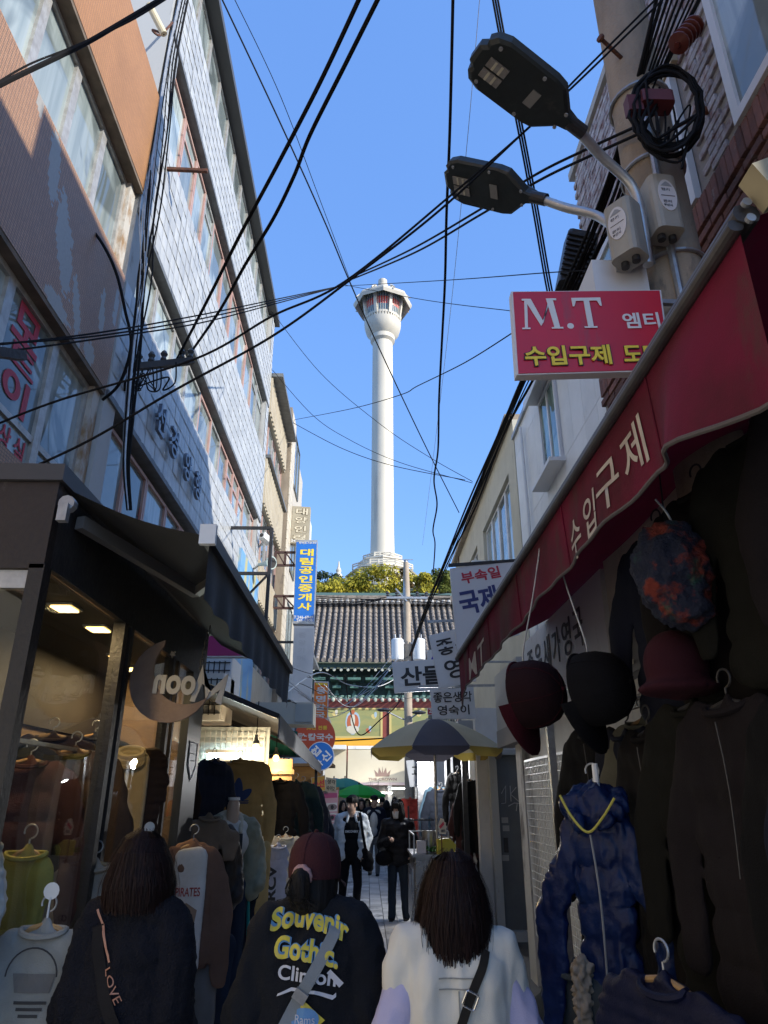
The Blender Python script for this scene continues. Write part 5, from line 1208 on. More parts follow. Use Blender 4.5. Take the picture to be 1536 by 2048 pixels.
MB().cyl(M_ @ Vector((0, -.141, 0)), M_ @ Vector((0, -.16, 0)), .04, n=12).build('lens', M_black, t); MB().bar(c, (LX, 13.2, c.z - .1), .03).build('bracket', M_white, t)
# ================================================================ cloth and clothes
def cloth(name, c, c2=None, rough=.9, sheen=.0, bump=.25, bs=220, scale=5):
    return mat(name, c, rough, col2=c2 or tuple(q * .75 for q in c), scale=scale, bump=bump, bscale=bs, sheen=sheen, spec=.2)
FO = [(.024, (8, 5, 1.4), 1), (.013, (13, 9, 5), 1), (.006, (30, 24, 16))]
PUFF = 'puff'
M_wood = mat('hanger_wood', (.36, .22, .09), .5, col2=(.28, .16, .07), scale=20)
def garment(name, label, cat, loc, rot, m, W=.5, H=.66, sl=.58, flat_=.34, kind='top', spread=.10, inner=None, hood=False, puff=0., vox=.0115, hanger=True, open_=0., group=None, hm=None, sr=.072, bulk=1., hook=.10, folds=None, collar=None):
    """a garment hanging from its neck at loc; local x = width, local -y = front"""
    t = thing(name, label, cat, loc, group)
    M_ = Matrix.Translation(Vector(loc)) @ rotz(rot)
    hw = W / 2; pr = []
    if kind == 'pants':
        for s in (-1, 1): pr.append(('c', (s * W * .24, 0, -.05), (s * W * (.24 + spread * .3), 0, -H), W * .22, W * .16))
        pr.append(('c', (-W * .28, 0, -.03), (W * .28, 0, -.03), .07, .07))
    else:
        for k in range(7):
            z = -.09 - (H - .12) * k / 6; x_ = hw * (.90 + .06 * math.sin(k * 1.3)) - .075
            pr.append(('c', (-x_, 0, z), (x_, 0, z), .085 * bulk, .085 * bulk))
        pr += [('c', (0, 0, -.045), (-hw + .06, 0, -.095), .06, .06), ('c', (0, 0, -.045), (hw - .06, 0, -.095), .06, .06)]
        if sl:
            for s in (-1, 1):
                e = Vector((s * (hw + spread * .7), -.02, -.10 - sl * .5)); wr = Vector((s * (hw + spread * .75), -.04, -.10 - sl))
                pr += [('c', (s * (hw - .05), 0, -.11), e, sr * 1.12, sr), ('c', e, wr, sr, sr * .72), ('c', wr + Vector((0, 0, .035)), wr - Vector((0, 0, .02)), sr * .8, sr * .66)]
        if hood: pr += [('e', (0, .05, -.035), (.115, .13, .06)), ('c', (-.10, -.02, -.06), (-.05, -.16, -.13), .035, .02), ('c', (.10, -.02, -.06), (.05, -.16, -.13), .035, .02)]
    def post(v):
        q = Vector((v.x, v.y * flat_, v.z))
        if puff: q.y += math.copysign(.016 * abs(math.sin(v.z * math.pi / puff)) - .01, v.y); q.x += math.copysign(.010 * abs(math.sin(v.z * math.pi / puff)) - .006, v.x)
        return q
    me = blob(pr, vox, 3, post=post, folds=folds or FO, mats=m, name=None)
    tree = bvh(me)
    me.transform(M_); link('body', me, t)
    if kind != 'pants' and not hood:
        q = MB(); q.tube([(.085 * math.cos(a * .314), .035 * math.sin(a * .314) - .012, -.012 - .022 * (math.sin(a * .314) < 0) * -math.sin(a * .314)) for a in range(20)], .011, 6, closed=True); q.bm.transform(M_); q.build('collar', collar or m, t, smooth=True)
    if inner is not None:
        x_ = hw * .52; ip = []
        for k in range(14): z = -.07 - (H - .04) * k / 13; ip.append(('c', (-x_ + .05 + open_, 0, z), (x_ - .05 + open_, 0, z), .06, .06))
        im = blob(ip, .014, 3, post=lambda v: Vector((v.x, v.y * .45 - .085 * bulk * flat_ - .010, v.z)), folds=[(.010, (10, 6, 2))], mats=inner, name=None)
        t['_inner'] = 1; tree = bvh(im); im.transform(M_); link('inner_shirt', im, t); del t['_inner']
    if hanger:
        q = MB(); q.tube([Vector((math.sin(R(a)) * .028, 0, hook - .028 + .028 * math.cos(R(a)))) for a in range(-110, 171, 20)], .004, 6); q.cyl((0, 0, hook - .056), (0, 0, -.01), .004, n=6); q.bm.transform(M_); q.build('hook', hm or M_galv, t)
        q = MB(); q.tube([(-hw * .7, 0, -.05), (-hw * .3, 0, -.012), (0, 0, .004), (hw * .3, 0, -.012), (hw * .7, 0, -.05)], .010, 8); q.bm.transform(M_); q.build('hanger', hm or M_wood, t)
    return t, M_, tree
def printed(G, s, x, z, w_, h_, m, bold=.02, rot=0., off=.004, nm='print'):
    """flat print on the front of a garment or coat"""
    t, M_, tree = G
    me, tw, th = glyphs(s, 1., bold)
    if not tw: return
    F = frame((x, -.5, z), (1, 0, 0), (0, 0, 1)) @ rotz(R(rot)) @ Matrix.Diagonal((w_ / tw, h_ / th, 1, 1)) @ Matrix.Translation((-tw / 2, -th / 2, 0))
    me.transform(F); drape(me, tree, (0, 1, 0), off); me.transform(M_); me.materials.clear(); me.materials.append(m); return link(nm, me, t)
def patch(G, pts, m, off=.004, nm='print'):
    t, M_, tree = G
    b = MB(); b._add([(x, -.5, z) for x, z in pts], [tuple(range(len(pts)))]); me = b.mesh(nm, m); drape(me, tree, (0, 1, 0), off); me.transform(M_); return link(nm, me, t)
K_black = cloth('cloth_black', (.008, .008, .0095)); K_navy = cloth('cloth_navy', (.014, .018, .032)); K_brown = cloth('cloth_brown', (.17, .10, .07)); K_dbrown = cloth('cloth_dark_brown', (.035, .022, .018))
K_white = cloth('cloth_white', (.60, .59, .55)); K_must = cloth('cloth_mustard', (.46, .29, .11)); K_yel = cloth('cloth_yellow', (.26, .23, .06)); K_beige = cloth('cloth_beige', (.40, .33, .25)); K_grey = cloth('cloth_grey', (.16, .16, .16))
K_olive = cloth('cloth_olive', (.27, .26, .18), (.20, .20, .14), rough=.6); K_green = cloth('cloth_dark_green', (.015, .03, .027)); K_denim = cloth('denim', (.022, .034, .06), bs=400); K_coral = cloth('cloth_coral', (.62, .09, .065)); K_tan = cloth('cloth_tan', (.50, .34, .14))
K_sil = cloth('silver_nylon', (.36, .39, .40), rough=.4, sheen=.1); K_coat = cloth('tweed_brown', (.07, .045, .032), (.04, .027, .02), bs=90); K_teal = cloth('cloth_teal', (.03, .32, .30))
M_ink = mat('print_black', (.03, .03, .032), .7); M_inkr = mat('print_red', (.30, .05, .04), .7)

# ================================================================ the dark glazed shop with the crescent sign
MX = -1.35
M_frame = mat('brown_steel', (.010, .0075, .007), .5, col2=(.016, .012, .011), scale=7, dirt=((.11, .085, .075), 14, .66), bump=.2, bscale=50)
M_sc = mat('scuffed_brown', (.019, .012, .010), .6, col2=(.026, .017, .014), scale=4, dirt=((.13, .11, .10), 9, .63), bump=.25, bscale=40)
SH = thing('glass_shop', 'dark glazed clothes shop with warm spotlights and a black folding awning', 'shop', (-1.8, 4.3, 0))
MB().box((LX + .02, 2.8, 2.58), (MX, 2.86, 2.97)).build('fascia', M_sc, SH)
MB().box((LX + .02, 2.78, 2.973), (MX + .02, 5.95, 3.05)).build('cap', mat('cap_grey', (.045, .045, .05), .5), SH)
MB().box((MX - .06, 2.863, 2.60), (MX - .004, 5.92, 2.97)).build('header', M_black, SH)
MB().box((LX + .06, 2.87, 2.62), (MX - .065, 5.9, 2.66)).build('ceiling', mat('shop_ceiling', (.025, .021, .018), .8), SH)
posts = [2.84, 3.80, 3.95, 4.85, 4.97, 5.86]
for y, w_ in ((2.835, .07), (3.88, .06), (3.99, .05), (4.93, .055), (5.06, .04)): MB().box((MX - .06, y - w_ / 2, 0), (MX + .004, y + w_ / 2, 2.598)).build('mullion', M_frame, SH)
MB().box((MX - .06, 5.5, 0), (MX + .002, 5.93, 2.6)).build('end_panel', mat('panel_charcoal', (.03, .032, .034), .4), SH)
for (y0, y1) in ((2.87, 3.85), (4.015, 4.90), (5.08, 5.5)): MB().box((MX - .035, y0, .08), (MX - .027, y1, 2.596)).build('glass_pane', G_clear, SH)
MB().box((LX + .06, 2.826, .08), (MX - .065, 2.834, 2.5)).build('glass_pane', G_clear, SH)
MB().box((LX + .06, 2.82, 2.50), (MX - .065, 2.86, 2.577)).build('window_head', M_galv, SH)
MB().box((LX + .05, 2.82, 0), (MX - .062, 5.9, .06)).build('floor', mat('shop_floor', (.12, .09, .06), .6), SH)
M_back = mat('shop_brick_wall', (.22, .145, .08), .85, col2=(.13, .085, .05), scale=4, stretch=(1, 1, 3), bump=.4, bscale=12)
bw_ = MB().box((LX + .004, 2.9, .06), (LX + .04, 5.9, 2.12)).build('back_wall', M_back, SH); MB().box((LX + .004, 2.9, 2.124), (LX + .06, 5.9, 2.62)).build('painted_reflection', mat('reflection_dark', (.022, .018, .015), .7, col2=(.03, .025, .02)), SH)  # dark upper band: the black awning's reflection in the panes, painted on the wall
MB().box((LX + .05, 5.86, .06), (MX - .065, 5.9, 2.62)).build('end_wall', M_back, SH)
M_warm = emit('spot_glow', (1., .62, .20), 3.2)
for i, (px, py) in enumerate(((45, 1165), (130, 1215), (197, 1257), (238, 1313), (262, 1337))):
    c = at(px, py, z=2.612); t = MB().box((c.x - .065, c.y - .075, 2.608), (c.x + .065, c.y + .075, 2.622)).build('spotlight', M_galv)
    tag(t, ('square warm spotlight in the glass shop ceiling, ' + ('nearest the corner post', 'second from the corner post', 'third from the corner post', 'fourth from the corner post', 'deepest in behind the crescent')[i]), 'spotlight', 'shop ceiling spotlights')
    MB().box((c.x - .05, c.y - .06, 2.600), (c.x + .05, c.y + .06, 2.606)).build('diffuser', M_warm, t)
    if i in (1, 3, 4):
        l = bpy.data.lights.new('spotlight_bulb', 'AREA'); l.energy = 3.2; l.color = (1, .70, .36); l.size = .12; lo = bpy.data.objects.new('spotlight_bulb', l); COL.objects.link(lo); lo.location = (c.x, c.y, 2.595)
# folding awning of the shop
AW = thing('awning', 'black folding awning over the glass shop, sagging valance along its edge', 'awning', (-1, 4.5, 2.8))
K_aw = cloth('awning_black', (.005, .005, .006), (.008, .008, .009), rough=.8, sheen=.1, bump=.15)
ax0, ax1, ay0, ay1 = MX + .02, -.70, 2.9, 6.32
b = MB()
n = 24
for i in range(n):
    for j in range(6):
        f = lambda a, c: (ax0 + (ax1 - ax0) * c, ay0 + (ay1 - ay0) * a + (-.0 if c else 0) , 2.97 - .21 * c - .03 * math.sin(c * math.pi) * (1 + .3 * math.sin(a * 9)))
        b.quad(f(i / n, j / 6), f((i + 1) / n, j / 6), f((i + 1) / n, (j + 1) / 6), f(i / n, (j + 1) / 6))
b.build('canopy', K_aw, AW, smooth=True)
b = MB(); b.bar((ax1, ay0 - .02, 2.75), (ax1, ay1 + .02, 2.75), .05, .06); b.build('front_rail', mat('rail_dark', (.05, .048, .045), .45, .3), AW)
MB().box((ax1 - .035, ay0 - .05, 2.71), (ax1 + .035, ay0 - .021, 2.80)).build('end_cap', M_white, AW)
b = MB(); N_ = 60; pr = []
for i in range(N_ + 1):
    a = i / N_; y = ay0 + (ay1 - ay0) * a; dz = .24 + .012 * math.sin(a * 40) + .05 * a
    pr.append([(ax1 + .012 * math.sin(a * 55) * t_, y, 2.72 - dz * t_) for t_ in (0, .3, .65, 1)])
for i in range(N_):
    for j in range(3): b.quad(pr[i][j], pr[i + 1][j], pr[i + 1][j + 1], pr[i][j + 1])
b.build('valance', K_aw, AW, smooth=True)
arm = MB(); e1, e2, e3 = at(140, 1020, y=3.05), at(378, 1192, y=3.55), at(440, 1178, y=3.3)
s0 = Vector((MX + .03, 3.0, 2.86)); el = Vector((-1.0, 3.95, 2.80)); s1 = Vector((ax1 - .02, 3.35, 2.74))
arm.bar(s0, el, .045, .06); arm.bar(el, s1, .04, .05); arm.build('folding_arm', mat('arm_grey_brown', (.16, .15, .14), .5), AW)
q = MB(); c = at(130, 1018, y=2.79); q.cyl((c.x, 2.79, c.z + .03), (c.x, 2.83, c.z + .03), .035, n=10); q.box((c.x - .02, 2.765, c.z - .06), (c.x + .02, 2.80, c.z + .02)); q.build('arm_bracket', M_galv, AW)
# crescent shop sign hung by a chain, seen from behind so its word is reversed
CY = 4.05
CR = thing('crescent_sign', 'rusty brown crescent shop sign with reversed cut-out letters, hung by a chain', 'sign', at(335, 1370, y=CY))
F = frame(at(342, 1360, y=CY), (1, 0, 0), (0, 0, 1)) @ rotz(R(-8)); r = 85 * CY / 1480
out = [(r * math.cos(R(a)) , r * math.sin(R(a))) for a in range(112, 353, 6)]
a0, a1 = out[0], out[-1]; inn = []
cx, cz, rr_ = r * .36, r * .34, r * .86
t0 = math.atan2(a1[1] - cz, a1[0] - cx); t1 = math.atan2(a0[1] - cz, a0[0] - cx)
if t0 > 0: t0 -= 2 * math.pi
if t1 > 0: t1 -= 2 * math.pi
for k in range(1, 24): a = t0 + (t1 - t0) * k / 24; inn.append((cx + rr_ * math.cos(a), cz + rr_ * math.sin(a)))
bm_ = MB(); poly = out + inn
no, ni = len(out), 23
vs = [(x, z) for x, z in out]; ring = []
inner_full = [a0] + inn[::-1] + [a1]
def res(L, n): return [L[round(i * (len(L) - 1) / (n - 1))] for i in range(n)]
A_, B_ = res(out, 24), res(inner_full, 24)
v3 = [F @ Vector((x, z, 0)) for x, z in A_] + [F @ Vector((x, z, 0)) for x, z in B_] + [F @ Vector((x, z, -.02)) for x, z in A_] + [F @ Vector((x, z, -.02)) for x, z in B_]
fs = []
for i in range(23): fs += [(i, i + 1, 24 + i + 1, 24 + i), (48 + i, 72 + i, 72 + i + 1, 48 + i + 1), (i, 48 + i, 48 + i + 1, i + 1), (24 + i, 24 + i + 1, 72 + i + 1, 72 + i)]
bm_._add(v3, fs); bm_.build('crescent', mat('rusted_sheet', (.23, .16, .125), .7, col2=(.17, .115, .09), scale=7, bump=.2, bscale=40), CR)
M_cut = mat('cut_steel', (.40, .39, .38), .5, col2=(.32, .31, .30), scale=8)
fl = Matrix.Diagonal((-1, 1, 1, 1))
letter('oon', F @ Matrix.Translation((r * .12, -r * .10, -.008)) @ rotz(R(6)) @ fl, r * 1.02, r * .46, M_cut, CR, bold=.035, ext=.014)
mm = MB(); mu_ = r * .98
for poly in ([(0, 0), (.16, 0), (.28, .62), (.16, 1.25)], [(.16, 1.25), (.28, .62), (.62, .42), (.52, .10)], [(.52, .10), (.62, .42), (1.05, 1.05), (1.0, .6)], [(.84, .1), (1.05, .02), (1.08, 1.08), (.96, .80)]):
    mm.prism([(r * .56 + x_ * r * .72, -r * .42 + z_ * r * .72) for x_, z_ in poly], F @ Matrix.Translation((0, 0, -.004 - .001 * len(mm.bm.verts) / 8)), .014)
mm.build('lettering', M_cut, CR)
ch = MB()
for k in range(9): ch.tube([F @ Vector((r * .62 + (.008 * math.cos(a * .785) if k % 2 else 0), r * .42 + k * .028 + .018 * math.sin(a * .785), (0 if k % 2 else .008 * math.cos(a * .785)) - .01)) for a in range(8)], .0025, 5, closed=True)
ch.build('chain', M_black, CR)
st = MB(); st.prism([(r * .1 * (1 if k % 2 else .45) * math.cos(R(90 + 36 * k)) - r * .12, r * .62 + r * .1 * (1 if k % 2 else .45) * math.sin(R(90 + 36 * k))) for k in range(10)], F, .01); st.build('star', M_black, CR)
# security shield sticker
SF = frame((MX + .004, 5.7, 1.98), (0, 1, 0), (0, 0, 1)); sk = MB(); sk.prism([(-.13, .12), (.13, .12), (.13, -.06), (0, -.17), (-.13, -.06)], SF @ Matrix.Translation((0, 0, .003)), .002); st_ = sk.build('sticker', mat('sticker_dark', (.05, .05, .055), .4), SH)
sk = MB(); pts = [(-.12, .11), (.12, .11), (.12, -.055), (0, -.155), (-.12, -.055)]; sk.tube([SF @ Vector((x, z, .004)) for x, z in pts], .005, 4, closed=True); sk.bar(SF @ Vector((-.05, .03, .006)), SF @ Vector((.05, .03, .006)), .02, .004); sk.bar(SF @ Vector((-.03, -.02, .006)), SF @ Vector((.06, -.02, .006)), .02, .004); sk.build('sticker_print', M_pw, st_)
# clothes in and on the shop
def hung(px, py, x=None, y=None): return at(px, py, x=x, y=y)
M_cup = mat('suction_cup', (.62, .62, .6), .3)
def cup(px, py, y):
    c = at(px, py, y=y); q = MB(); q.cyl(c, c + Vector((0, .02, 0)), .03, .02, n=14); q.cyl(c + Vector((0, 0, -.02)), c + Vector((0, 0, -.09)), .004, n=6); return tag(q.build('suction_hook', M_cup), None, None)
G = garment('brown_hoodie', 'brown zip hoodie over a printed white T-shirt on a hanger at the shop corner', 'hoodie', at(386, 1690, y=5.0), R(8), K_brown, W=.36, H=.62, sl=.62, hood=True, inner=K_white, spread=.05, hook=.12)
printed(G, 'PIRATES', 0, -.26, .15, .05, M_inkr); patch(G, [(-.06, -.33), (.0, -.32), (.065, -.36), (.05, -.47), (-.02, -.49), (-.065, -.43)], cloth('print_brown', (.28, .20, .14)))
patch(G, [(-.05, -.44), (.06, -.43), (.04, -.485), (-.045, -.485)], M_inkr, .006)
garment('grey_trousers', 'grey wide trousers hanging below the brown hoodie', 'trousers', at(386, 1868, y=5.06), R(8), K_grey, W=.36, H=.55, kind='pants', hanger=False)
garment('denim_jeans', 'dark blue jeans hanging beside the grey trousers', 'jeans', at(424, 1880, y=5.3), R(12), K_denim, W=.3, H=.7, kind='pants', hanger=False)
G = garment('white_sweatshirt', 'off-white sweatshirt with a bottle-basket print in the nearest shop window', 'sweatshirt', at(92, 1850, y=3.06), R(-4), cloth('cloth_pale_grey', (.27, .275, .26)), W=.34, H=.52, sl=.5, spread=.05, hook=.10)
t = cup(103, 1782, 3.05); tag(t, 'round suction hook above the off-white sweatshirt', 'hook')
q = MB(); 
for a in range(0, 1): pass
patch(G, [(-.08, -.15), (.08, -.15), (.065, -.21), (-.065, -.21)], cloth('print_grey', (.16, .155, .15))); 
for k in range(3): patch(G, [(-.06 + .012 * k, -.235 - .02 * k), (.06 - .012 * k, -.235 - .02 * k), (.06 - .012 * k, -.245 - .02 * k), (-.06 + .012 * k, -.245 - .02 * k)], M_ink)
for k in range(6): patch(G, [(-.08 + .027 * k, -.31), (-.062 + .027 * k, -.305), (-.06 + .027 * k, -.335), (-.078 + .027 * k, -.34)], M_ink)
tt_, M_, tree_ = G; arc = MB()
arc.tube([(  .095 * math.cos(R(a)), -.055, -.155 + .09 * math.sin(R(a))) for a in range(0, 181, 12)], .003, 5); arc.bm.transform(M_); arc.build('print', M_ink, tt_)
G = garment('beige_sweatshirt', 'beige sweatshirt with a short dark word behind the window glass', 'sweatshirt', at(190, 1725, y=3.95), R(4), K_beige, W=.40, H=.50, sl=.5, spread=.06)
printed(G, 'BR', -.06, -.24, .08, .05, M_ink); printed(G, 'o', .08, -.24, .03, .03, M_ink)
G = garment('pink_beige_hoodie', 'pale pinkish hoodie hanging behind the short-haired woman in black', 'hoodie', at(268, 1702, y=4.4), R(4), cloth('cloth_blush', (.44, .33, .28)), W=.32, H=.6, sl=.5, hood=True)
t = cup(299, 1655, 4.38); tag(t, 'round suction hook above the pale pinkish hoodie', 'hook')
garment('yellow_tank_top', 'yellow sleeveless top hanging behind the shop glass', 'top', at(56, 1700, y=3.35), R(0), K_yel, W=.25, H=.40, sl=0)
garment('silver_puffer', 'silver quilted padded jacket at the very left edge', 'jacket', at(-110, 1590, y=3.0), R(0), K_sil, W=.36, H=.62, sl=.55, puff=.09, bulk=1.2)
garment('long_coat', 'long brown tweed coat on a hanger in the warm lit shop', 'coat', at(150, 1500, x=-1.66), R(10), K_coat, W=.46, H=1.0, sl=.6)
garment('long_coat', 'dark red-black coat hanging behind the brown tweed coat', 'coat', at(60, 1520, x=-1.72), R(10), cloth('cloth_wine', (.05, .02, .02)), W=.42, H=.9, sl=.6)
G = garment('padded_vest', 'dark brown quilted vest over a cream cowl top on a shop mannequin', 'mannequin', at(268, 1500, y=4.75), R(6), K_dbrown, W=.42, H=.66, sl=.0, inner=cloth('cloth_cream', (.58, .47, .30)), puff=.10, hanger=False, bulk=1.25)
q = MB(); 
for k in range(3): q.tube([G[1] @ Vector((.075 * math.cos(a * .314), -.075 - .055 * math.sin(a * .314) * (math.sin(a * .314) > 0) * 0 + .02 * math.sin(a * .314), -.02 - k * .028 + .03 * math.sin(a * .314))) for a in range(20)], .018, 7, closed=True)
q.build('cowl', cloth('cloth_cream', (.58, .47, .30)), G[0], smooth=True)
garment('black_trousers', 'black trousers below the quilted vest in the window', 'trousers', at(268, 1690, y=4.8), R(6), K_black, W=.36, H=.85, kind='pants', hanger=False)
for i, (px, py, x_, m_, w_, lab) in enumerate(((105, 1470, -1.9, K_dbrown, .46, 'dark brown jacket hung high at the back of the glass shop'), (190, 1470, -1.95, K_black, .44, 'black jacket hung high behind the tweed coat'), (215, 1560, -1.75, K_grey, .42, 'grey jacket hanging beside the shop mullion'), (20, 1480, -1.95, K_navy, .44, 'navy jacket hung high behind the corner post'), (330, 1500, -1.7, K_dbrown, .4, 'brown jacket behind the crescent, past the quilted vest'))):
    garment('shop_jacket', lab, 'jacket', at(px, py, x=x_), R(14), m_, W=w_, H=.7, sl=.55)
rl = MB(); rl.bar((MX - .3, 3.0, 1.95), (MX - .3, 5.8, 1.95), .02); tag(rl.build('clothes_rail', M_galv), 'metal clothes rail inside the glass shop', 'clothes rail')

# ================================================================ second left shop under the grey-lipped awning
A2 = thing('awning', 'black sheet awning with a grey metal lip over the clothes racks past the glass shop', 'awning', (-1.3, 10, 2.5))
b = MB(); X0, X1, Ya, Yb = LX + .05, -.86, 7.0, 13.6
for i in range(20):
    f = lambda a, c: (X0 + (X1 - X0) * c, Ya + (Yb - Ya) * a, (2.95 - .50 * c - .18 * a) + .03 * math.sin(a * 17 + c * 4) * (1 - c))
    for j in range(5): b.quad(f(i / 20, j / 5), f((i + 1) / 20, j / 5), f((i + 1) / 20, (j + 1) / 5), f(i / 20, (j + 1) / 5))
b.build('canopy', K_aw, A2)
b = MB(); b._add([(X1, Ya, 2.44), (X1 + .012, Ya, 2.44), (X1 + .012, Yb, 2.25), (X1, Yb, 2.25), (X1, Ya, 2.22), (X1 + .012, Ya, 2.22), (X1 + .012, Yb, 2.10), (X1, Yb, 2.10)], [(0, 1, 2, 3), (4, 7, 6, 5), (0, 4, 5, 1), (1, 5, 6, 2), (2, 6, 7, 3), (3, 7, 4, 0)])
b.build('front_lip', mat('lip_grey', (.13, .135, .14), .5, col2=(.10, .10, .105), scale=5), A2)
MB().bar((X0, Ya, 2.93), (X1, Ya, 2.42), .05).build('end_rafter', M_black, A2); MB().bar((X0, 10.3, 2.78), (X1, 10.3, 2.28), .04).build('end_rafter', M_black, A2)
for y in (13.4,): MB().box((-.95, y, 0), (-.90, y + .05, 2.3)).build('post', M_black, A2)
R2 = thing('stall_back', 'plywood-lined clothes stall interior under the grey-lipped awning', 'stall', (-2, 10, 0))
M_ply = mat('plywood', (.42, .26, .12), .7, col2=(.36, .21, .09), scale=3, stretch=(1, 1, 5))
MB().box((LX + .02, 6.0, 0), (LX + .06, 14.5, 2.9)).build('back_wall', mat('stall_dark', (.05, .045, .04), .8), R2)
MB().box((LX + .07, 10.4, 0), (-1.05, 10.46, 2.2)).build('side_panel', M_ply, R2)
MB().box((-1.55, 10.36, 2.0), (-1.02, 10.39, 2.06)).build('shelf_edge', M_ply, R2)
dg = MB(); yy = 8.9
for i in range(14): dg.bar((-2.1 + i * .065, yy, 1.0), (-2.1 + i * .065, yy, 2.45), .008)
for i in range(22): dg.bar((-2.1, yy, 1.0 + i * .066), (-1.25, yy, 1.0 + i * .066), .008)
tag(dg.build('display_grid', M_grid), 'wire grid behind the mustard sweatshirt, lit by a white tube', 'display grid')
MB().box((-2.15, 8.98, .9), (-1.2, 9.02, 2.5)).build('grid_backing', mat('backing_pale', (.5, .55, .54), .8), R2)
c = at(446, 1512, y=8.8); t = MB().box((c.x - .2, 8.76, c.z + .03), (c.x + .2, 8.84, c.z + .07)).build('tube_light', M_white); tag(t, 'cool white tube light in front of the wire grid', 'tube light'); MB().cyl((c.x - .18, 8.8, c.z), (c.x + .18, 8.8, c.z), .022, n=8).build('tube', emit('cool_tube', (.85, 1, .97), 14), t)
l = bpy.data.lights.new('tube_glow', 'AREA'); l.energy = 5; l.color = (.85, 1, .97); l.size = .35; lo = bpy.data.objects.new('tube_glow', l); COL.objects.link(lo); lo.location = (c.x, 8.72, c.z - .03); lo.rotation_euler = (R(-60), 0, 0)
for k, (px, py, y) in enumerate(((512, 1491, 8.6), (552, 1513, 10.2))):
    c = at(px, py, y=y); q = MB(); q.cyl(c + Vector((0, 0, .12)), c + Vector((0, 0, .03)), .02, n=8); q.lathe([(.02, .07), (.04, .04), (.042, .02)], c, 14); t = q.build('lamp', M_galv); tag(t, ('warm bulb lamp just past the mustard sweatshirt', 'small warm lamp deeper under the grey-lipped awning')[k], 'lamp')
    MB().sphere(c + Vector((0, 0, -.02)), .042, 10, 8).build('bulb', M_warm, t); MB().bar(c + Vector((0, 0, .12)), c + Vector((0, 0, .5)), .01).build('cord', M_cable, t)
    l = bpy.data.lights.new('bulb_glow', 'POINT'); l.energy = 7; l.color = (1, .75, .45); l.shadow_soft_size = .05; lo = bpy.data.objects.new('bulb_glow', l); COL.objects.link(lo); lo.location = c + Vector((0, 0, -.1))
# stock on racks
G = garment('mustard_sweatshirt', 'big mustard sweatshirt with a blue three-leaf emblem on a hanger', 'sweatshirt', at(480, 1520, y=7.9), R(14), K_must, W=.58, H=.72, sl=.66, spread=.07)
M_tre = mat('emblem_blue', (.012, .035, .13), .7)
for (cx, cz, a, L, w_) in ((0, -.27, 0, .19, .048), (-.08, -.335, 52, .15, .042), (.08, -.335, -52, .15, .042)):
    pts = [];
    for k in range(16):
        th = 2 * math.pi * k / 16; x_, z_ = w_ * math.sin(th) * (1 - .25 * math.cos(th)), L / 2 * math.cos(th); pts.append((cx + x_ * math.cos(R(a)) - z_ * math.sin(R(a)), cz + x_ * math.sin(R(a)) + z_ * math.cos(R(a))))
    patch(G, pts, M_tre)
for kz in (-.395, -.415): patch(G, [(-.12, kz), (.12, kz), (.11, kz - .012), (-.11, kz - .012)], M_tre)
garment('navy_jacket', 'dark navy jacket with frayed sleeve on the left of the mustard sweatshirt', 'jacket', at(428, 1520, y=6.9), R(60), K_navy, W=.46, H=.72, sl=.6)
garment('mustard_trousers', 'tan yellow cuffed trousers hanging under the mustard sweatshirt', 'trousers', at(510, 1690, y=7.7), R(20), K_tan, W=.34, H=.62, kind='pants', hanger=False)
G = garment('white_long_sleeve', 'white top with big black vertical letters beside the tan trousers', 'top', at(556, 1690, y=8.3), R(25), cloth('cloth_lilac_white', (.48, .48, .56)), W=.26, H=.72, sl=0, hanger=True)
printed(G, 'ARCV', -.06, -.42, .46, .10, M_ink, .04, rot=90)
G = garment('white_sweatshirt', 'off-white sweatshirt with scattered small prints on a yellow hanger in the second stall', 'sweatshirt', at(571, 1672, y=9.0), R(6), cloth('cloth_ecru', (.55, .52, .45)), W=.46, H=.54, sl=.52, spread=.05)
printed(G, 'WARNING', -.12, -.17, .12, .03, M_ink); printed(G, '8', -.09, -.33, .05, .08, M_ink, .0); printed(G, 'OO', -.09, -.42, .07, .025, M_ink, 0.)
for i, (px, py, y, m_, lab, w_, h_) in enumerate(((560, 1560, 9.4, K_black, 'long black top in the dark row of the second stall', .5, .75), (592, 1562, 10.0, K_green, 'very dark green jacket in the row of the second stall', .5, .78), (606, 1568, 10.6, K_navy, 'dark navy fleece next to the very dark green jacket', .5, .78), (612, 1600, 11.4, cloth('cloth_plum', (.04, .022, .025)), 'plum brown top with a white neck label at the stall end', .42, .7), (622, 1606, 11.2, K_navy, 'dark quilted jacket hanging at the outer end of the stall row', .46, .72))):
    garment('dark_jacket', lab, 'jacket', at(px, py, y=y), R(18), m_, W=w_, H=h_, sl=.55)
for i, (px, y, m_) in enumerate(((530, 8.9, K_black), (545, 9.3, K_navy), (590, 9.6, K_black), (600, 10.2, K_denim), (615, 10.8, K_black))):
    garment('dark_trousers', 'dark trousers hanging low in the second stall rack', 'trousers', at(px, 1772, y=y), R(30 + i * 5), m_, W=.34, H=.62, kind='pants', hanger=False, group='dark trousers low in the second stall rack')
for x_, y0, y1, z in ((-1.45, 7.2, 13.2, 2.05), (-1.25, 7.3, 11, 1.36)): tag(MB().bar((x_, y0, z), (x_, y1, z), .03).build('clothes_rail', M_galv), 'upper steel rail of the second stall' if z > 2 else 'lower steel rail of the second stall', 'clothes rail')
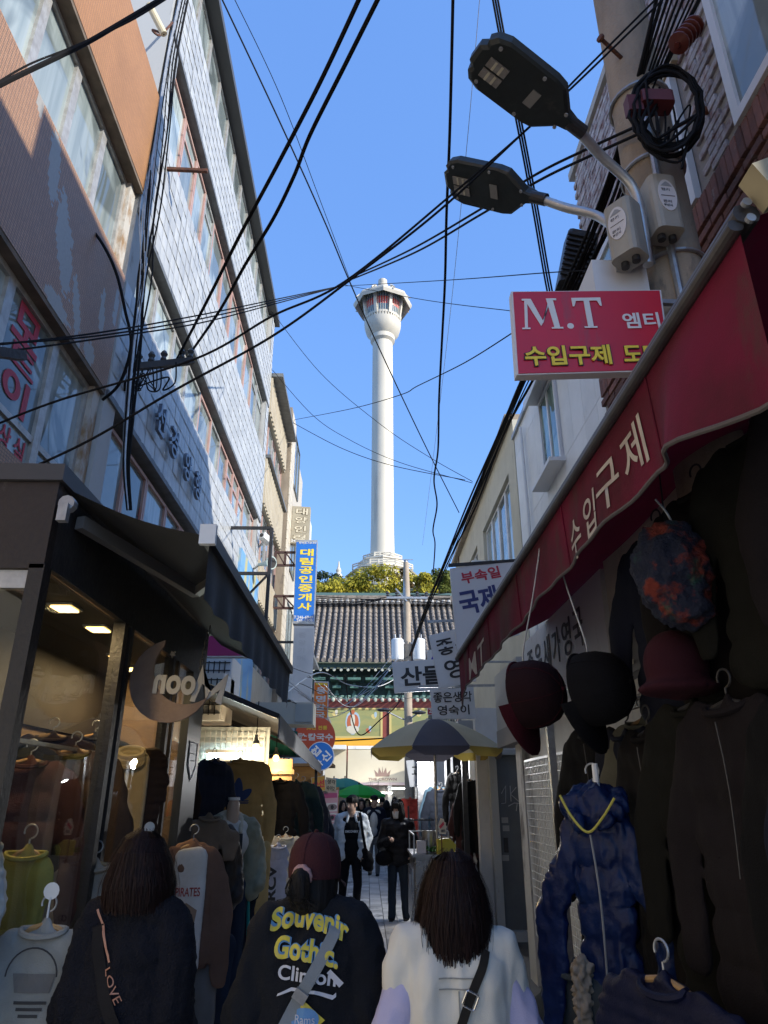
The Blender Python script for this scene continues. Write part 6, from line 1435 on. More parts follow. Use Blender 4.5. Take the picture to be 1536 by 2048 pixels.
# mannequins in front
def mannequin(label, x, y, zn, m_, inner, rot, pants, sc=1., puff=0., head=True, sleeves=True):
    t = thing('mannequin', label, 'mannequin', (x, y, 0)); M_ = Matrix.Translation((x, y, zn - 1.45 * sc)) @ rotz(rot) @ Matrix.Scale(sc, 4)
    def add(pr, m__, nm, vox=.013, fo=None, post=None):
        me = blob(pr, vox, 4, folds=fo, mats=m__, name=None, post=post); tr = bvh(me); me.transform(M_); link(nm, me, t); return tr
    sk = mat('mannequin_beige', (.50, .36, .27), .45)
    add([('c', (0, 0, 1.30), (0, -.01, 1.50 if head else 1.36), .06, .055), ('c', (-.1, 0, 1.28), (.1, 0, 1.28), .07, .07)], sk, 'neck')
    if head: MB().cyl(M_ @ Vector((0, -.01, 1.535)), M_ @ Vector((0, -.01, 1.56)), .052 * sc, n=16).build('neck_cap', M_white, t)
    tr = None
    if inner is not None:
        add([('c', (-.13, 0, 1.31), (.13, 0, 1.31), .07, .07), ('e', (0, -.01, 1.2), (.17, .12, .14)), ('e', (0, 0, 1.0), (.145, .10, .2))], inner, 'shirt', fo=[(.006, (12, 9, 6))])
    pr = []
    for s in (-1, 1):
        e = (s * .27, .02, 1.08); wr = (s * .25, -.10, .86)
        if sleeves: pr += [('c', (s * .17, 0, 1.33), e, .078, .068), ('c', e, wr, .068, .055)]
        pr += [('c', (s * .06, .06, 1.38), (s * .17, .0, 1.33), .05, .075), ('c', (s * .175, -.02, 1.28), (s * .195, -.03, .82), .075, .08), ('c', (s * .10, .07, 1.28), (s * .12, .06, .82), .085, .09), ('c', (s * .03, .09, 1.28), (s * .03, .08, .82), .075, .08)]
    def quilt(v): return v + Vector((0, 0, 0))
    add(pr, m_, 'jacket', fo=[(.018, (10, 10, 9)), (.008, (28, 28, 26))])
    if head: add([('e', (0, .07, 1.40), (.13, .075, .06)), ('c', (-.09, .02, 1.40), (-.05, -.10, 1.28), .032, .02), ('c', (.09, .02, 1.40), (.05, -.10, 1.28), .032, .02)], cloth('hood_cream', (.52, .47, .36)), 'hood', fo=[(.006, (20, 20, 20))])
    add([('c', (s * .085, 0, .86), (s * .10, 0, .45), .095, .075) for s in (-1, 1)] + [('c', (s * .10, 0, .45), (s * .10, .01, .08), .075, .06) for s in (-1, 1)] + [('c', (-.08, 0, .88), (.08, 0, .88), .09, .09)], pants, 'trousers', fo=[(.01, (9, 9, 5))])
    MB().cyl((x, y, 0), (x, y, .02), .17, n=20).build('base', M_galv, t)
    return t, M_
a = at(468, 1592, y=6.75); mt_, MM = mannequin('headless mannequin in an olive quilted jacket over a white hooded top', a.x, 6.75, a.z - .12, K_olive, K_white, R(28), K_denim)
MB().cbox((0, 0, 0), (.06, .01, .26), MM @ Matrix.Translation((.03, -.132, 1.14))).build('shirt_print', M_ink, mt_)
a = at(420, 1630, y=6.25); mannequin('headless mannequin in a dark brown padded coat, left of the olive one', a.x, 6.25, a.z - .02, cloth('coat_dark_umber', (.05, .038, .032), rough=.5), None, R(35), K_black, .98, head=False)
garment('wool_jacket', 'brown woollen jacket shoulder sticking out above the dark padded coat', 'jacket', at(418, 1632, y=6.05), R(40), cloth('wool_taupe', (.20, .15, .11)), W=.24, H=.4, sl=.16, hanger=False, sr=.085)
garment('striped_trousers', 'navy track trousers with a teal side stripe below the olive jacket', 'trousers', at(484, 1780, y=6.9), R(25), K_navy, W=.28, H=.72, kind='pants', hanger=False)
q = MB(); a = at(497, 1785, y=6.85); q.tube([a, a + Vector((.02, 0, -.35)), a + Vector((-.01, 0, -.70))], .014, 6); t = [o for o in COL.objects if o.name.startswith('striped_trousers')][0]; q.build('stripe', K_teal, t)

# things on the left wall above the stalls
S = sign('fascia_sign', 'magenta sign with round white letters glimpsed below the black awning', 'sign', (396, 1262), (524, 1264), (524, 1314), (396, 1314), 8.4, .1, mat('magenta', (.36, .012, .13), .45), M_white)
put('○', S, .42, .30, .16, .36, M_tw, .03); put('○', S, .62, .30, .16, .36, M_tw, .03); put('▪', S, .12, .75, .05, .1, M_tw)
MB().bar((LX, 8.5, S[1].translation.z), S[1].translation + Vector((0, .08, 0)), .05).build('bracket', M_black, S[0])
b = MB(); c = at(580, 1432, y=11.3); b.box((c.x - .5, 11.0, c.z - .15), (c.x + .38, 11.6, c.z + .17)); t = b.build('sign_box', mat('rust_streaked_white', (.52, .50, .43), .6, dirt=((.32, .13, .04), 3.5, .56, (1, 1, .18)))); tag(t, 'old white sign box streaked with rust above the grey-lipped awning', 'sign box')
MB().box((c.x + .11, 10.985, c.z - .12), (c.x + .36, 10.998, c.z + .14)).build('face', mat('old_glass_face', (.36, .38, .37), .3), t); MB().bar((LX, 11.3, c.z), (c.x - .5, 11.3, c.z), .06).build('bracket', M_rust, t)
b = MB(); 
for i in range(12):
    f = lambda a, c_: (-2.1 + 1.05 * a, 10.9 + .05 * math.sin(a * 20), at(560, 1455, y=11).z - .35 * c_ - .06 * a)
    b.quad(f(i / 12, 0), f((i + 1) / 12, 0), f((i + 1) / 12, 1), f(i / 12, 1))
tag(b.build('tarpaulin', cloth('tarp_teal', (.02, .13, .115)), smooth=True), 'teal tarpaulin hanging below the rusty sign box', 'tarpaulin')
for px, py, y, lab in ((480, 1365, 9.6, 'white outdoor air conditioner with a lattice guard above the awning'), (447, 1400, 9.2, 'white window guard box beside the lattice-guarded air conditioner')):
    c = at(px, py, y=y); b = MB(); b.rbox((LX + .05, y - .35, c.z - .28), (LX + .42, y + .35, c.z + .28), .03); t = b.build('air_conditioner', M_white); tag(t, lab, 'air conditioner')
    q = MB()
    for k in range(5): q.bar((LX + .05 + .07 * k, y - .36, c.z - .22), (LX + .05 + .07 * k, y - .36, c.z + .22), .012); q.bar((LX + .06, y - .363, c.z - .2 + k * .1), (LX + .4, y - .363, c.z - .2 + k * .1), .012)
    q.build('guard', M_black, t)
b = MB(); b.box((LX + .001, 11.2, 3.1), (LX + .05, 13.2, 5.6)); t = b.build('banner', mat('banner_sky', (.16, .36, .62), .6, col2=(.5, .45, .18), scale=3.2, stretch=(1, 1, .3), amt=(.5, .62))); tag(t, 'sky blue banner with faded yellow streaks on the left wall', 'banner')
fr = MB()
for z in (4.15, 4.9, 5.65): fr.bar((LX, 10.4, z), (-1.55, 10.4, z), .045)
fr.bar((-1.55, 10.4, 4.15), (-1.55, 10.4, 5.65), .05); fr.bar((LX, 10.4, 4.15), (-1.55, 10.4, 4.9), .03); tag(fr.build('sign_gantry', M_black), 'empty black steel sign frame on the left wall', 'sign frame')
# ================================================================ right stall with the maroon awning
A3 = thing('awning', 'maroon awning with cream Korean lettering on its drooping valance, near right', 'awning', (1.3, 3.5, 2.9))
K_mar = mat('awning_maroon', (.13, .008, .026), .8, col2=(.10, .01, .022), scale=3, bump=.12, bscale=260, trans=.25, spec=.15, dirt=((.06, .035, .032), 2.2, .60, (1, 1, .5)))
K_val = mat('valance_maroon', (.070, .015, .020), .8, col2=(.15, .011, .034), scale=1.4, amt=(.4, .6), bump=.15, bscale=260, spec=.15, dirt=((.075, .042, .036), 2.6, .52, (1, 1, .5)))
ex0, ex1, Ya, Yb = .83, 2.16, 1.19, 6.38
b = MB()
for i in range(26):
    f = lambda a, c: (ex0 + (ex1 - ex0) * c, Ya + (Yb - Ya) * a, 2.90 + .62 * c - .035 * math.sin(c * math.pi) * (1.2 + .5 * math.sin(a * 14)))
    for j in range(6): b.quad(f(i / 26, j / 6), f((i + 1) / 26, j / 6), f((i + 1) / 26, (j + 1) / 6), f(i / 26, (j + 1) / 6))
b.build('canopy', K_mar, A3, smooth=True)
M_rail = mat('rail_black_grey', (.055, .05, .05), .5, .2, col2=(.09, .085, .08), scale=9)
b = MB(); b.rbox((ex0 - .03, Ya - .02, 2.875), (ex0 + .03, Yb + .02, 2.925), .02, axis='y'); b.rbox((ex0 - .045, Ya - .015, 2.855), (ex0 - .01, Yb + .015, 2.885), .012, axis='y'); b.build('front_rail', M_rail, A3)
b = MB(); M_crm = mat('rail_cream', (.36, .31, .19), .6, col2=(.28, .24, .15), scale=6)
b.bar((ex0 + .01, Ya - .06, 2.93), (ex1, Ya - .06, 3.56), .06, .09); b.build('end_rafter', M_crm, A3)
for z in (2.87, 2.915): 
    q = MB(); q.cyl((ex0 - .005, Ya - .04, z), (ex0 - .005, Ya - .03, z), .011, n=12); q.build('end_bolt', M_galv, A3)
Nv = 90; rows = []
def val(a, t_):
    y = Ya + (Yb - Ya) * a
    zb_ = 2.44 + .14 * min(1, max(0, (y - 1.23) / .6)) - .03 * max(0, (y - 3) / 3.3)
    if y > 6.1: zb_ -= .12 * (y - 6.1) / .28
    fold = .07 * math.exp(-((y - 1.50) / .17) ** 2) - .02 * math.exp(-((y - 1.9) / .2) ** 2)
    return (ex0 - .012 - fold * t_ + .010 * math.sin(y * 7.3) * t_ + .006 * math.sin(y * 19) * t_, y, 2.868 + (zb_ - 2.868) * t_)
b = MB()
for i in range(Nv):
    for j in range(8): b.quad(val(i / Nv, j / 8), val((i + 1) / Nv, j / 8), val((i + 1) / Nv, (j + 1) / 8), val(i / Nv, (j + 1) / 8))
me = b.mesh('valance', K_val, smooth=True); tree_ = bvh(me); link('valance', me, A3)
for a_ in (.11, .30, .49, .68, .87): b = MB(); b.tube([Vector(val(a_, t_ / 6)) + Vector((-.003, 0, 0)) for t_ in range(7)], .0035, 5); b.build('seam', K_val, A3)
b = MB(); b.tube([Vector(val(i / Nv, 1)) for i in range(Nv + 1)], .007, 6); b.build('hem', mat('hem_grey', (.10, .085, .08), .8), A3)
M_vl = mat('valance_lettering', (.56, .50, .42), .8, col2=(.40, .34, .29), scale=12)
def vtext(s, y, z, w_, h_):
    me, tw, th = glyphs(s, 1., .008); me.transform(frame((.2, y, z), (0, -1, 0), (0, 0, 1)) @ Matrix.Diagonal((w_ / tw, h_ / th, 1, 1)) @ Matrix.Translation((-tw / 2, -th / 2, 0)))
    drape(me, tree_, (1, 0, 0), .004, .05); me.materials.clear(); me.materials.append(M_vl); link('lettering', me, A3)
for ch, pxy, w_ in zip('수입구제', ((1160, 1078), (1190, 1030), (1222, 972), (1268, 900)), (.17, .15, .19, .19)):
    c = at(*pxy, x=ex0); vtext(ch, c.y, c.z, w_, .16)
for ch, y in (('M', 5.55), ('T', 5.05)): vtext(ch, y, 2.66, .34, .17)
arm = MB(); arm.bar((ex0 + .03, 2.15, 2.84), (1.55, 1.55, 3.0), .05, .07); arm.bar((1.55, 1.55, 3.0), (2.1, 2.4, 3.2), .05, .07); arm.build('folding_arm', mat('arm_taupe', (.15, .115, .10), .6), A3)
ST = thing('clothes_stall', 'dark interior of the right clothes stall with its rails', 'stall', (1.7, 2.8, 0))
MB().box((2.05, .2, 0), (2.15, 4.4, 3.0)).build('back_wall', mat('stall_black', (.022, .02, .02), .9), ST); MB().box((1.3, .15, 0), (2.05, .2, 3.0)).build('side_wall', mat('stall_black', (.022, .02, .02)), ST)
for x_, z in ((1.32, 2.12), (1.45, 2.2), (1.3, 1.1)): MB().bar((x_, .6, z), (x_, 4.3, z), .025).build('rail', M_black, ST)
MB().bar((1.05, 4.2, 0), (1.05, 4.2, 2.3), .04).build('post', M_galv, ST); MB().bar((1.05, .65, 0), (1.05, .65, 2.3), .04).build('post', M_galv, ST)
darks = [cloth('cloth_jet', (.005, .005, .006)), cloth('cloth_ink', (.008, .010, .022)), cloth('cloth_soot', (.008, .0065, .0065)), cloth('cloth_deep_olive', (.008, .008, .006)), cloth('cloth_pitch', (.012, .009, .010))]
for i, y in enumerate((3.55, 3.2, 2.85, 2.5, 2.18, 1.85, 1.5, 1.2)):
    garment('dark_coat', ('near-black coat right behind the shiny blue jacket', 'near-black coat second behind the shiny blue jacket', 'near-black coat third behind the shiny blue jacket', 'near-black coat fourth behind the shiny blue jacket', 'near-black coat fourth in from the photographer under the awning', 'near-black coat third in from the photographer under the awning', 'near-black coat second in from the photographer under the awning', 'near-black coat closest to the photographer under the awning')[i], 'coat', (1.10 + .04 * (i % 2), y, 2.0 - .03 * (i % 3)), R(-70 - 6 * (i % 3)), darks[i % 5], W=.46, H=.95, sl=.6, hm=M_black, group='near-black coats under the maroon awning', bulk=1.15)
for t in [o for o in COL.objects if o.name.startswith('dark_coat')][::2]:
    q = MB(); M_ = Matrix.Translation(t.location) @ rotz(R(-72)); q.tube([M_ @ Vector((.01 * math.sin(z * 9), -.062, -.06 - z)) for z in (0, .1, .2, .3, .42)], .002, 5); q.build('zip', mat('zip_dark', (.06, .06, .06), .5), t); MB().cbox((0, -.02, -.03), (.05, .004, .02), M_).build('neck_label', M_pw, t)
for i, y in enumerate((3.4, 2.95, 2.5, 2.1, 1.7)):
    garment('dark_coat', ('near-black garment low behind the fur trim', 'near-black garment second in the low row from the fur trim', 'near-black garment in the middle of the low row', 'near-black garment second in the low row from the photographer', 'near-black garment of the low row nearest the photographer')[i], 'coat', (1.12, y, 1.02), R(-75), darks[(i + 2) % 5], W=.44, H=.75, sl=.5, hm=M_black, group='near-black clothes in the lower right row')
for i, (y, z) in enumerate(((2.75, 2.74), (2.35, 2.76), (1.95, 2.78), (1.55, 2.8))):
    garment('dark_sweater', ('near-black top hung highest, behind the knit hat', 'near-black top hung high beside the knit hat', 'near-black top hung high, third from the awning end', 'near-black top hung high nearest the awning end')[i], 'top', (1.22, y, z), R(-72), darks[(i + 1) % 5], W=.5, H=.72, sl=.5, hm=M_black, group='near-black tops hung high under the awning')
garment('olive_shirt', 'drab olive shirt sleeve at the front of the dark row, behind the black cap', 'shirt', at(1288, 1440, x=1.2), R(-60), cloth('cloth_drab', (.12, .115, .085)), W=.34, H=.5, sl=.45)
# blue rain jacket
a = at(1188, 1580, y=3.0); K_bluej = cloth('nylon_blue', (.008, .022, .085), (.006, .012, .05), rough=.32, bump=.25, bs=30, scale=8)
G = garment('blue_jacket', 'shiny dark blue nylon jacket with a yellow-piped hood hanging at the stall front', 'jacket', a, R(-38), K_bluej, W=.22, H=.86, sl=.70, hood=True, spread=.16, sr=.052, folds=[(.030, (9, 6, 3), 1), (.020, (20, 14, 12), 1), (.006, (60, 50, 40))], flat_=.5)
q = MB(); q.tube(catmull([G[1] @ Vector(v) for v in ((-.11, -.085, -.02), (-.06, -.10, -.10), (.0, -.105, -.15), (.06, -.1, -.10), (.11, -.085, -.03))]), .005, 6); q.build('piping', mat('piping_yellow', (.50, .45, .08), .6), G[0])
q = MB(); q.tube(catmull([G[1] @ Vector(v) for v in ((0, -.085, -.16), (.01, -.075, -.4), (0, -.075, -.8))]), .004, 5); q.build('zip', M_greyp, G[0])
MB().cyl(a + Vector((.01, -.01, .0)), a + Vector((.01, -.01, .10)), .012, n=8).build('hanger_sleeve', M_white, G[0])
garment('blue_jacket', 'deep blue quilted jacket at the bottom edge below the dark row', 'jacket', at(1330, 1960, y=2.3), R(-70), cloth('cloth_royal', (.006, .008, .03), rough=.5), W=.5, H=.6, sl=.4, puff=.1)
c = at(1168, 1985, y=3.02)
tag(blob([('c', c + Vector((0, 0, .08)), c + Vector((-.01, 0, -.10)), .035, .03)], .006, 1, folds=[(.022, (60, 60, 40)), (.014, (130, 130, 80))], mats=cloth('fur_cream', (.40, .34, .26)), name='fur_trim'), 'cream fur trim poking out below the shiny blue jacket', 'fur trim')
garment('grey_jacket', 'grey-green jacket with the fur trim low by the shop wall', 'jacket', at(1150, 1930, y=3.1), R(-60), cloth('cloth_slate', (.06, .075, .08)), W=.26, H=.4, sl=.3, hanger=False)
# caps hanging along the awning edge
def cap(label, loc, M_rot, m, m2, s=1.):
    t = thing('cap', label, 'cap', loc); Mx = Matrix.Translation(loc) @ M_rot @ Matrix.Scale(s, 4)
    b = MB(); n = 28
    prof = [(.098, -.02), (.100, .01), (.097, .05), (.084, .09), (.058, .118), (.02, .130), (.0005, .131)]
    b.lathe(prof, (0, 0, 0), n); b.bm.transform(Matrix.Diagonal((1, 1.12, 1, 1))); b.bm.transform(Mx); b.build('crown', m, t, smooth=True)
    seam = MB()
    for k in range(6): seam.tube([Mx @ Vector((r_ * 1.01 * math.cos(R(60 * k)), r_ * 1.13 * math.sin(R(60 * k)), z + .001)) for r_, z in prof], .0016, 4)
    seam.sphere(Mx @ Vector((0, 0, .132)), .008 * s, 8, 6); seam.build('seam', m2, t)
    br = MB(); P_ = []
    for i in range(15):
        a = R(180 + 180 * i / 14); row = []
        for j in range(5):
            r0 = .098 + j / 4 * (.078 * math.sin(math.pi * i / 14) ** .7)
            row.append(Vector((r0 * math.cos(a) if j == 0 else (.098 + .004 * j) * math.cos(a), -abs((r0) * math.sin(a)) * 1.12, -.012 - .02 * (math.cos(a) ** 2) * j / 4 - .012 * j / 4)))
        P_.append(row)
    for i in range(14):
        for j in range(4): br.quad(*[Mx @ v for v in (P_[i][j], P_[i + 1][j], P_[i + 1][j + 1], P_[i][j + 1])])
    for i in range(14):
        for j in range(4): br.quad(*[Mx @ (v - Vector((0, 0, .006))) for v in (P_[i][j], P_[i][j + 1], P_[i + 1][j + 1], P_[i + 1][j])])
    for i in range(14): br.quad(Mx @ P_[i][4], Mx @ P_[i + 1][4], Mx @ (P_[i + 1][4] - Vector((0, 0, .006))), Mx @ (P_[i][4] - Vector((0, 0, .006))))
    br.build('visor', m2, t, smooth=True)
    st = MB(); st.tube([Mx @ Vector((.09 * math.cos(R(a)), .112 * math.sin(R(a)), -.018)) for a in range(50, 131, 10)], .006, 5); st.build('strap', m2, t)
    return t, Mx
K_cm = cloth('felt_maroon', (.05, .005, .010), bs=150); K_cb = cloth('felt_black', (.005, .005, .007), bs=150)
def hang_cap(label, ptop, s, roll, m, m2, yaw=0.):
    # crown up and back, visor hanging down towards the street
    Mr = rotz(yaw) @ Matrix.Rotation(roll, 4, 'Y') @ Matrix.Rotation(R(86), 4, 'X')
    loc = ptop + Vector((.0, 0, -.12 * s)); t, Mx = cap(label, loc, Mr, m, m2, s)
    q = MB(); k_ = Vector((ex0, loc.y + .02, 2.86)); q.tube(catmull([ptop + Vector((0, 0, -.03)), ptop + Vector((.0, 0, .04)), (ptop + k_) / 2, k_]), .004, 6); q.build('wire_hook', M_galv, t)
hang_cap('maroon felt cap hanging by its strap, left of the two at the awning edge', at(1048, 1318, y=3.15), 1.32, R(-20), cloth('felt_maroon_dark', (.016, .004, .006), bs=150), K_cm, R(50))
hang_cap('black felt cap hanging by its strap, right of the two at the awning edge', at(1172, 1300, y=3.0), 1.38, R(-24), K_cb, K_cb, R(46))
K_mc = mat('knit_multicolour', (.008, .012, .03), .95, col2=(.16, .022, .012), scale=7, amt=(.52, .6), bump=.8, bscale=60, dirt=((.012, .07, .045), 8, .57, (1, 1, 1)))
c = at(1345, 1140, y=2.25); t = thing('knit_hat', 'shaggy multicoloured knit hat hanging high under the maroon awning', 'hat', c)
blob([('e', c, (.13, .12, .17)), ('e', c + Vector((.02, 0, -.13)), (.10, .1, .07))], .012, 3, folds=[(.02, (22, 22, 22)), (.012, (55, 55, 55))], mats=K_mc, name='crown', par=t)
MB().cyl(c + Vector((0, 0, .15)), c + Vector((.02, 0, .6)), .003, n=5).build('cord', M_cable, t)
q = MB(); q.tube(catmull([c + Vector(v) for v in ((-.02, 0, .26), (.01, -.01, .20), (.03, 0, .14), (.0, 0, .16))]), .004, 6); q.build('hook', M_galv, t)
c = at(1352, 1330, y=2.4); t = thing('felt_hat', 'dark plum brimmed hat below the shaggy knit hat', 'hat', c)
blob([('e', c, (.11, .10, .12)), ('e', c + Vector((0, 0, -.08)), (.14, .13, .03))], .012, 3, mats=cloth('felt_plum', (.04, .008, .014)), name='crown', par=t)
MB().cyl(c + Vector((0, 0, .1)), c + Vector((0, 0, .5)), .003, n=5).build('cord', M_cable, t)
# ================================================================ striped umbrella and food cart
def umbrella(name, label, c, r, drop, skirt, mats, nseg=8, pole_to=0., pm=None, rot=0., group=None, skm=None):
    t = thing(name, label, 'umbrella', (c[0], c[1], pole_to), group)
    for i in range(nseg):
        b = MB(); a0, a1 = R(360 / nseg * i) + rot, R(360 / nseg * (i + 1)) + rot; K_ = 5; J = 7
        def pt(k, j):
            u = j / J; a = a0 + (a1 - a0) * k / K_
            ch = math.cos((a1 - a0) / 2) / math.cos(a - (a0 + a1) / 2)
            rad = r * u * (1 - (1 - ch) * u); z = -drop * (u ** 1.75) + .03 * math.sin(math.pi * k / K_) * u * (1 - u) * -1
            return (c[0] + rad * math.cos(a), c[1] + rad * math.sin(a), c[2] + z)
        for j in range(J):
            for k in range(K_): b.quad(pt(k, j), pt(k + 1, j), pt(k + 1, j + 1), pt(k, j + 1))
        e = [pt(k, J) for k in range(K_ + 1)]
        if skirt:
            lo = [(c[0] + (p[0] - c[0]) * (.99 if 0 < k < K_ else .985), c[1] + (p[1] - c[1]) * (.99 if 0 < k < K_ else .985), p[2] - skirt * (1 if 0 < k < K_ else .35)) for k, p in enumerate(e)]
            sk_ = MB()
            for k in range(K_): sk_.quad(e[k], e[k + 1], lo[k + 1], lo[k])
            sk_.build('skirt', skm[i % len(skm)] if skm else mats[i % len(mats)], t, smooth=True)
        b.build('canopy_panel', mats[i % len(mats)], t, smooth=True)
        q = MB(); q.tube([Vector(pt(0, j)) - Vector((0, 0, .012)) for j in range(J + 1)], .006, 5); q.build('rib', M_galv, t)
    q = MB(); q.cyl((c[0], c[1], pole_to), (c[0], c[1], c[2] + .05), .018, n=10); q.build('pole', pm or M_galv, t)
    q = MB(); q.lathe([(.001, .08), (.03, .05), (.02, .0)], c, 10); q.build('ferrule', M_black, t)
    return t
U_cream = mat('umbrella_cream', (.52, .47, .33), .8, col2=(.47, .42, .29), scale=3, trans=.3, bump=.1, bscale=200); U_grey = mat('umbrella_grey', (.095, .09, .11), .8, col2=(.08, .075, .095), scale=3, trans=.25, bump=.1, bscale=200); U_yel = mat('umbrella_yellow', (.38, .29, .07), .8, trans=.3)
uc = at(868, 1438, y=9.9)
UM = umbrella('market_umbrella', 'large striped cream and grey market umbrella over the food cart', tuple(uc), .93, .40, .11, [U_grey, U_cream], 8, .0, M_galv, rot=R(-22.5 - 90), skm=[U_grey, U_yel])
for nm, lab, px, py, y, r_, m_ in (('market_umbrella', 'bright green market umbrella over the crowd in the distance', 718, 1569, 24, .95, [mat('umbrella_green', (.03, .46, .04), .7, trans=.5), mat('umbrella_green2', (.05, .52, .09), .7, trans=.5)]), ('market_umbrella', 'sea-green market umbrella left of the bright green one', 690, 1556, 27, .9, [mat('umbrella_sea', (.05, .27, .19), .7, trans=.35)]), ('market_umbrella', 'blue-grey market umbrella at the edge of the left kiosks', 668, 1556, 30, .95, [mat('umbrella_blue', (.10, .19, .27), .7, trans=.3)])):
    c = at(px, py, y=y); umbrella(nm, lab, tuple(c), r_ * .9, .32, .08, m_, 8)
CT = thing('food_cart', 'stainless steel street food cart with trays and pots under the striped umbrella', 'food cart', (.9, 10, 0))
x0, x1, y0, y1, zt_ = .58, 1.12, 9.55, 10.6, 1.05
MB().rbox((x0, y0, .12), (x1, y1, zt_ - .03), .02).build('cabinet', M_steel, CT); MB().box((x0 - .03, y0 - .03, zt_ - .028), (x1 + .03, y1 + .03, zt_)).build('counter', M_steel, CT)
b = MB(); 
for p, q_ in (((x0, y0, zt_), (x0, y0, zt_ + .22)), ((x0, y1, zt_), (x0, y1, zt_ + .22)), ((x1, y1, zt_), (x1, y1, zt_ + .22)), ((x0, y0, zt_ + .22), (x0, y1, zt_ + .22)), ((x0, y1, zt_ + .22), (x1, y1, zt_ + .22))): b.bar(p, q_, .018)
b.build('guard_rail', M_galv, CT)
MB().box((x0 - .028, y0 + .1, .30), (x0 - .002, y1 - .1, .88)).build('door', M_steel, CT); MB().bar((x0 - .045, y0 + .15, .66), (x0 - .045, y0 + .15, .82), .02).build('handle', M_galv, CT)
b = MB(); b.box((x0 - .01, y0 - .014, .42), (x1 - .2, y0 - .002, .50)); b.build('nameplate', mat('plate_bright', (.6, .6, .6), .2, .9), CT)
for dx in (.08, .46):
    for yy in (y0 + .15, y1 - .15): MB().cyl((x0 + dx - .02, yy, .06), (x0 + dx + .02, yy, .06), .06, n=14).build('wheel', M_black, CT)
def ontop(name, label, cat, mb, m_): return tag(mb.build(name, m_, None, smooth=True), label, cat)
b = MB(); b.lathe([(.001, .0), (.085, 0), (.088, .25), (.082, .25), (.08, .02)], (.80, 10.0, zt_ + .001), 20); ontop('steel_pot', 'tall shiny steel pot on the food cart', 'pot', b, M_steel)
b = MB(); b.lathe([(.001, 0), (.17, 0), (.18, .16), (.17, .16), (.165, .01)], (.96, 10.25, zt_ + .001), 24); ontop('steel_pot', 'wide dark steel pan behind the tall pot on the cart', 'pan', b, M_steel)
b = MB(); b.box((.63, 9.75, zt_ + .001), (.74, 9.9, zt_ + .14)); ontop('paper_cups', 'white stack of paper packs at the cart edge', 'paper pack', b, mat('paper_white', (.55, .53, .56), .8))
b = MB()
rr = random.Random(8)
for k in range(40): 
    v = Vector((.86 + rr.gauss(0, .06), 9.72 + rr.gauss(0, .05), zt_ + .02 + abs(rr.gauss(0, .03)))); b.quad(v, v + Vector((.05, .01, .02)), v + Vector((.05, .04, .0)), v + Vector((0, .04, .02)))
ontop('green_bags', 'crumpled green plastic bags on the cart counter', 'plastic bag', b, mat('bag_green', (.08, .32, .05), .5))
c = at(885, 1655, y=9.45); b = MB(); b.cyl((c.x - .01, 9.5, zt_ - .3), (c.x - .01, 9.5, c.z + .02), .008, n=6); t = b.build('price_sign', M_rust); tag(t, 'red and cream hand-shaped price sign on a stick at the cart', 'price sign')
out = [(-.07, -.07), (.03, -.09), (.06, -.05), (.05, -.03), (.075, -.0), (.06, .02), (.075, .05), (.05, .06), (.05, .1), (.0, .12), (-.07, .03)]
MB().prism([(x * .75, y * .9) for x, y in out], frame(c, (1, 0, .2), (0, 0, 1)), .006).build('board', mat('price_cream', (.62, .55, .42), .7), t); MB().prism([(-.04, .02), (.025, .065), (.03, .03), (-.03, -.01)], frame(c + Vector((0, -.004, 0)), (1, 0, .2), (0, 0, 1)), .003).build('red_print', M_tred, t)
letter('원', frame(c + Vector((0, -.003, -.035)), (1, 0, .2), (0, 0, 1)), .05, .03, M_tblk, t)
c = at(892, 1700, y=9.6); b = MB(); b.prism([(-.10, -.16), (.10, -.17), (.13, .06), (.05, .13), (-.10, .12)], frame(c, (1, .15, 0), (0, 0, 1)), .08); t = b.build('yellow_bag', mat('bag_yellow', (.48, .42, .05), .6)); tag(t, 'yellow bag hanging at the right side of the food cart', 'bag')
b = MB(); c = at(868, 1640, y=9.9); b.bar(c, (c.x - .33, c.y, c.z), .02); b.bar((c.x - .33, c.y, c.z), (c.x - .33, c.y, c.z + .17), .022); b.build('pole_bracket', M_black, UM)
# clothes and frames behind the cart
FZ = thing('steel_shopfront', 'brushed steel pillars and glass frames of the shop behind the food cart', 'shopfront', (1.3, 13, 0))
a = at(836, 1600, y=13.5); MB().box((a.x, 13.5, 0), (a.x + .34, 13.7, 2.55)).build('pillar', M_steel, FZ)
for px in (866, 893, 906): c = at(px, 1600, y=13); MB().box((c.x - .02, 13, 0), (c.x + .02, 13.05, 2.6)).build('frame_bar', M_galv, FZ)
MB().box((a.x, 13.4, 2.56), (WX, 13.9, 3.0)).build('header', M_greyp, FZ)
for xa, y in ((1.38, 10.9), (1.72, 10.75)): MB().box((xa, y, 0), (xa + .07, y + .07, 2.7)).build('black_post', M_black, FZ)
DB = thing('dark_shop', 'unlit shop interior between the food cart and the grey door', 'shop', (2, 12, 0))
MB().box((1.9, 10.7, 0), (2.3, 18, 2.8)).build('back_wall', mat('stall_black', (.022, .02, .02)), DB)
MB().box((WX - 1.0, 10.65, 2.62), (WX, 18, 2.75)).build('lintel', M_greyp, DB)
b = MB(); b._add([(1.0, 11.5, 2.55), (WX, 11.5, 2.9), (WX, 18, 2.9), (1.0, 18, 2.45), (1.0, 11.5, 2.60), (WX, 11.5, 2.95), (WX, 18, 2.95), (1.0, 18, 2.5)], [(0, 3, 2, 1), (4, 5, 6, 7), (0, 1, 5, 4), (1, 2, 6, 5), (2, 3, 7, 6), (3, 0, 4, 7)]); tag(b.build('awning', K_aw), 'dark sheet awning edge behind the striped umbrella', 'awning')
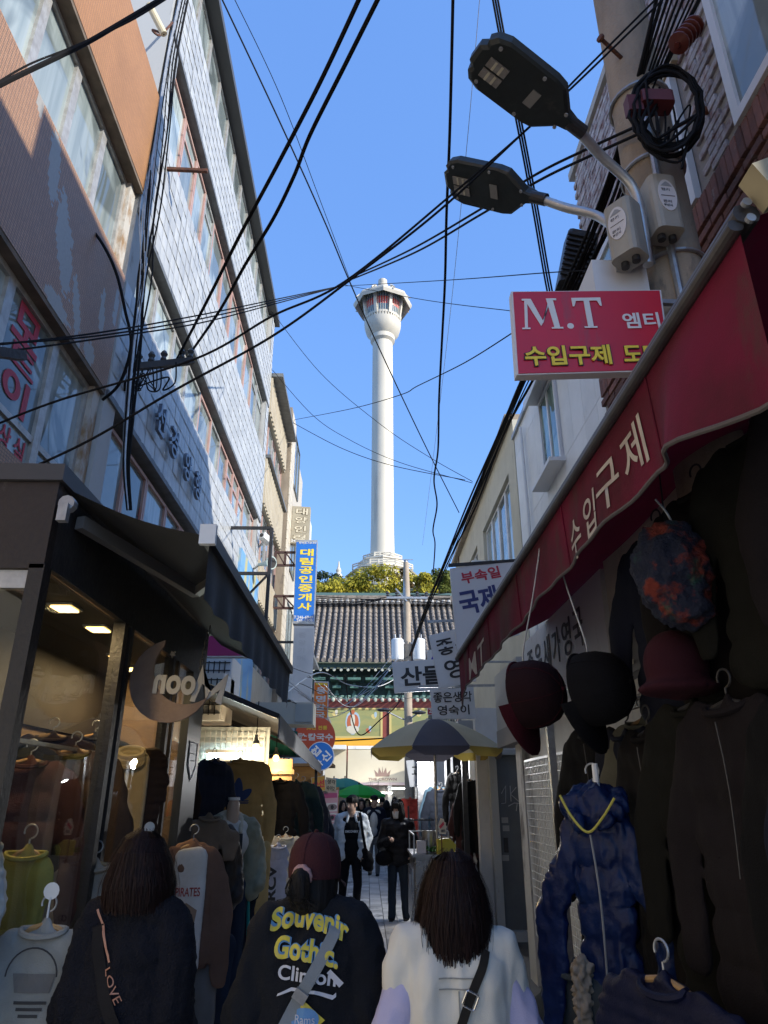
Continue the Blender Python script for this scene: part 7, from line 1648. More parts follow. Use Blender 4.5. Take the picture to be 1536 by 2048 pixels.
S = sign('fascia_sign', 'white fascia board with one dark letter under the striped umbrella edge', 'sign', (812, 1521), (865, 1517), (866, 1572), (820, 1574), 13.9, .06, M_sw, M_sw)
put('고', S, .30, .40, .24, .3, M_tblk, .02)
garment('coral_dress', 'bright coral red long shirt hanging past the masked woman', 'shirt', at(820, 1597, y=15), R(0), K_coral, W=.46, H=.86, sl=.5, spread=.0)
garment('denim_jacket', 'pale and dark denim jacket on the steel frame behind the cart', 'jacket', at(882, 1578, y=12.6), R(-25), cloth('denim_dark', (.015, .019, .03)), W=.46, H=.78, sl=.6)
garment('denim_jacket', 'pale blue denim jacket peeping out behind the dark denim one', 'jacket', at(874, 1574, y=12.9), R(-35), cloth('denim_pale', (.14, .24, .32)), W=.44, H=.8, sl=.62)
for i, (px, py, y, m_) in enumerate(((914, 1545, 11.6, K_black), (926, 1600, 11.3, cloth('cloth_wine', (.05, .02, .02))), (938, 1560, 11.0, K_black), (960, 1580, 11.2, K_navy), (968, 1640, 11.0, K_black))):
    garment('dark_clothes', 'dark garment hanging in the unlit shop beside the white post', 'jacket', at(px, py, y=y), R(-55), m_, W=.42, H=.9, sl=.6, group='dark garments in the unlit shop')
S = thing('tube_light', 'white lit tube light in the unlit shop beside the grey door', 'tube light', at(970, 1572, y=11.5)); c = at(969, 1572, y=11.6); MB().cyl((c.x - .05, 11.6, c.z), (c.x + .06, 11.6, c.z), .022, n=8).build('tube', M_tube, S)
c = at(874, 1516, y=12.2); S = thing('flood_lamp', 'small lit white flood lamp above the steel pillar behind the umbrella', 'lamp', c); MB().cbox((0, 0, 0), (.16, .05, .09), Matrix.Translation(c) @ rotz(R(35)) @ Matrix.Rotation(R(-35), 4, 'X')).build('housing', M_galv, S); MB().cbox((0, -.03, 0), (.14, .008, .075), Matrix.Translation(c) @ rotz(R(-20)) @ Matrix.Rotation(R(-35), 4, 'X')).build('lens', M_tube, S); MB().bar(c, c + Vector((.3, .2, .25)), .02).build('arm', M_black, S)
for p_, e_ in ((c + Vector((-.1, -.15, -.1)), 30), (at(969, 1572, y=11.4), 8), (Vector((.6, 38, 2.3)), 40)):
    l = bpy.data.lights.new('lamp_light', 'POINT'); l.energy = e_; l.color = (.97, .98, 1); l.shadow_soft_size = .08; lo = bpy.data.objects.new('lamp_light', l); COL.objects.link(lo); lo.location = p_

# ================================================================ people
def skinm(name, c): return mat(name, c, .55, col2=tuple(q * .85 for q in c), scale=20, amt=(.35, .7), spec=.3)
M_skin = skinm('skin', (.55, .35, .25)); M_hairb = mat('hair_black', (.008, .007, .007), .6, col2=(.014, .012, .011), scale=40, stretch=(1, 1, .06), bump=.3, bscale=140, bstretch=(1, 1, .05), spec=.2)
M_hairr = mat('hair_reddish', (.013, .0065, .0055), .6, col2=(.032, .012, .009), scale=55, stretch=(1, 1, .05), amt=(.4, .75), bump=.35, bscale=150, bstretch=(1, 1, .05), spec=.2)
def hand(w, d, s, side, curl=.5):
    """prims of a hand: palm, four unequal bent fingers and a thumb leaving the side of the palm"""
    d = Vector(d).normalized(); x = d.cross(Vector((0, 1, .1))).normalized() * side; nrm = d.cross(x).normalized() * side; w = Vector(w); L = .19 * s
    pr = [('c', w - d * .02, w + d * L * .42, .026 * s, .028 * s)]
    for k, l in enumerate((.40, .46, .43, .34)):
        b = w + d * L * .46 + x * (k - 1.5) * .017 * s; p0 = w + d * L * .2 + x * (k - 1.5) * .013 * s; m1 = b + (d * .7 + nrm * curl).normalized() * L * l * .5; e = m1 + (d * (.6 - curl) + nrm * (curl + .35)).normalized() * L * l * .5
        pr += [('c', p0, b, .0125 * s, .0105 * s), ('c', b, m1, .0100 * s, .0088 * s), ('c', m1, e, .0088 * s, .0072 * s)]
    tb = w + d * L * .12 - x * .026 * s; t1 = tb + (d * .7 - x * .6 + nrm * .35).normalized() * L * .28; t2 = t1 + (d * .8 + nrm * .5).normalized() * L * .22
    return pr + [('c', tb, t1, .0125 * s, .0105 * s), ('c', t1, t2, .0105 * s, .008 * s)]
def person(label, loc, yaw, H=1.68, arms=None, legs=None, head=(0, 0), vox=.011, sw=.185, hands=True, skin=None, group=None, face=True, lean=0.):
    """one continuous body facing local -y; returns (thing, matrix, key points)"""
    t = thing('person', label, 'person', loc, group); M_ = Matrix.Translation(Vector(loc)) @ rotz(yaw); s = H / 1.68
    V = lambda x, y, z: Vector((x * s, y * s, z * s))
    hz = 1.52; hc = V(0, -.02, hz + .035)
    A = arms or {1: ((.24, .03, 1.10), (.25, -.08, .86)), -1: ((-.24, .03, 1.10), (-.25, -.08, .86))}
    Lg = legs or {1: ((.095, -.01, .48), (.10, .02, .08)), -1: ((-.095, -.01, .48), (-.10, .02, .08))}
    pr = [('c', V(0, 0, 1.34), V(0, -.005, 1.46), .055 * s, .052 * s), ('c', V(-sw * .6, 0, 1.35), V(sw * .6, 0, 1.35), .065 * s, .065 * s), ('e', V(0, 0, 1.24), (.15 * s, .10 * s, .15 * s)), ('e', V(0, 0, 1.05), (.135 * s, .095 * s, .16 * s)), ('e', V(0, .01, .90), (.16 * s, .11 * s, .13 * s))]
    for k, (e, w) in A.items():
        e, w = V(*e), V(*w); sh = V(k * sw, 0, 1.355)
        pr += [('c', sh, e, .048 * s, .037 * s), ('c', e, w, .037 * s, .026 * s)]
        if hands: pr += hand(w, (w - e), s, k)
    for k, (kn, an) in Lg.items():
        kn, an = V(*kn), V(*an); hp = V(k * .085, 0, .88)
        pr += [('c', hp, kn, .082 * s, .055 * s), ('c', kn, an, .055 * s, .036 * s), ('c', an + V(0, .02, -.03), an + V(0, -.12, -.045), .035 * s, .03 * s)]
    hr = rotz(head[0]) @ Matrix.Rotation(head[1], 4, 'X')
    def hp_(x, y, z): return hc + (hr @ (Vector((x, y, z)) * s))
    pr += [('e', hp_(0, .012, .045), (.074 * s, .092 * s, .088 * s), hr), ('e', hp_(0, -.022, -.035), (.060 * s, .070 * s, .082 * s), hr), ('e', hp_(0, -.04, -.095), (.036 * s, .036 * s, .03 * s), hr), ('c', hp_(0, -.088, .018), hp_(0, -.106, -.026), .010 * s, .015 * s), ('c', hp_(0, .01, -.06), V(0, 0, 1.42), .055 * s, .055 * s)]
    for k in (-1, 1): pr.append(('e', hp_(k * .076, .012, -.005), (.012 * s, .022 * s, .034 * s), hr))
    body = blob(pr, vox, 3, mats=skin or M_skin, name=None); body.transform(M_); link('body', body, t)
    if face:
        for k in (-1, 1):
            q = MB(); q.sphere(M_ @ hp_(k * .031, -.083, .012), (.012 * s, .006 * s, .0045 * s), 8, 6, rotz(yaw) @ hr); q.build('eye', M_tblk, t)
            q = MB(); q.tube([M_ @ hp_(k * .014, -.092, .032), M_ @ hp_(k * .032, -.090, .037), M_ @ hp_(k * .050, -.076, .032)], .0042 * s, 5); q.build('eyebrow', M_hairb, t)
        q = MB(); q.tube([M_ @ hp_(-.024, -.086, -.062), M_ @ hp_(0, -.096, -.060), M_ @ hp_(.024, -.086, -.062)], .0055 * s, 5); q.build('mouth', mat('lips', (.26, .10, .085), .5), t)
    return dict(t=t, M=M_, V=V, hp=hp_, hr=hr, s=s, A=A, L=Lg, sw=sw, hc=hc)
def shell(P, pr, m, nm, vox=.012, sm=4, folds=None, post=None):
    me = blob(pr, vox, sm, folds=folds, mats=m, name=None, post=post); tr = bvh(me); me.transform(P['M']); link(nm, me, P['t']); return tr
def top(P, m, hem=.86, ch=(.19, .135), hm=(.20, .14), ra=(.072, .062, .05), sh=.06, nm='jacket', vox=.012, folds=None, neck=1.43, openx=None, sleeves=True, sleeve_to=1., lift=0., sm=4, caps=0., post=None, zip_=None):
    V, s = P['V'], P['s']; pr = [('c', V(0, .012, 1.38), V(0, .008, neck + lift * .5), .078 * s, .066 * s)]
    for k in (-1, 1): pr.append(('c', V(k * .04, .005, 1.40 + lift), V(k * P['sw'] * 1.0, 0, 1.35 + lift), .065 * s, sh * s * 1.15))
    for i in range(6):
        u = i / 5; z = 1.28 - (1.28 - hem - .05) * u; a = ch[0] + (hm[0] - ch[0]) * u; b_ = ch[1] + (hm[1] - ch[1]) * u
        pr.append(('c', V(-a + b_, .005, z), V(a - b_, .005, z), b_ * s, b_ * s))
    if caps:
        for k in (-1, 1): pr += [('c', V(k * .11, .005, 1.35 + lift), V(k * (P['sw'] + .035), 0, 1.31 + lift * .6), .072 * s, .066 * s), ('c', V(k * (P['sw'] + .03), 0, 1.30 + lift * .6), V(k * (P['sw'] + .005), 0, 1.0), .068 * s, .09 * s)]
    if sleeves:
        for k, (e, w) in P['A'].items():
            e, w = V(*e), V(*w); w = e + (w - e) * sleeve_to
            pr += [('c', V(k * P['sw'], 0, 1.335 + lift), e, ra[0] * s, ra[1] * s), ('c', e, w, ra[1] * s, ra[2] * s)]
    return shell(P, pr, m, nm, vox, sm, folds or [(.010, (9, 9, 6)), (.006, (22, 22, 16))], post)
def pants(P, m, r=(.092, .068, .05), nm='trousers', vox=.012):
    V, s = P['V'], P['s']; pr = [('c', V(-.07, .005, .90), V(.07, .005, .90), .105 * s, .105 * s)]
    for k, (kn, an) in P['L'].items():
        kn, an = V(*kn), V(*an); pr += [('c', V(k * .08, 0, .86), kn, r[0] * s, r[1] * s), ('c', kn, an + V(0, 0, .01), r[1] * s, r[2] * s)]
    return shell(P, pr, m, nm, vox, 4, [(.007, (10, 10, 8)), (.004, (24, 24, 20))])
def shoes(P, m, sole=None):
    V, s = P['V'], P['s']
    for k, (kn, an) in P['L'].items():
        a = V(*an); g = Vector((a.x, a.y, 0))
        dz = max(0, an[2] - .08) * s
        pr = [('c', g + V(0, .03, .05 + dz), g + V(0, -.02, .055 + dz), .042 * s, .042 * s), ('c', g + V(0, -.03, .042 + dz), g + V(0, -.15, .036 + dz), .042 * s, .034 * s)]
        shell(P, pr, m, 'shoe', .009, 3)
        if sole: q = MB(); q.rbox((g.x - .043 * s, g.y - .185 * s, .002 + dz), (g.x + .043 * s, g.y + .075 * s, .026 * s + dz), .035 * s, P['M'], 4); q.build('sole', sole, P['t'])
def hair(P, m, length, spread=1.0, back=1.0, a_lim=115, strands=450, seed=1, fringe=False, vox=.010, cap_only=False, rag=.03, puff=1.):
    hp, s = P['hp'], P['s']; pr = [('e', hp(0, .022, .060), (.084 * s * puff, .100 * s * puff, .088 * s * puff), P['hr'])]
    if not cap_only:
        for i in range(15):
            a = R(-a_lim + 2 * a_lim * i / 14)
            p0 = hp(.060 * math.sin(a), .015 + .075 * math.cos(a), .05); p1 = hp(.088 * puff * spread * math.sin(a), .014 + .092 * puff * back * math.cos(a), -.06); p2 = hp(.092 * puff * spread * math.sin(a), .016 + .088 * puff * back * math.cos(a), -length)
            pr += [('c', p0, p1, .036 * s, .032 * s), ('c', p1, p2, .032 * s, .024 * s)]
        for i in range(8):
            a = R(-80 + 160 * i / 7); pr.append(('c', hp(.03 * math.sin(a), .03 + .05 * math.cos(a), -.02), hp(.05 * math.sin(a), .02 + .06 * math.cos(a), -length + .015), .05 * s, .045 * s))
    if fringe:
        for i in range(7): x = -.055 + .11 * i / 6; pr.append(('c', hp(x * .8, -.062, .10), hp(x, -.088 + abs(x) * .3, .045), .020 * s, .010 * s))
    shell(P, pr, m, 'hair', vox, 3, [(.005, (60, 60, 6)), (.004, (25, 25, 10))])
    if strands:
        rr = random.Random(seed); b = MB()
        for i in range(strands):
            a = R(rr.uniform(-a_lim, a_lim)); k_ = rr.uniform(1.0, 1.10) if i % 11 else rr.uniform(1.08, 1.24); e = length + rr.uniform(-.02, rag); sw_ = rr.uniform(-.22, .22); w_ = rr.uniform(.0005, .0016)
            pts = []
            for j in range(8):
                u = j / 7
                if u < .35:
                    v = .16 + .84 * u / .35; rad = (math.sin(v * math.pi / 2)); x = .090 * puff * rad * math.sin(a) * k_; y = .022 + .103 * puff * rad * math.cos(a) * k_; z = .062 + .092 * puff * math.cos(v * math.pi / 2) * k_
                else:
                    v = (u - .35) / .65; aa = a + sw_ * v; bl = 1 - .16 * max(0, v - .6) / .4; x = (.090 + .036 * v) * bl * puff * spread * math.sin(aa) * k_; y = .020 + (.104 + .012 * v) * bl * puff * math.cos(aa) * k_ * (back if v > .3 else 1); z = .062 - (e + .062) * v
                pts.append(P['M'] @ hp(x, y, z))
            for p, q_ in zip(pts, pts[1:]):
                sd = (q_ - p).cross(Vector((math.sin(a), math.cos(a), .2))).normalized() * w_; b.quad(p - sd, p + sd, q_ + sd, q_ - sd)
        b.build('hair_strands', m, P['t'])
# ---- woman in the black fleece, left foreground
REST = {1: ((.21, .02, 1.10), (.20, -.12, .90)), -1: ((-.205, .02, 1.10), (-.20, -.12, .90))}
a = at(290, 1678, y=3.0)
P1 = person('person with a reddish bob in a black fleece, an inscribed strap across the back', (a.x, 3.0, 0), math.pi - R(6), a.z / 1.665 * 1.68 * .985, REST, vox=.012, hands=True, sw=.16)
K_fl = cloth('fleece_black', (.008, .0085, .012), (.012, .012, .017), bump=.7, bs=130, rough=1., sheen=.0)
tr = top(P1, K_fl, .72, (.165, .13), (.20, .155), (.080, .078, .068), .065, folds=[(.020, (7, 7, 3.5), 1), (.010, (16, 14, 9), 1), (.007, (60, 60, 60))], neck=1.44, lift=.045, sm=10); pants(P1, K_black); shoes(P1, K_black)
hair(P1, M_hairr, .105, 1.14, 1.06, 125, 1000, 11, puff=1.08)
def strap(P, tree, pts, w_, m, nm, off=.006, side=1):
    """strap over the back (local +y) or front"""
    d = Vector((0, -1, 0)) if side > 0 else Vector((0, 1, 0)); s = P['s']
    pp = catmull([Vector((x * s, .3 * side, z * s)) for x, z in pts], 8)
    o, pl = ribbon(pp, tree, d, w_, off, m, nm, None)
    o.data.transform(P['M']); adopt(o, P['t']); return pl
K_st = cloth('strap_black', (.018, .016, .016), bs=300); M_cop = mat('copper_print', (.42, .20, .13), .5)
pl_ = strap(P1, tr, [(.115, 1.385), (.085, 1.30), (.03, 1.17), (-.05, 1.03), (-.14, .88), (-.2, .75)], .042, K_st, 'strap')
def on_back(P, tree, s_, x, z, w_, h_, m, rot=0., bold=.0, off=.010, nm='print', arch=0., slant=0., maxlen=.02, outline=None):
    """print on the back: read from behind, so local x runs leftwards"""
    for mm_, bb, oo in (((outline, bold + .045, off), (m, bold, off + .0035)) if outline else ((m, bold, off),)):
        me, tw, th = glyphs(s_, 1., bb); F = Matrix(((-1, 0, 0, x), (0, 0, 1, .6), (0, 1, 0, z), (0, 0, 0, 1))) @ rotz(R(rot)) @ Matrix.Diagonal((w_ / tw, h_ / th, 1, 1)) @ Matrix.Translation((-tw / 2, -th / 2, 0))
        if arch:
            for v in me.vertices: u = v.co.x / tw * 2 - 1; v.co.y += arch * th * (1 - u * u) + slant * th * u
        me.transform(F); drape(me, tree, (0, -1, 0), oo, maxlen); me.transform(P['M']); me.materials.clear(); me.materials.append(mm_); link(nm, me, P['t'])
on_back(P1, tr, 'LOVE', .0, 1.10, .115, .026, M_cop, rot=-61, off=.012)
on_back(P1, tr, 'I', .07, 1.245, .18, .008, M_cop, rot=-60, off=.012, nm='strap_edge')
# ---- woman in the cap
a = at(628, 1664, y=2.9)
P2 = person('person in a maroon cap and a black sweatshirt lettered in yellow across the back', (a.x + .01, 2.9, 0), math.pi - R(4), 1.545, {1: ((.235, .02, 1.10), (.21, -.13, .90)), -1: ((-.235, .02, 1.10), (-.21, -.13, .90))}, head=(R(-15), R(2)), vox=.011, sw=.165)
K_sw = cloth('sweat_black', (.008, .009, .012), (.012, .013, .016), bump=.4, bs=200, sheen=.0)
tr = top(P2, K_sw, .74, (.195, .14), (.205, .155), (.092, .09, .068), .062, folds=[(.024, (6, 6, 3.5), 1), (.014, (13, 11, 7), 1), (.006, (30, 30, 20), 1)], neck=1.455, nm='sweatshirt', lift=.04, sm=10); pants(P2, K_black); shoes(P2, K_black)
M_py = mat('print_yellow', (.62, .50, .05), .8, col2=(.5, .42, .12), scale=60, amt=(.45, .7)); M_pb = mat('print_blue_edge', (.10, .25, .46), .8); M_pwh = mat('print_white', (.55, .55, .58), .8)
on_back(P2, tr, 'Souvenir', .0, 1.285, .275, .07, M_py, bold=.03, arch=.38, slant=-.08, outline=M_pb, rot=-4, maxlen=.012)
on_back(P2, tr, 'Gothic.', .005, 1.212, .225, .068, M_py, bold=.03, arch=.14, slant=-.08, outline=M_pb, rot=-4, maxlen=.012)
on_back(P2, tr, 'Clinton', -.0, 1.145, .20, .045, M_pwh, bold=.02, arch=.1, rot=-5, maxlen=.012)
def back_poly(P, tree, pts, m, off, nm='print'):
    b = MB(); b._add([(x, .6, z) for x, z in pts], [tuple(range(len(pts)))]); me = b.mesh(nm, m); drape(me, tree, (0, -1, 0), off, .02); me.transform(P['M']); link(nm, me, P['t'])
back_poly(P2, tr, [(.10, 1.085), (.096, 1.093), (.05, 1.112), (-.03, 1.108), (-.09, 1.09), (-.10, 1.098), (-.10, 1.085), (-.088, 1.078), (-.03, 1.098), (.05, 1.102)], M_pwh, .009)
back_poly(P2, tr, [(-.08, 1.165), (-.125, 1.125), (-.11, 1.112), (-.068, 1.155)], M_pwh, .009)
back_poly(P2, tr, [(.066, 1.03), (.0, 1.075), (-.066, 1.022), (-.004, .978)], M_py, .009); back_poly(P2, tr, [(.047 * math.cos(k * .3927), 1.026 + .033 * math.sin(k * .3927)) for k in range(16)], mat('print_sky', (.12, .27, .50), .8), .0125)
on_back(P2, tr, 'Rams', .0, 1.026, .066, .024, M_pwh, off=.016, maxlen=.012)
K_gst = cloth('strap_grey', (.25, .27, .28), (.20, .22, .23), bs=350, rough=.7)
pl_ = strap(P2, tr, [(-.10, 1.395), (-.085, 1.36), (-.035, 1.27), (.035, 1.16), (.095, 1.05), (.15, .93), (.19, .80)], .040, K_gst, 'strap', .012)
for k in (22, 38):
    p = pl_[k]; d_ = (pl_[k + 1] - pl_[k - 1]).normalized(); q = MB(); q.bar(p - d_ * .018 + Vector((0, .008, 0)), p + d_ * .018 + Vector((0, .008, 0)), .046, .008, up=(0, 1, 0)); q.bm.transform(P2['M']); q.build('strap_buckle', M_galv, P2['t'])
hair(P2, M_hairb, .105, .74, .80, 104, 0, 12)
hp, s_ = P2['hp'], P2['s']
K_cap = cloth('cap_maroon', (.060, .018, .020), (.045, .013, .015), bs=260, bump=.3)
cpt = thing('cap', 'maroon baseball cap worn with a ponytail pulled through', 'cap', P2['M'] @ hp(0, .02, .08)); Mh = P2['M'] @ Matrix.Translation(P2['hc']) @ P2['hr'] @ Matrix.Scale(s_, 4)
b = MB(); prof = [(.099, -.006), (.102, .03), (.100, .065), (.094, .098), (.080, .127), (.055, .149), (.022, .160), (.0005, .161)]
b.lathe(prof, (0, 0, 0), 36); b.bm.transform(Matrix.Translation((0, .014, 0)) @ Matrix.Diagonal((1, 1.14, 1, 1)))
dele = [f for f in b.bm.faces if f.calc_center_median().y > .075 and abs(f.calc_center_median().x) < .042 and f.calc_center_median().z < .042]
bmesh.ops.delete(b.bm, geom=dele, context='FACES'); b.bm.transform(Mh); b.build('crown', K_cap, cpt, smooth=True)
q = MB()
for k in range(6): q.tube([Mh @ Vector((r_ * 1.012 * math.cos(R(60 * k + 30)), .014 + r_ * 1.155 * math.sin(R(60 * k + 30)), z + .001)) for r_, z in prof if r_ > .001], .0015, 4)
q.tube([Mh @ Vector((.097 * math.cos(R(a_)), .014 + .112 * math.sin(R(a_)), 0)) for a_ in range(60, 121, 6)], .007, 6); q.sphere(Mh @ Vector((0, .014, .163)), .009, 8, 6); q.build('seam', K_cap, cpt)
q = MB(); rows = []
for i in range(13):
    a_ = R(200 + 140 * i / 12); k_ = math.sin(math.pi * i / 12)
    rows.append([Mh @ Vector(((.096 + .01 * j) * math.cos(a_),   .014 + .112 * math.sin(a_) - .025 * j * k_, -.002 - .010 * j * (1 - .3 * k_))) for j in range(4)])
for i in range(12):
    for j in range(3): q.quad(rows[i][j], rows[i + 1][j], rows[i + 1][j + 1], rows[i][j + 1]); q.quad(*[v - Vector((0, 0, .005)) for v in (rows[i][j], rows[i][j + 1], rows[i + 1][j + 1], rows[i + 1][j])])
q.build('visor', K_cap, cpt, smooth=True)
MB().box((-.012, -.004, -.006), (.012, .004, .006), Mh @ Matrix.Translation((.028, .130, .004))).build('buckle', mat('brass', (.45, .33, .13), .35, .8), cpt)
# ponytail and scrunchie
me = blob([('c', hp(0, .115, .02), hp(0, .150, .0), .026 * s_, .030 * s_), ('c', hp(0, .150, .0), hp(.0, .145, -.05), .036 * s_, .040 * s_), ('c', hp(.0, .145, -.05), hp(0, .115, -.085), .040 * s_, .03 * s_)], .008, 3, folds=[(.006, (70, 70, 8))], mats=M_hairb, name=None); me.transform(P2['M']); link('ponytail', me, P2['t'])
rr = random.Random(21); b = MB()
for i in range(160):
    o_ = Vector((rr.gauss(0, .016), rr.gauss(0, .012), 0)); e_ = Vector((rr.gauss(0, .03), rr.gauss(0, .015), rr.uniform(.0, .05)))
    pts = [P2['M'] @ hp(*(Vector((0, .150, .015)) + o_)), P2['M'] @ hp(*(Vector((0, .158, -.05)) + o_ * 1.5)), P2['M'] @ hp(*(Vector((0, .125, -.115)) + e_))]; b.tube(catmull(pts, 4), .0012, 3, cap=False)
b.build('ponytail_strands', M_hairb, P2['t'])
scr = [( 'c', hp(.026 * math.cos(k * .6283), .134 + .004 * math.sin(k * 2), .008 + .026 * math.sin(k * .6283)), hp(.026 * math.cos((k + 1) * .6283), .134, .008 + .026 * math.sin((k + 1) * .6283)), .017 * s_, .014 * s_) for k in range(10)]
me = blob(scr, .006, 2, folds=[(.006, (60, 60, 60))], mats=cloth('scrunchie_pink', (.46, .27, .25)), name=None); me.transform(P2['M']); t = link('scrunchie', me, P2['t'])
# mask hanging at the cheek
q = MB(); f_ = lambda u, v: P2['M'] @ hp(.062 * math.sin(u) * 1.05, -.02 - .095 * math.cos(u) * 1.05, -.03 - .10 * v)
for i in range(10):
    for j in range(4): q.quad(f_(R(-80 + 16 * i), j / 4), f_(R(-64 + 16 * i), j / 4), f_(R(-64 + 16 * i), (j + 1) / 4), f_(R(-80 + 16 * i), (j + 1) / 4))
q.build('face_mask', mat('mask_white', (.60, .60, .60), .8), P2['t'], smooth=True)
# ---- woman in the cream vest
a = at(903, 1716, y=2.75)
P3 = person('person with a reddish brown bob in a cream vest over lavender sleeves', (a.x, 2.75, 0), math.pi + R(4), a.z / 1.70 * 1.68, {1: ((.26, .02, 1.08), (.30, -.10, .86)), -1: ((-.26, .02, 1.08), (-.30, -.10, .86))}, vox=.012, sw=.175)
K_vest = cloth('vest_cream', (.74, .69, .58), (.69, .64, .54), rough=.7, bump=.12, bs=300, sheen=.1); K_lav = cloth('sleeve_lavender', (.50, .46, .62), (.46, .42, .57), rough=.7, bump=.1)
tr0 = top(P3, K_lav, .84, (.155, .11), (.16, .12), (.070, .085, .075), .055, nm='shirt', folds=[(.012, (10, 10, 7)), (.010, (26, 26, 14))], neck=1.47)
fv = [(.017, (5, 5, 1.8), 1), (.014, (10, 8, 3.5), 1), (.006, (24, 20, 8), 1)]
tr = top(P3, K_vest, .76, (.205, .14), (.225, .16), (.085, .09, .08), .068, nm='vest', sleeves=False, caps=.095, sm=16, folds=fv, neck=1.435, lift=.045)
pants(P3, K_grey); shoes(P3, K_black)
me = blob([('c', P3['V'](-.05, .02, 1.46), P3['V'](.05, .02, 1.46), .056, .056), ('c', P3['V'](-.06, .035, 1.435), P3['V'](.06, .035, 1.435), .056, .056)], .010, 3, folds=[(.005, (30, 30, 20))], mats=cloth('scarf_blue', (.22, .32, .55)), name=None); me.transform(P3['M']); link('scarf', me, P3['t'])
hair(P3, M_hairr, .150, 1.14, 1.08, 128, 1400, 13, puff=1.10, rag=.06)
K_dst = cloth('strap_olive', (.035, .03, .024), bs=300)
pl_ = strap(P3, tr, [(-.10, 1.40), (-.075, 1.35), (-.03, 1.27), (.03, 1.14), (.09, 1.02), (.15, .88), (.19, .78)], .028, K_dst, 'strap', .010)
p = pl_[17]; q = MB(); dd = (pl_[18] - pl_[16]).normalized(); sd = dd.cross(Vector((0, 1, 0))).normalized()
q.tube([p + Vector((0, .009, 0)) + dd * a_ * .022 + sd * b_ * .020 for a_, b_ in ((1, .8), (.8, 1), (-.8, 1), (-1, .8), (-1, -.8), (-.8, -1), (.8, -1), (1, -.8))], .0032, 6, closed=True); q.bm.transform(P3['M']); q.build('strap_buckle', mat('nickel', (.7, .69, .66), .25, .9), P3['t'])
for pts in ([(.085, 1.318), (-.055, 1.318)], [(.085, 1.285), (-.055, 1.285)], [(.015, 1.28), (.012, 1.05), (.01, .80)]):
    strap(P3, tr, pts, .0035, cloth('seam_dark', (.36, .345, .30)), 'seam', .004)  # vest seam strips in a darker tone than the cloth

# ---- man in the pale puffer, walking
def pxp(px, py, y): return at(px, py, y=y)
a = pxp(700, 1836, 12.0)
AM = {1: ((.26, .06, 1.10), (.20, -.04, .90)), -1: ((-.25, .05, 1.10), (-.27, .03, .86))}
P4 = person('person in a pale grey-blue padded jacket with a black shoulder bag, looking aside', (a.x, 12.0, 0), R(4), 1.72, AM, {1: ((.10, -.08, .47), (.075, -.14, .08)), -1: ((-.11, .02, .47), (-.13, .10, .08))}, head=(R(-38), R(2)), vox=.0075, sw=.19)
K_pj = cloth('puffer_pale', (.64, .67, .68), (.58, .62, .64), rough=.5, bump=.15, bs=60, sheen=.05)
def cutfront(lim, depth=.0):
    return None
shell(P4, [('c', P4['V'](-.10, -.01, 1.33), P4['V'](.10, -.01, 1.33), .075, .075), ('e', P4['V'](0, -.02, 1.2), (.17, .125, .18)), ('e', P4['V'](0, -.01, .97), (.165, .12, .22))], K_black, 'shirt', .010, 4, [(.006, (10, 10, 8))])
V = P4['V']; pr = []
for k in (-1, 1):
    e, w_ = V(*AM[k][0]), V(*AM[k][1])
    pr += [('c', V(k * .05, .04, 1.42), V(k * .175, .0, 1.36), .05, .082), ('c', V(k * .175, 0, 1.33), e, .086, .080), ('c', e, w_, .08, .055)]
    for z0, z1 in ((1.30, 1.22), (1.20, 1.09), (1.07, .96), (.94, .84)):
        pr += [('c', V(k * .145, -.035, z0 - .03), V(k * .155, -.035, z1 + .02), .082, .082), ('c', V(k * .13, .05, z0 - .03), V(k * .14, .05, z1 + .02), .10, .10), ('c', V(k * .05, .08, z0), V(k * .05, .08, z1), .09, .09)]
shell(P4, pr, K_pj, 'jacket', .010, 3, [(.012, (12, 12, 16)), (.006, (30, 30, 30))])
pr = [('c', V(k * .055, -.06, 1.40), V(k * .075, -.10, 1.32), .022, .018) for k in (-1, 1)] + [('c', V(k * .04, .06, 1.435), V(k * .06, -.05, 1.41), .024, .022) for k in (-1, 1)]
shell(P4, pr, K_pj, 'collar', .008, 3)
pants(P4, K_black, (.088, .066, .048)); shoes(P4, K_black, M_white)
hair(P4, M_hairb, 0, cap_only=True, strands=0, puff=1.03, fringe=True, vox=.008)
b = MB()
b2, tw, th = glyphs('DISCOVERY', 1., .03); b2.transform(frame((.0, -.5, 1.20), (1, 0, 0), (0, 0, 1)) @ Matrix.Diagonal((.20 / tw, .032 / th, 1, 1)) @ Matrix.Translation((-tw / 2, 0, 0)))
b2.transform(Matrix.Translation((0, .35, 0))); b2.transform(P4['M']); b2.materials.clear(); b2.materials.append(M_tw); link('print', b2, P4['t'])
bg = thing('shoulder_bag', 'black slouchy shoulder bag carried by the man in the pale jacket', 'bag', P4['M'] @ V(.26, -.06, .9))
me = blob([('e', V(.24, -.12, .78), (.10, .06, .14)), ('c', V(.20, -.12, .92), V(.28, -.10, .70), .05, .06)], .012, 4, folds=[(.012, (14, 14, 14))], mats=K_black, name=None); me.transform(P4['M']); link('body', me, bg)
q = MB(); st = catmull([P4['M'] @ V(*v) for v in ((.12, .07, 1.40), (.12, -.03, 1.445), (.135, -.11, 1.36), (.16, -.15, 1.18), (.20, -.17, .98), (.22, -.17, .88))], 6)
for p, q_ in zip(st, st[1:]): q.bar(p, q_, .042, .008, up=(0, -1, .2))
q.build('strap', K_black, bg)
c = P4['M'] @ V(-.25, -.02, .60); q = MB()
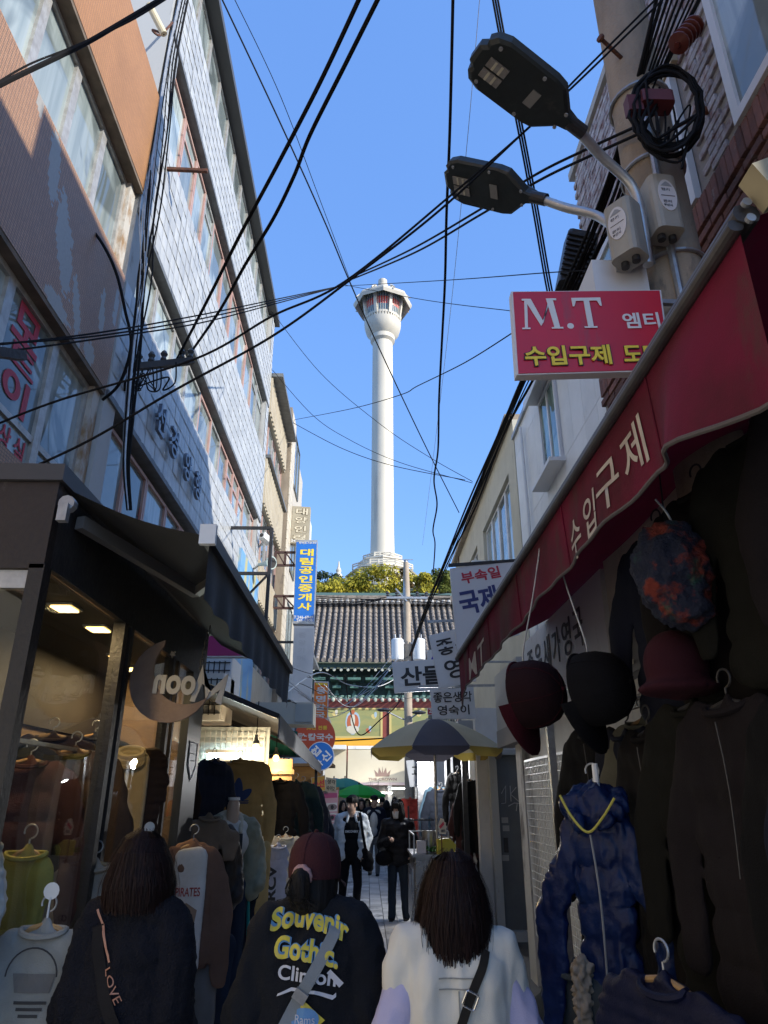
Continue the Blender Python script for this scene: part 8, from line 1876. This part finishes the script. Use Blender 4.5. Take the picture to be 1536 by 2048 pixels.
me = blob([('e', (c.x, c.y, c.z), (.085, .05, .13)), ('c', (c.x, c.y, c.z + .08), (c.x, c.y, c.z + .22), .05, .015)], .012, 2, folds=[(.02, (14, 14, 10))], mats=mat('bag_lavender', (.42, .42, .62), .5, trans=.3), name=None); t = link('plastic_bag', me); tag(t, 'pale lavender plastic bag carried by the man in the pale jacket', 'bag')
# ---- masked woman in black
a = pxp(798, 1850, 11.7)
AM = {1: ((.25, .05, 1.10), (.24, -.08, .92)), -1: ((-.25, -.02, 1.06), (-.10, -.23, 1.13))}
P5 = person('person with long black hair in a white face mask and a black padded jacket', (a.x - .01, 11.7, 0), R(-8), 1.64, AM, {1: ((.10, -.02, .47), (.12, .0, .08)), -1: ((-.09, -.01, .47), (-.09, -.06, .08))}, head=(R(-22), R(6)), vox=.0075, sw=.18)
top(P5, cloth('puffer_black', (.010, .010, .013), rough=.5, bump=.2, bs=40), .84, (.21, .15), (.20, .15), (.085, .085, .065), .08, vox=.010, folds=[(.014, (9, 9, 14)), (.006, (26, 26, 26))], neck=1.47)
pants(P5, cloth('denim_blue_grey', (.028, .040, .058), bs=300), (.088, .066, .058)); shoes(P5, K_black, M_white)
hair(P5, M_hairb, .30, .95, 1.0, 128, 200, 5, fringe=True, vox=.009)
hp = P5['hp']; q = MB(); f_ = lambda u, v: P5['M'] @ hp(.066 * math.sin(u) * (1 - .25 * v), -.02 - (.088 + .016 * math.sin(v * math.pi)) * math.cos(u * .95) * (1 - .12 * v), -.005 - .105 * v)
for i in range(12):
    for j in range(5): q.quad(f_(R(-84 + 14 * i), j / 5), f_(R(-70 + 14 * i), j / 5), f_(R(-70 + 14 * i), (j + 1) / 5), f_(R(-84 + 14 * i), (j + 1) / 5))
q.build('face_mask', mat('mask_white', (.60, .60, .60), .8), P5['t'], smooth=True)
bg = thing('handbag', 'black handbag on the forearm of the masked woman', 'bag', P5['M'] @ Vector((-.2, -.15, .9)))
me = blob([('e', Vector((-.19, -.16, .86)), (.14, .06, .10))], .012, 3, folds=[(.01, (14, 14, 14))], mats=K_black, name=None); me.transform(P5['M']); link('body', me, bg)
q = MB(); q.tube(catmull([P5['M'] @ Vector(v) for v in ((-.28, -.17, .92), (-.25, -.14, 1.04), (-.16, -.14, 1.04), (-.10, -.17, .92))], 6), .008, 6); q.build('handle', K_black, bg)
# ---- the crowd further on
def walker(label, px, y, H, coat, pant, hairlen, yaw=0., inner=None, head=0., hem=.86, seed=0, back=False, extra=None):
    a = at(px, 1700, y=y)
    P = person(label, (a.x, y, 0), yaw, H, {1: ((.24, .03, 1.10), (.24, -.06, .86)), -1: ((-.24, .03, 1.10), (-.24, -.06, .86))}, {1: ((.095, -.05, .48), (.09, -.10, .08)), -1: ((-.095, .02, .48), (-.10, .10, .08))}, head=(head, 0), vox=.013, face=not back)
    if inner: shell(P, [('c', P['V'](-.1, -.03, 1.32), P['V'](.1, -.03, 1.32), .075, .075), ('e', P['V'](0, -.05, 1.15), (.11, .13, .22)), ('e', P['V'](0, -.05, .95), (.11, .12, .14))], inner, 'shirt', .014, 3)
    top(P, coat, hem, (.185, .125), (.185, .13), (.07, .065, .05), .065, vox=.014); pants(P, pant, vox=.014); shoes(P, K_black)
    hair(P, M_hairb, hairlen, strands=0, cap_only=hairlen <= 0, vox=.012, fringe=hairlen <= 0); return P
walker('person in a navy suit jacket over a white shirt, mouth open, glancing left', 748, 18.0, 1.74, K_navy, K_grey, 0, R(-6), K_white, R(-30))
walker('person with long loose black hair in a dark coat over a cream top', 722, 19.5, 1.66, K_black, K_black, .28, 0, cloth('cloth_cream2', (.5, .46, .38)), 0, .6)
P = walker('smiling person in a black top with a white splash print, beside the pink poster', 684, 20.0, 1.62, K_black, K_black, .2, R(5), None, R(20))
printed_ = None
b2, tw, th = glyphs('✱', 1., .02)
for px, z, w_ in ((-.05, 1.22, .1), (.05, 1.16, .1), (-.02, 1.10, .12)):
    q = MB(); q.sphere(P['M'] @ P['V'](px, -.155, z), (w_ / 2, .012, .03), 8, 6); q.build('print', M_tw, P['t'])
walker('person half hidden behind the man in the pale jacket, only the hair top shows', 705, 21.5, 1.70, K_grey, K_black, 0, 0)
walker('dark-clad person seen from behind right of the suit jacket', 773, 20.5, 1.62, K_black, K_black, .06, math.pi, None, 0, .8, back=True)
walker('person in brown seen from behind, deeper in the crowd', 764, 23.0, 1.70, cloth('cloth_umber', (.10, .05, .03)), K_black, 0, math.pi, None, 0, .8, back=True)
walker('person in grey deeper in the crowd beside the long-haired one', 734, 23.5, 1.66, K_grey, K_black, .05, 0)
walker('person in a dark hood at the back of the crowd near the arcade', 790, 25.0, 1.70, K_navy, K_black, .1, 0)
walker('person in a beige coat far back under the bright green umbrella', 700, 28.0, 1.66, K_beige, K_black, .12, 0)
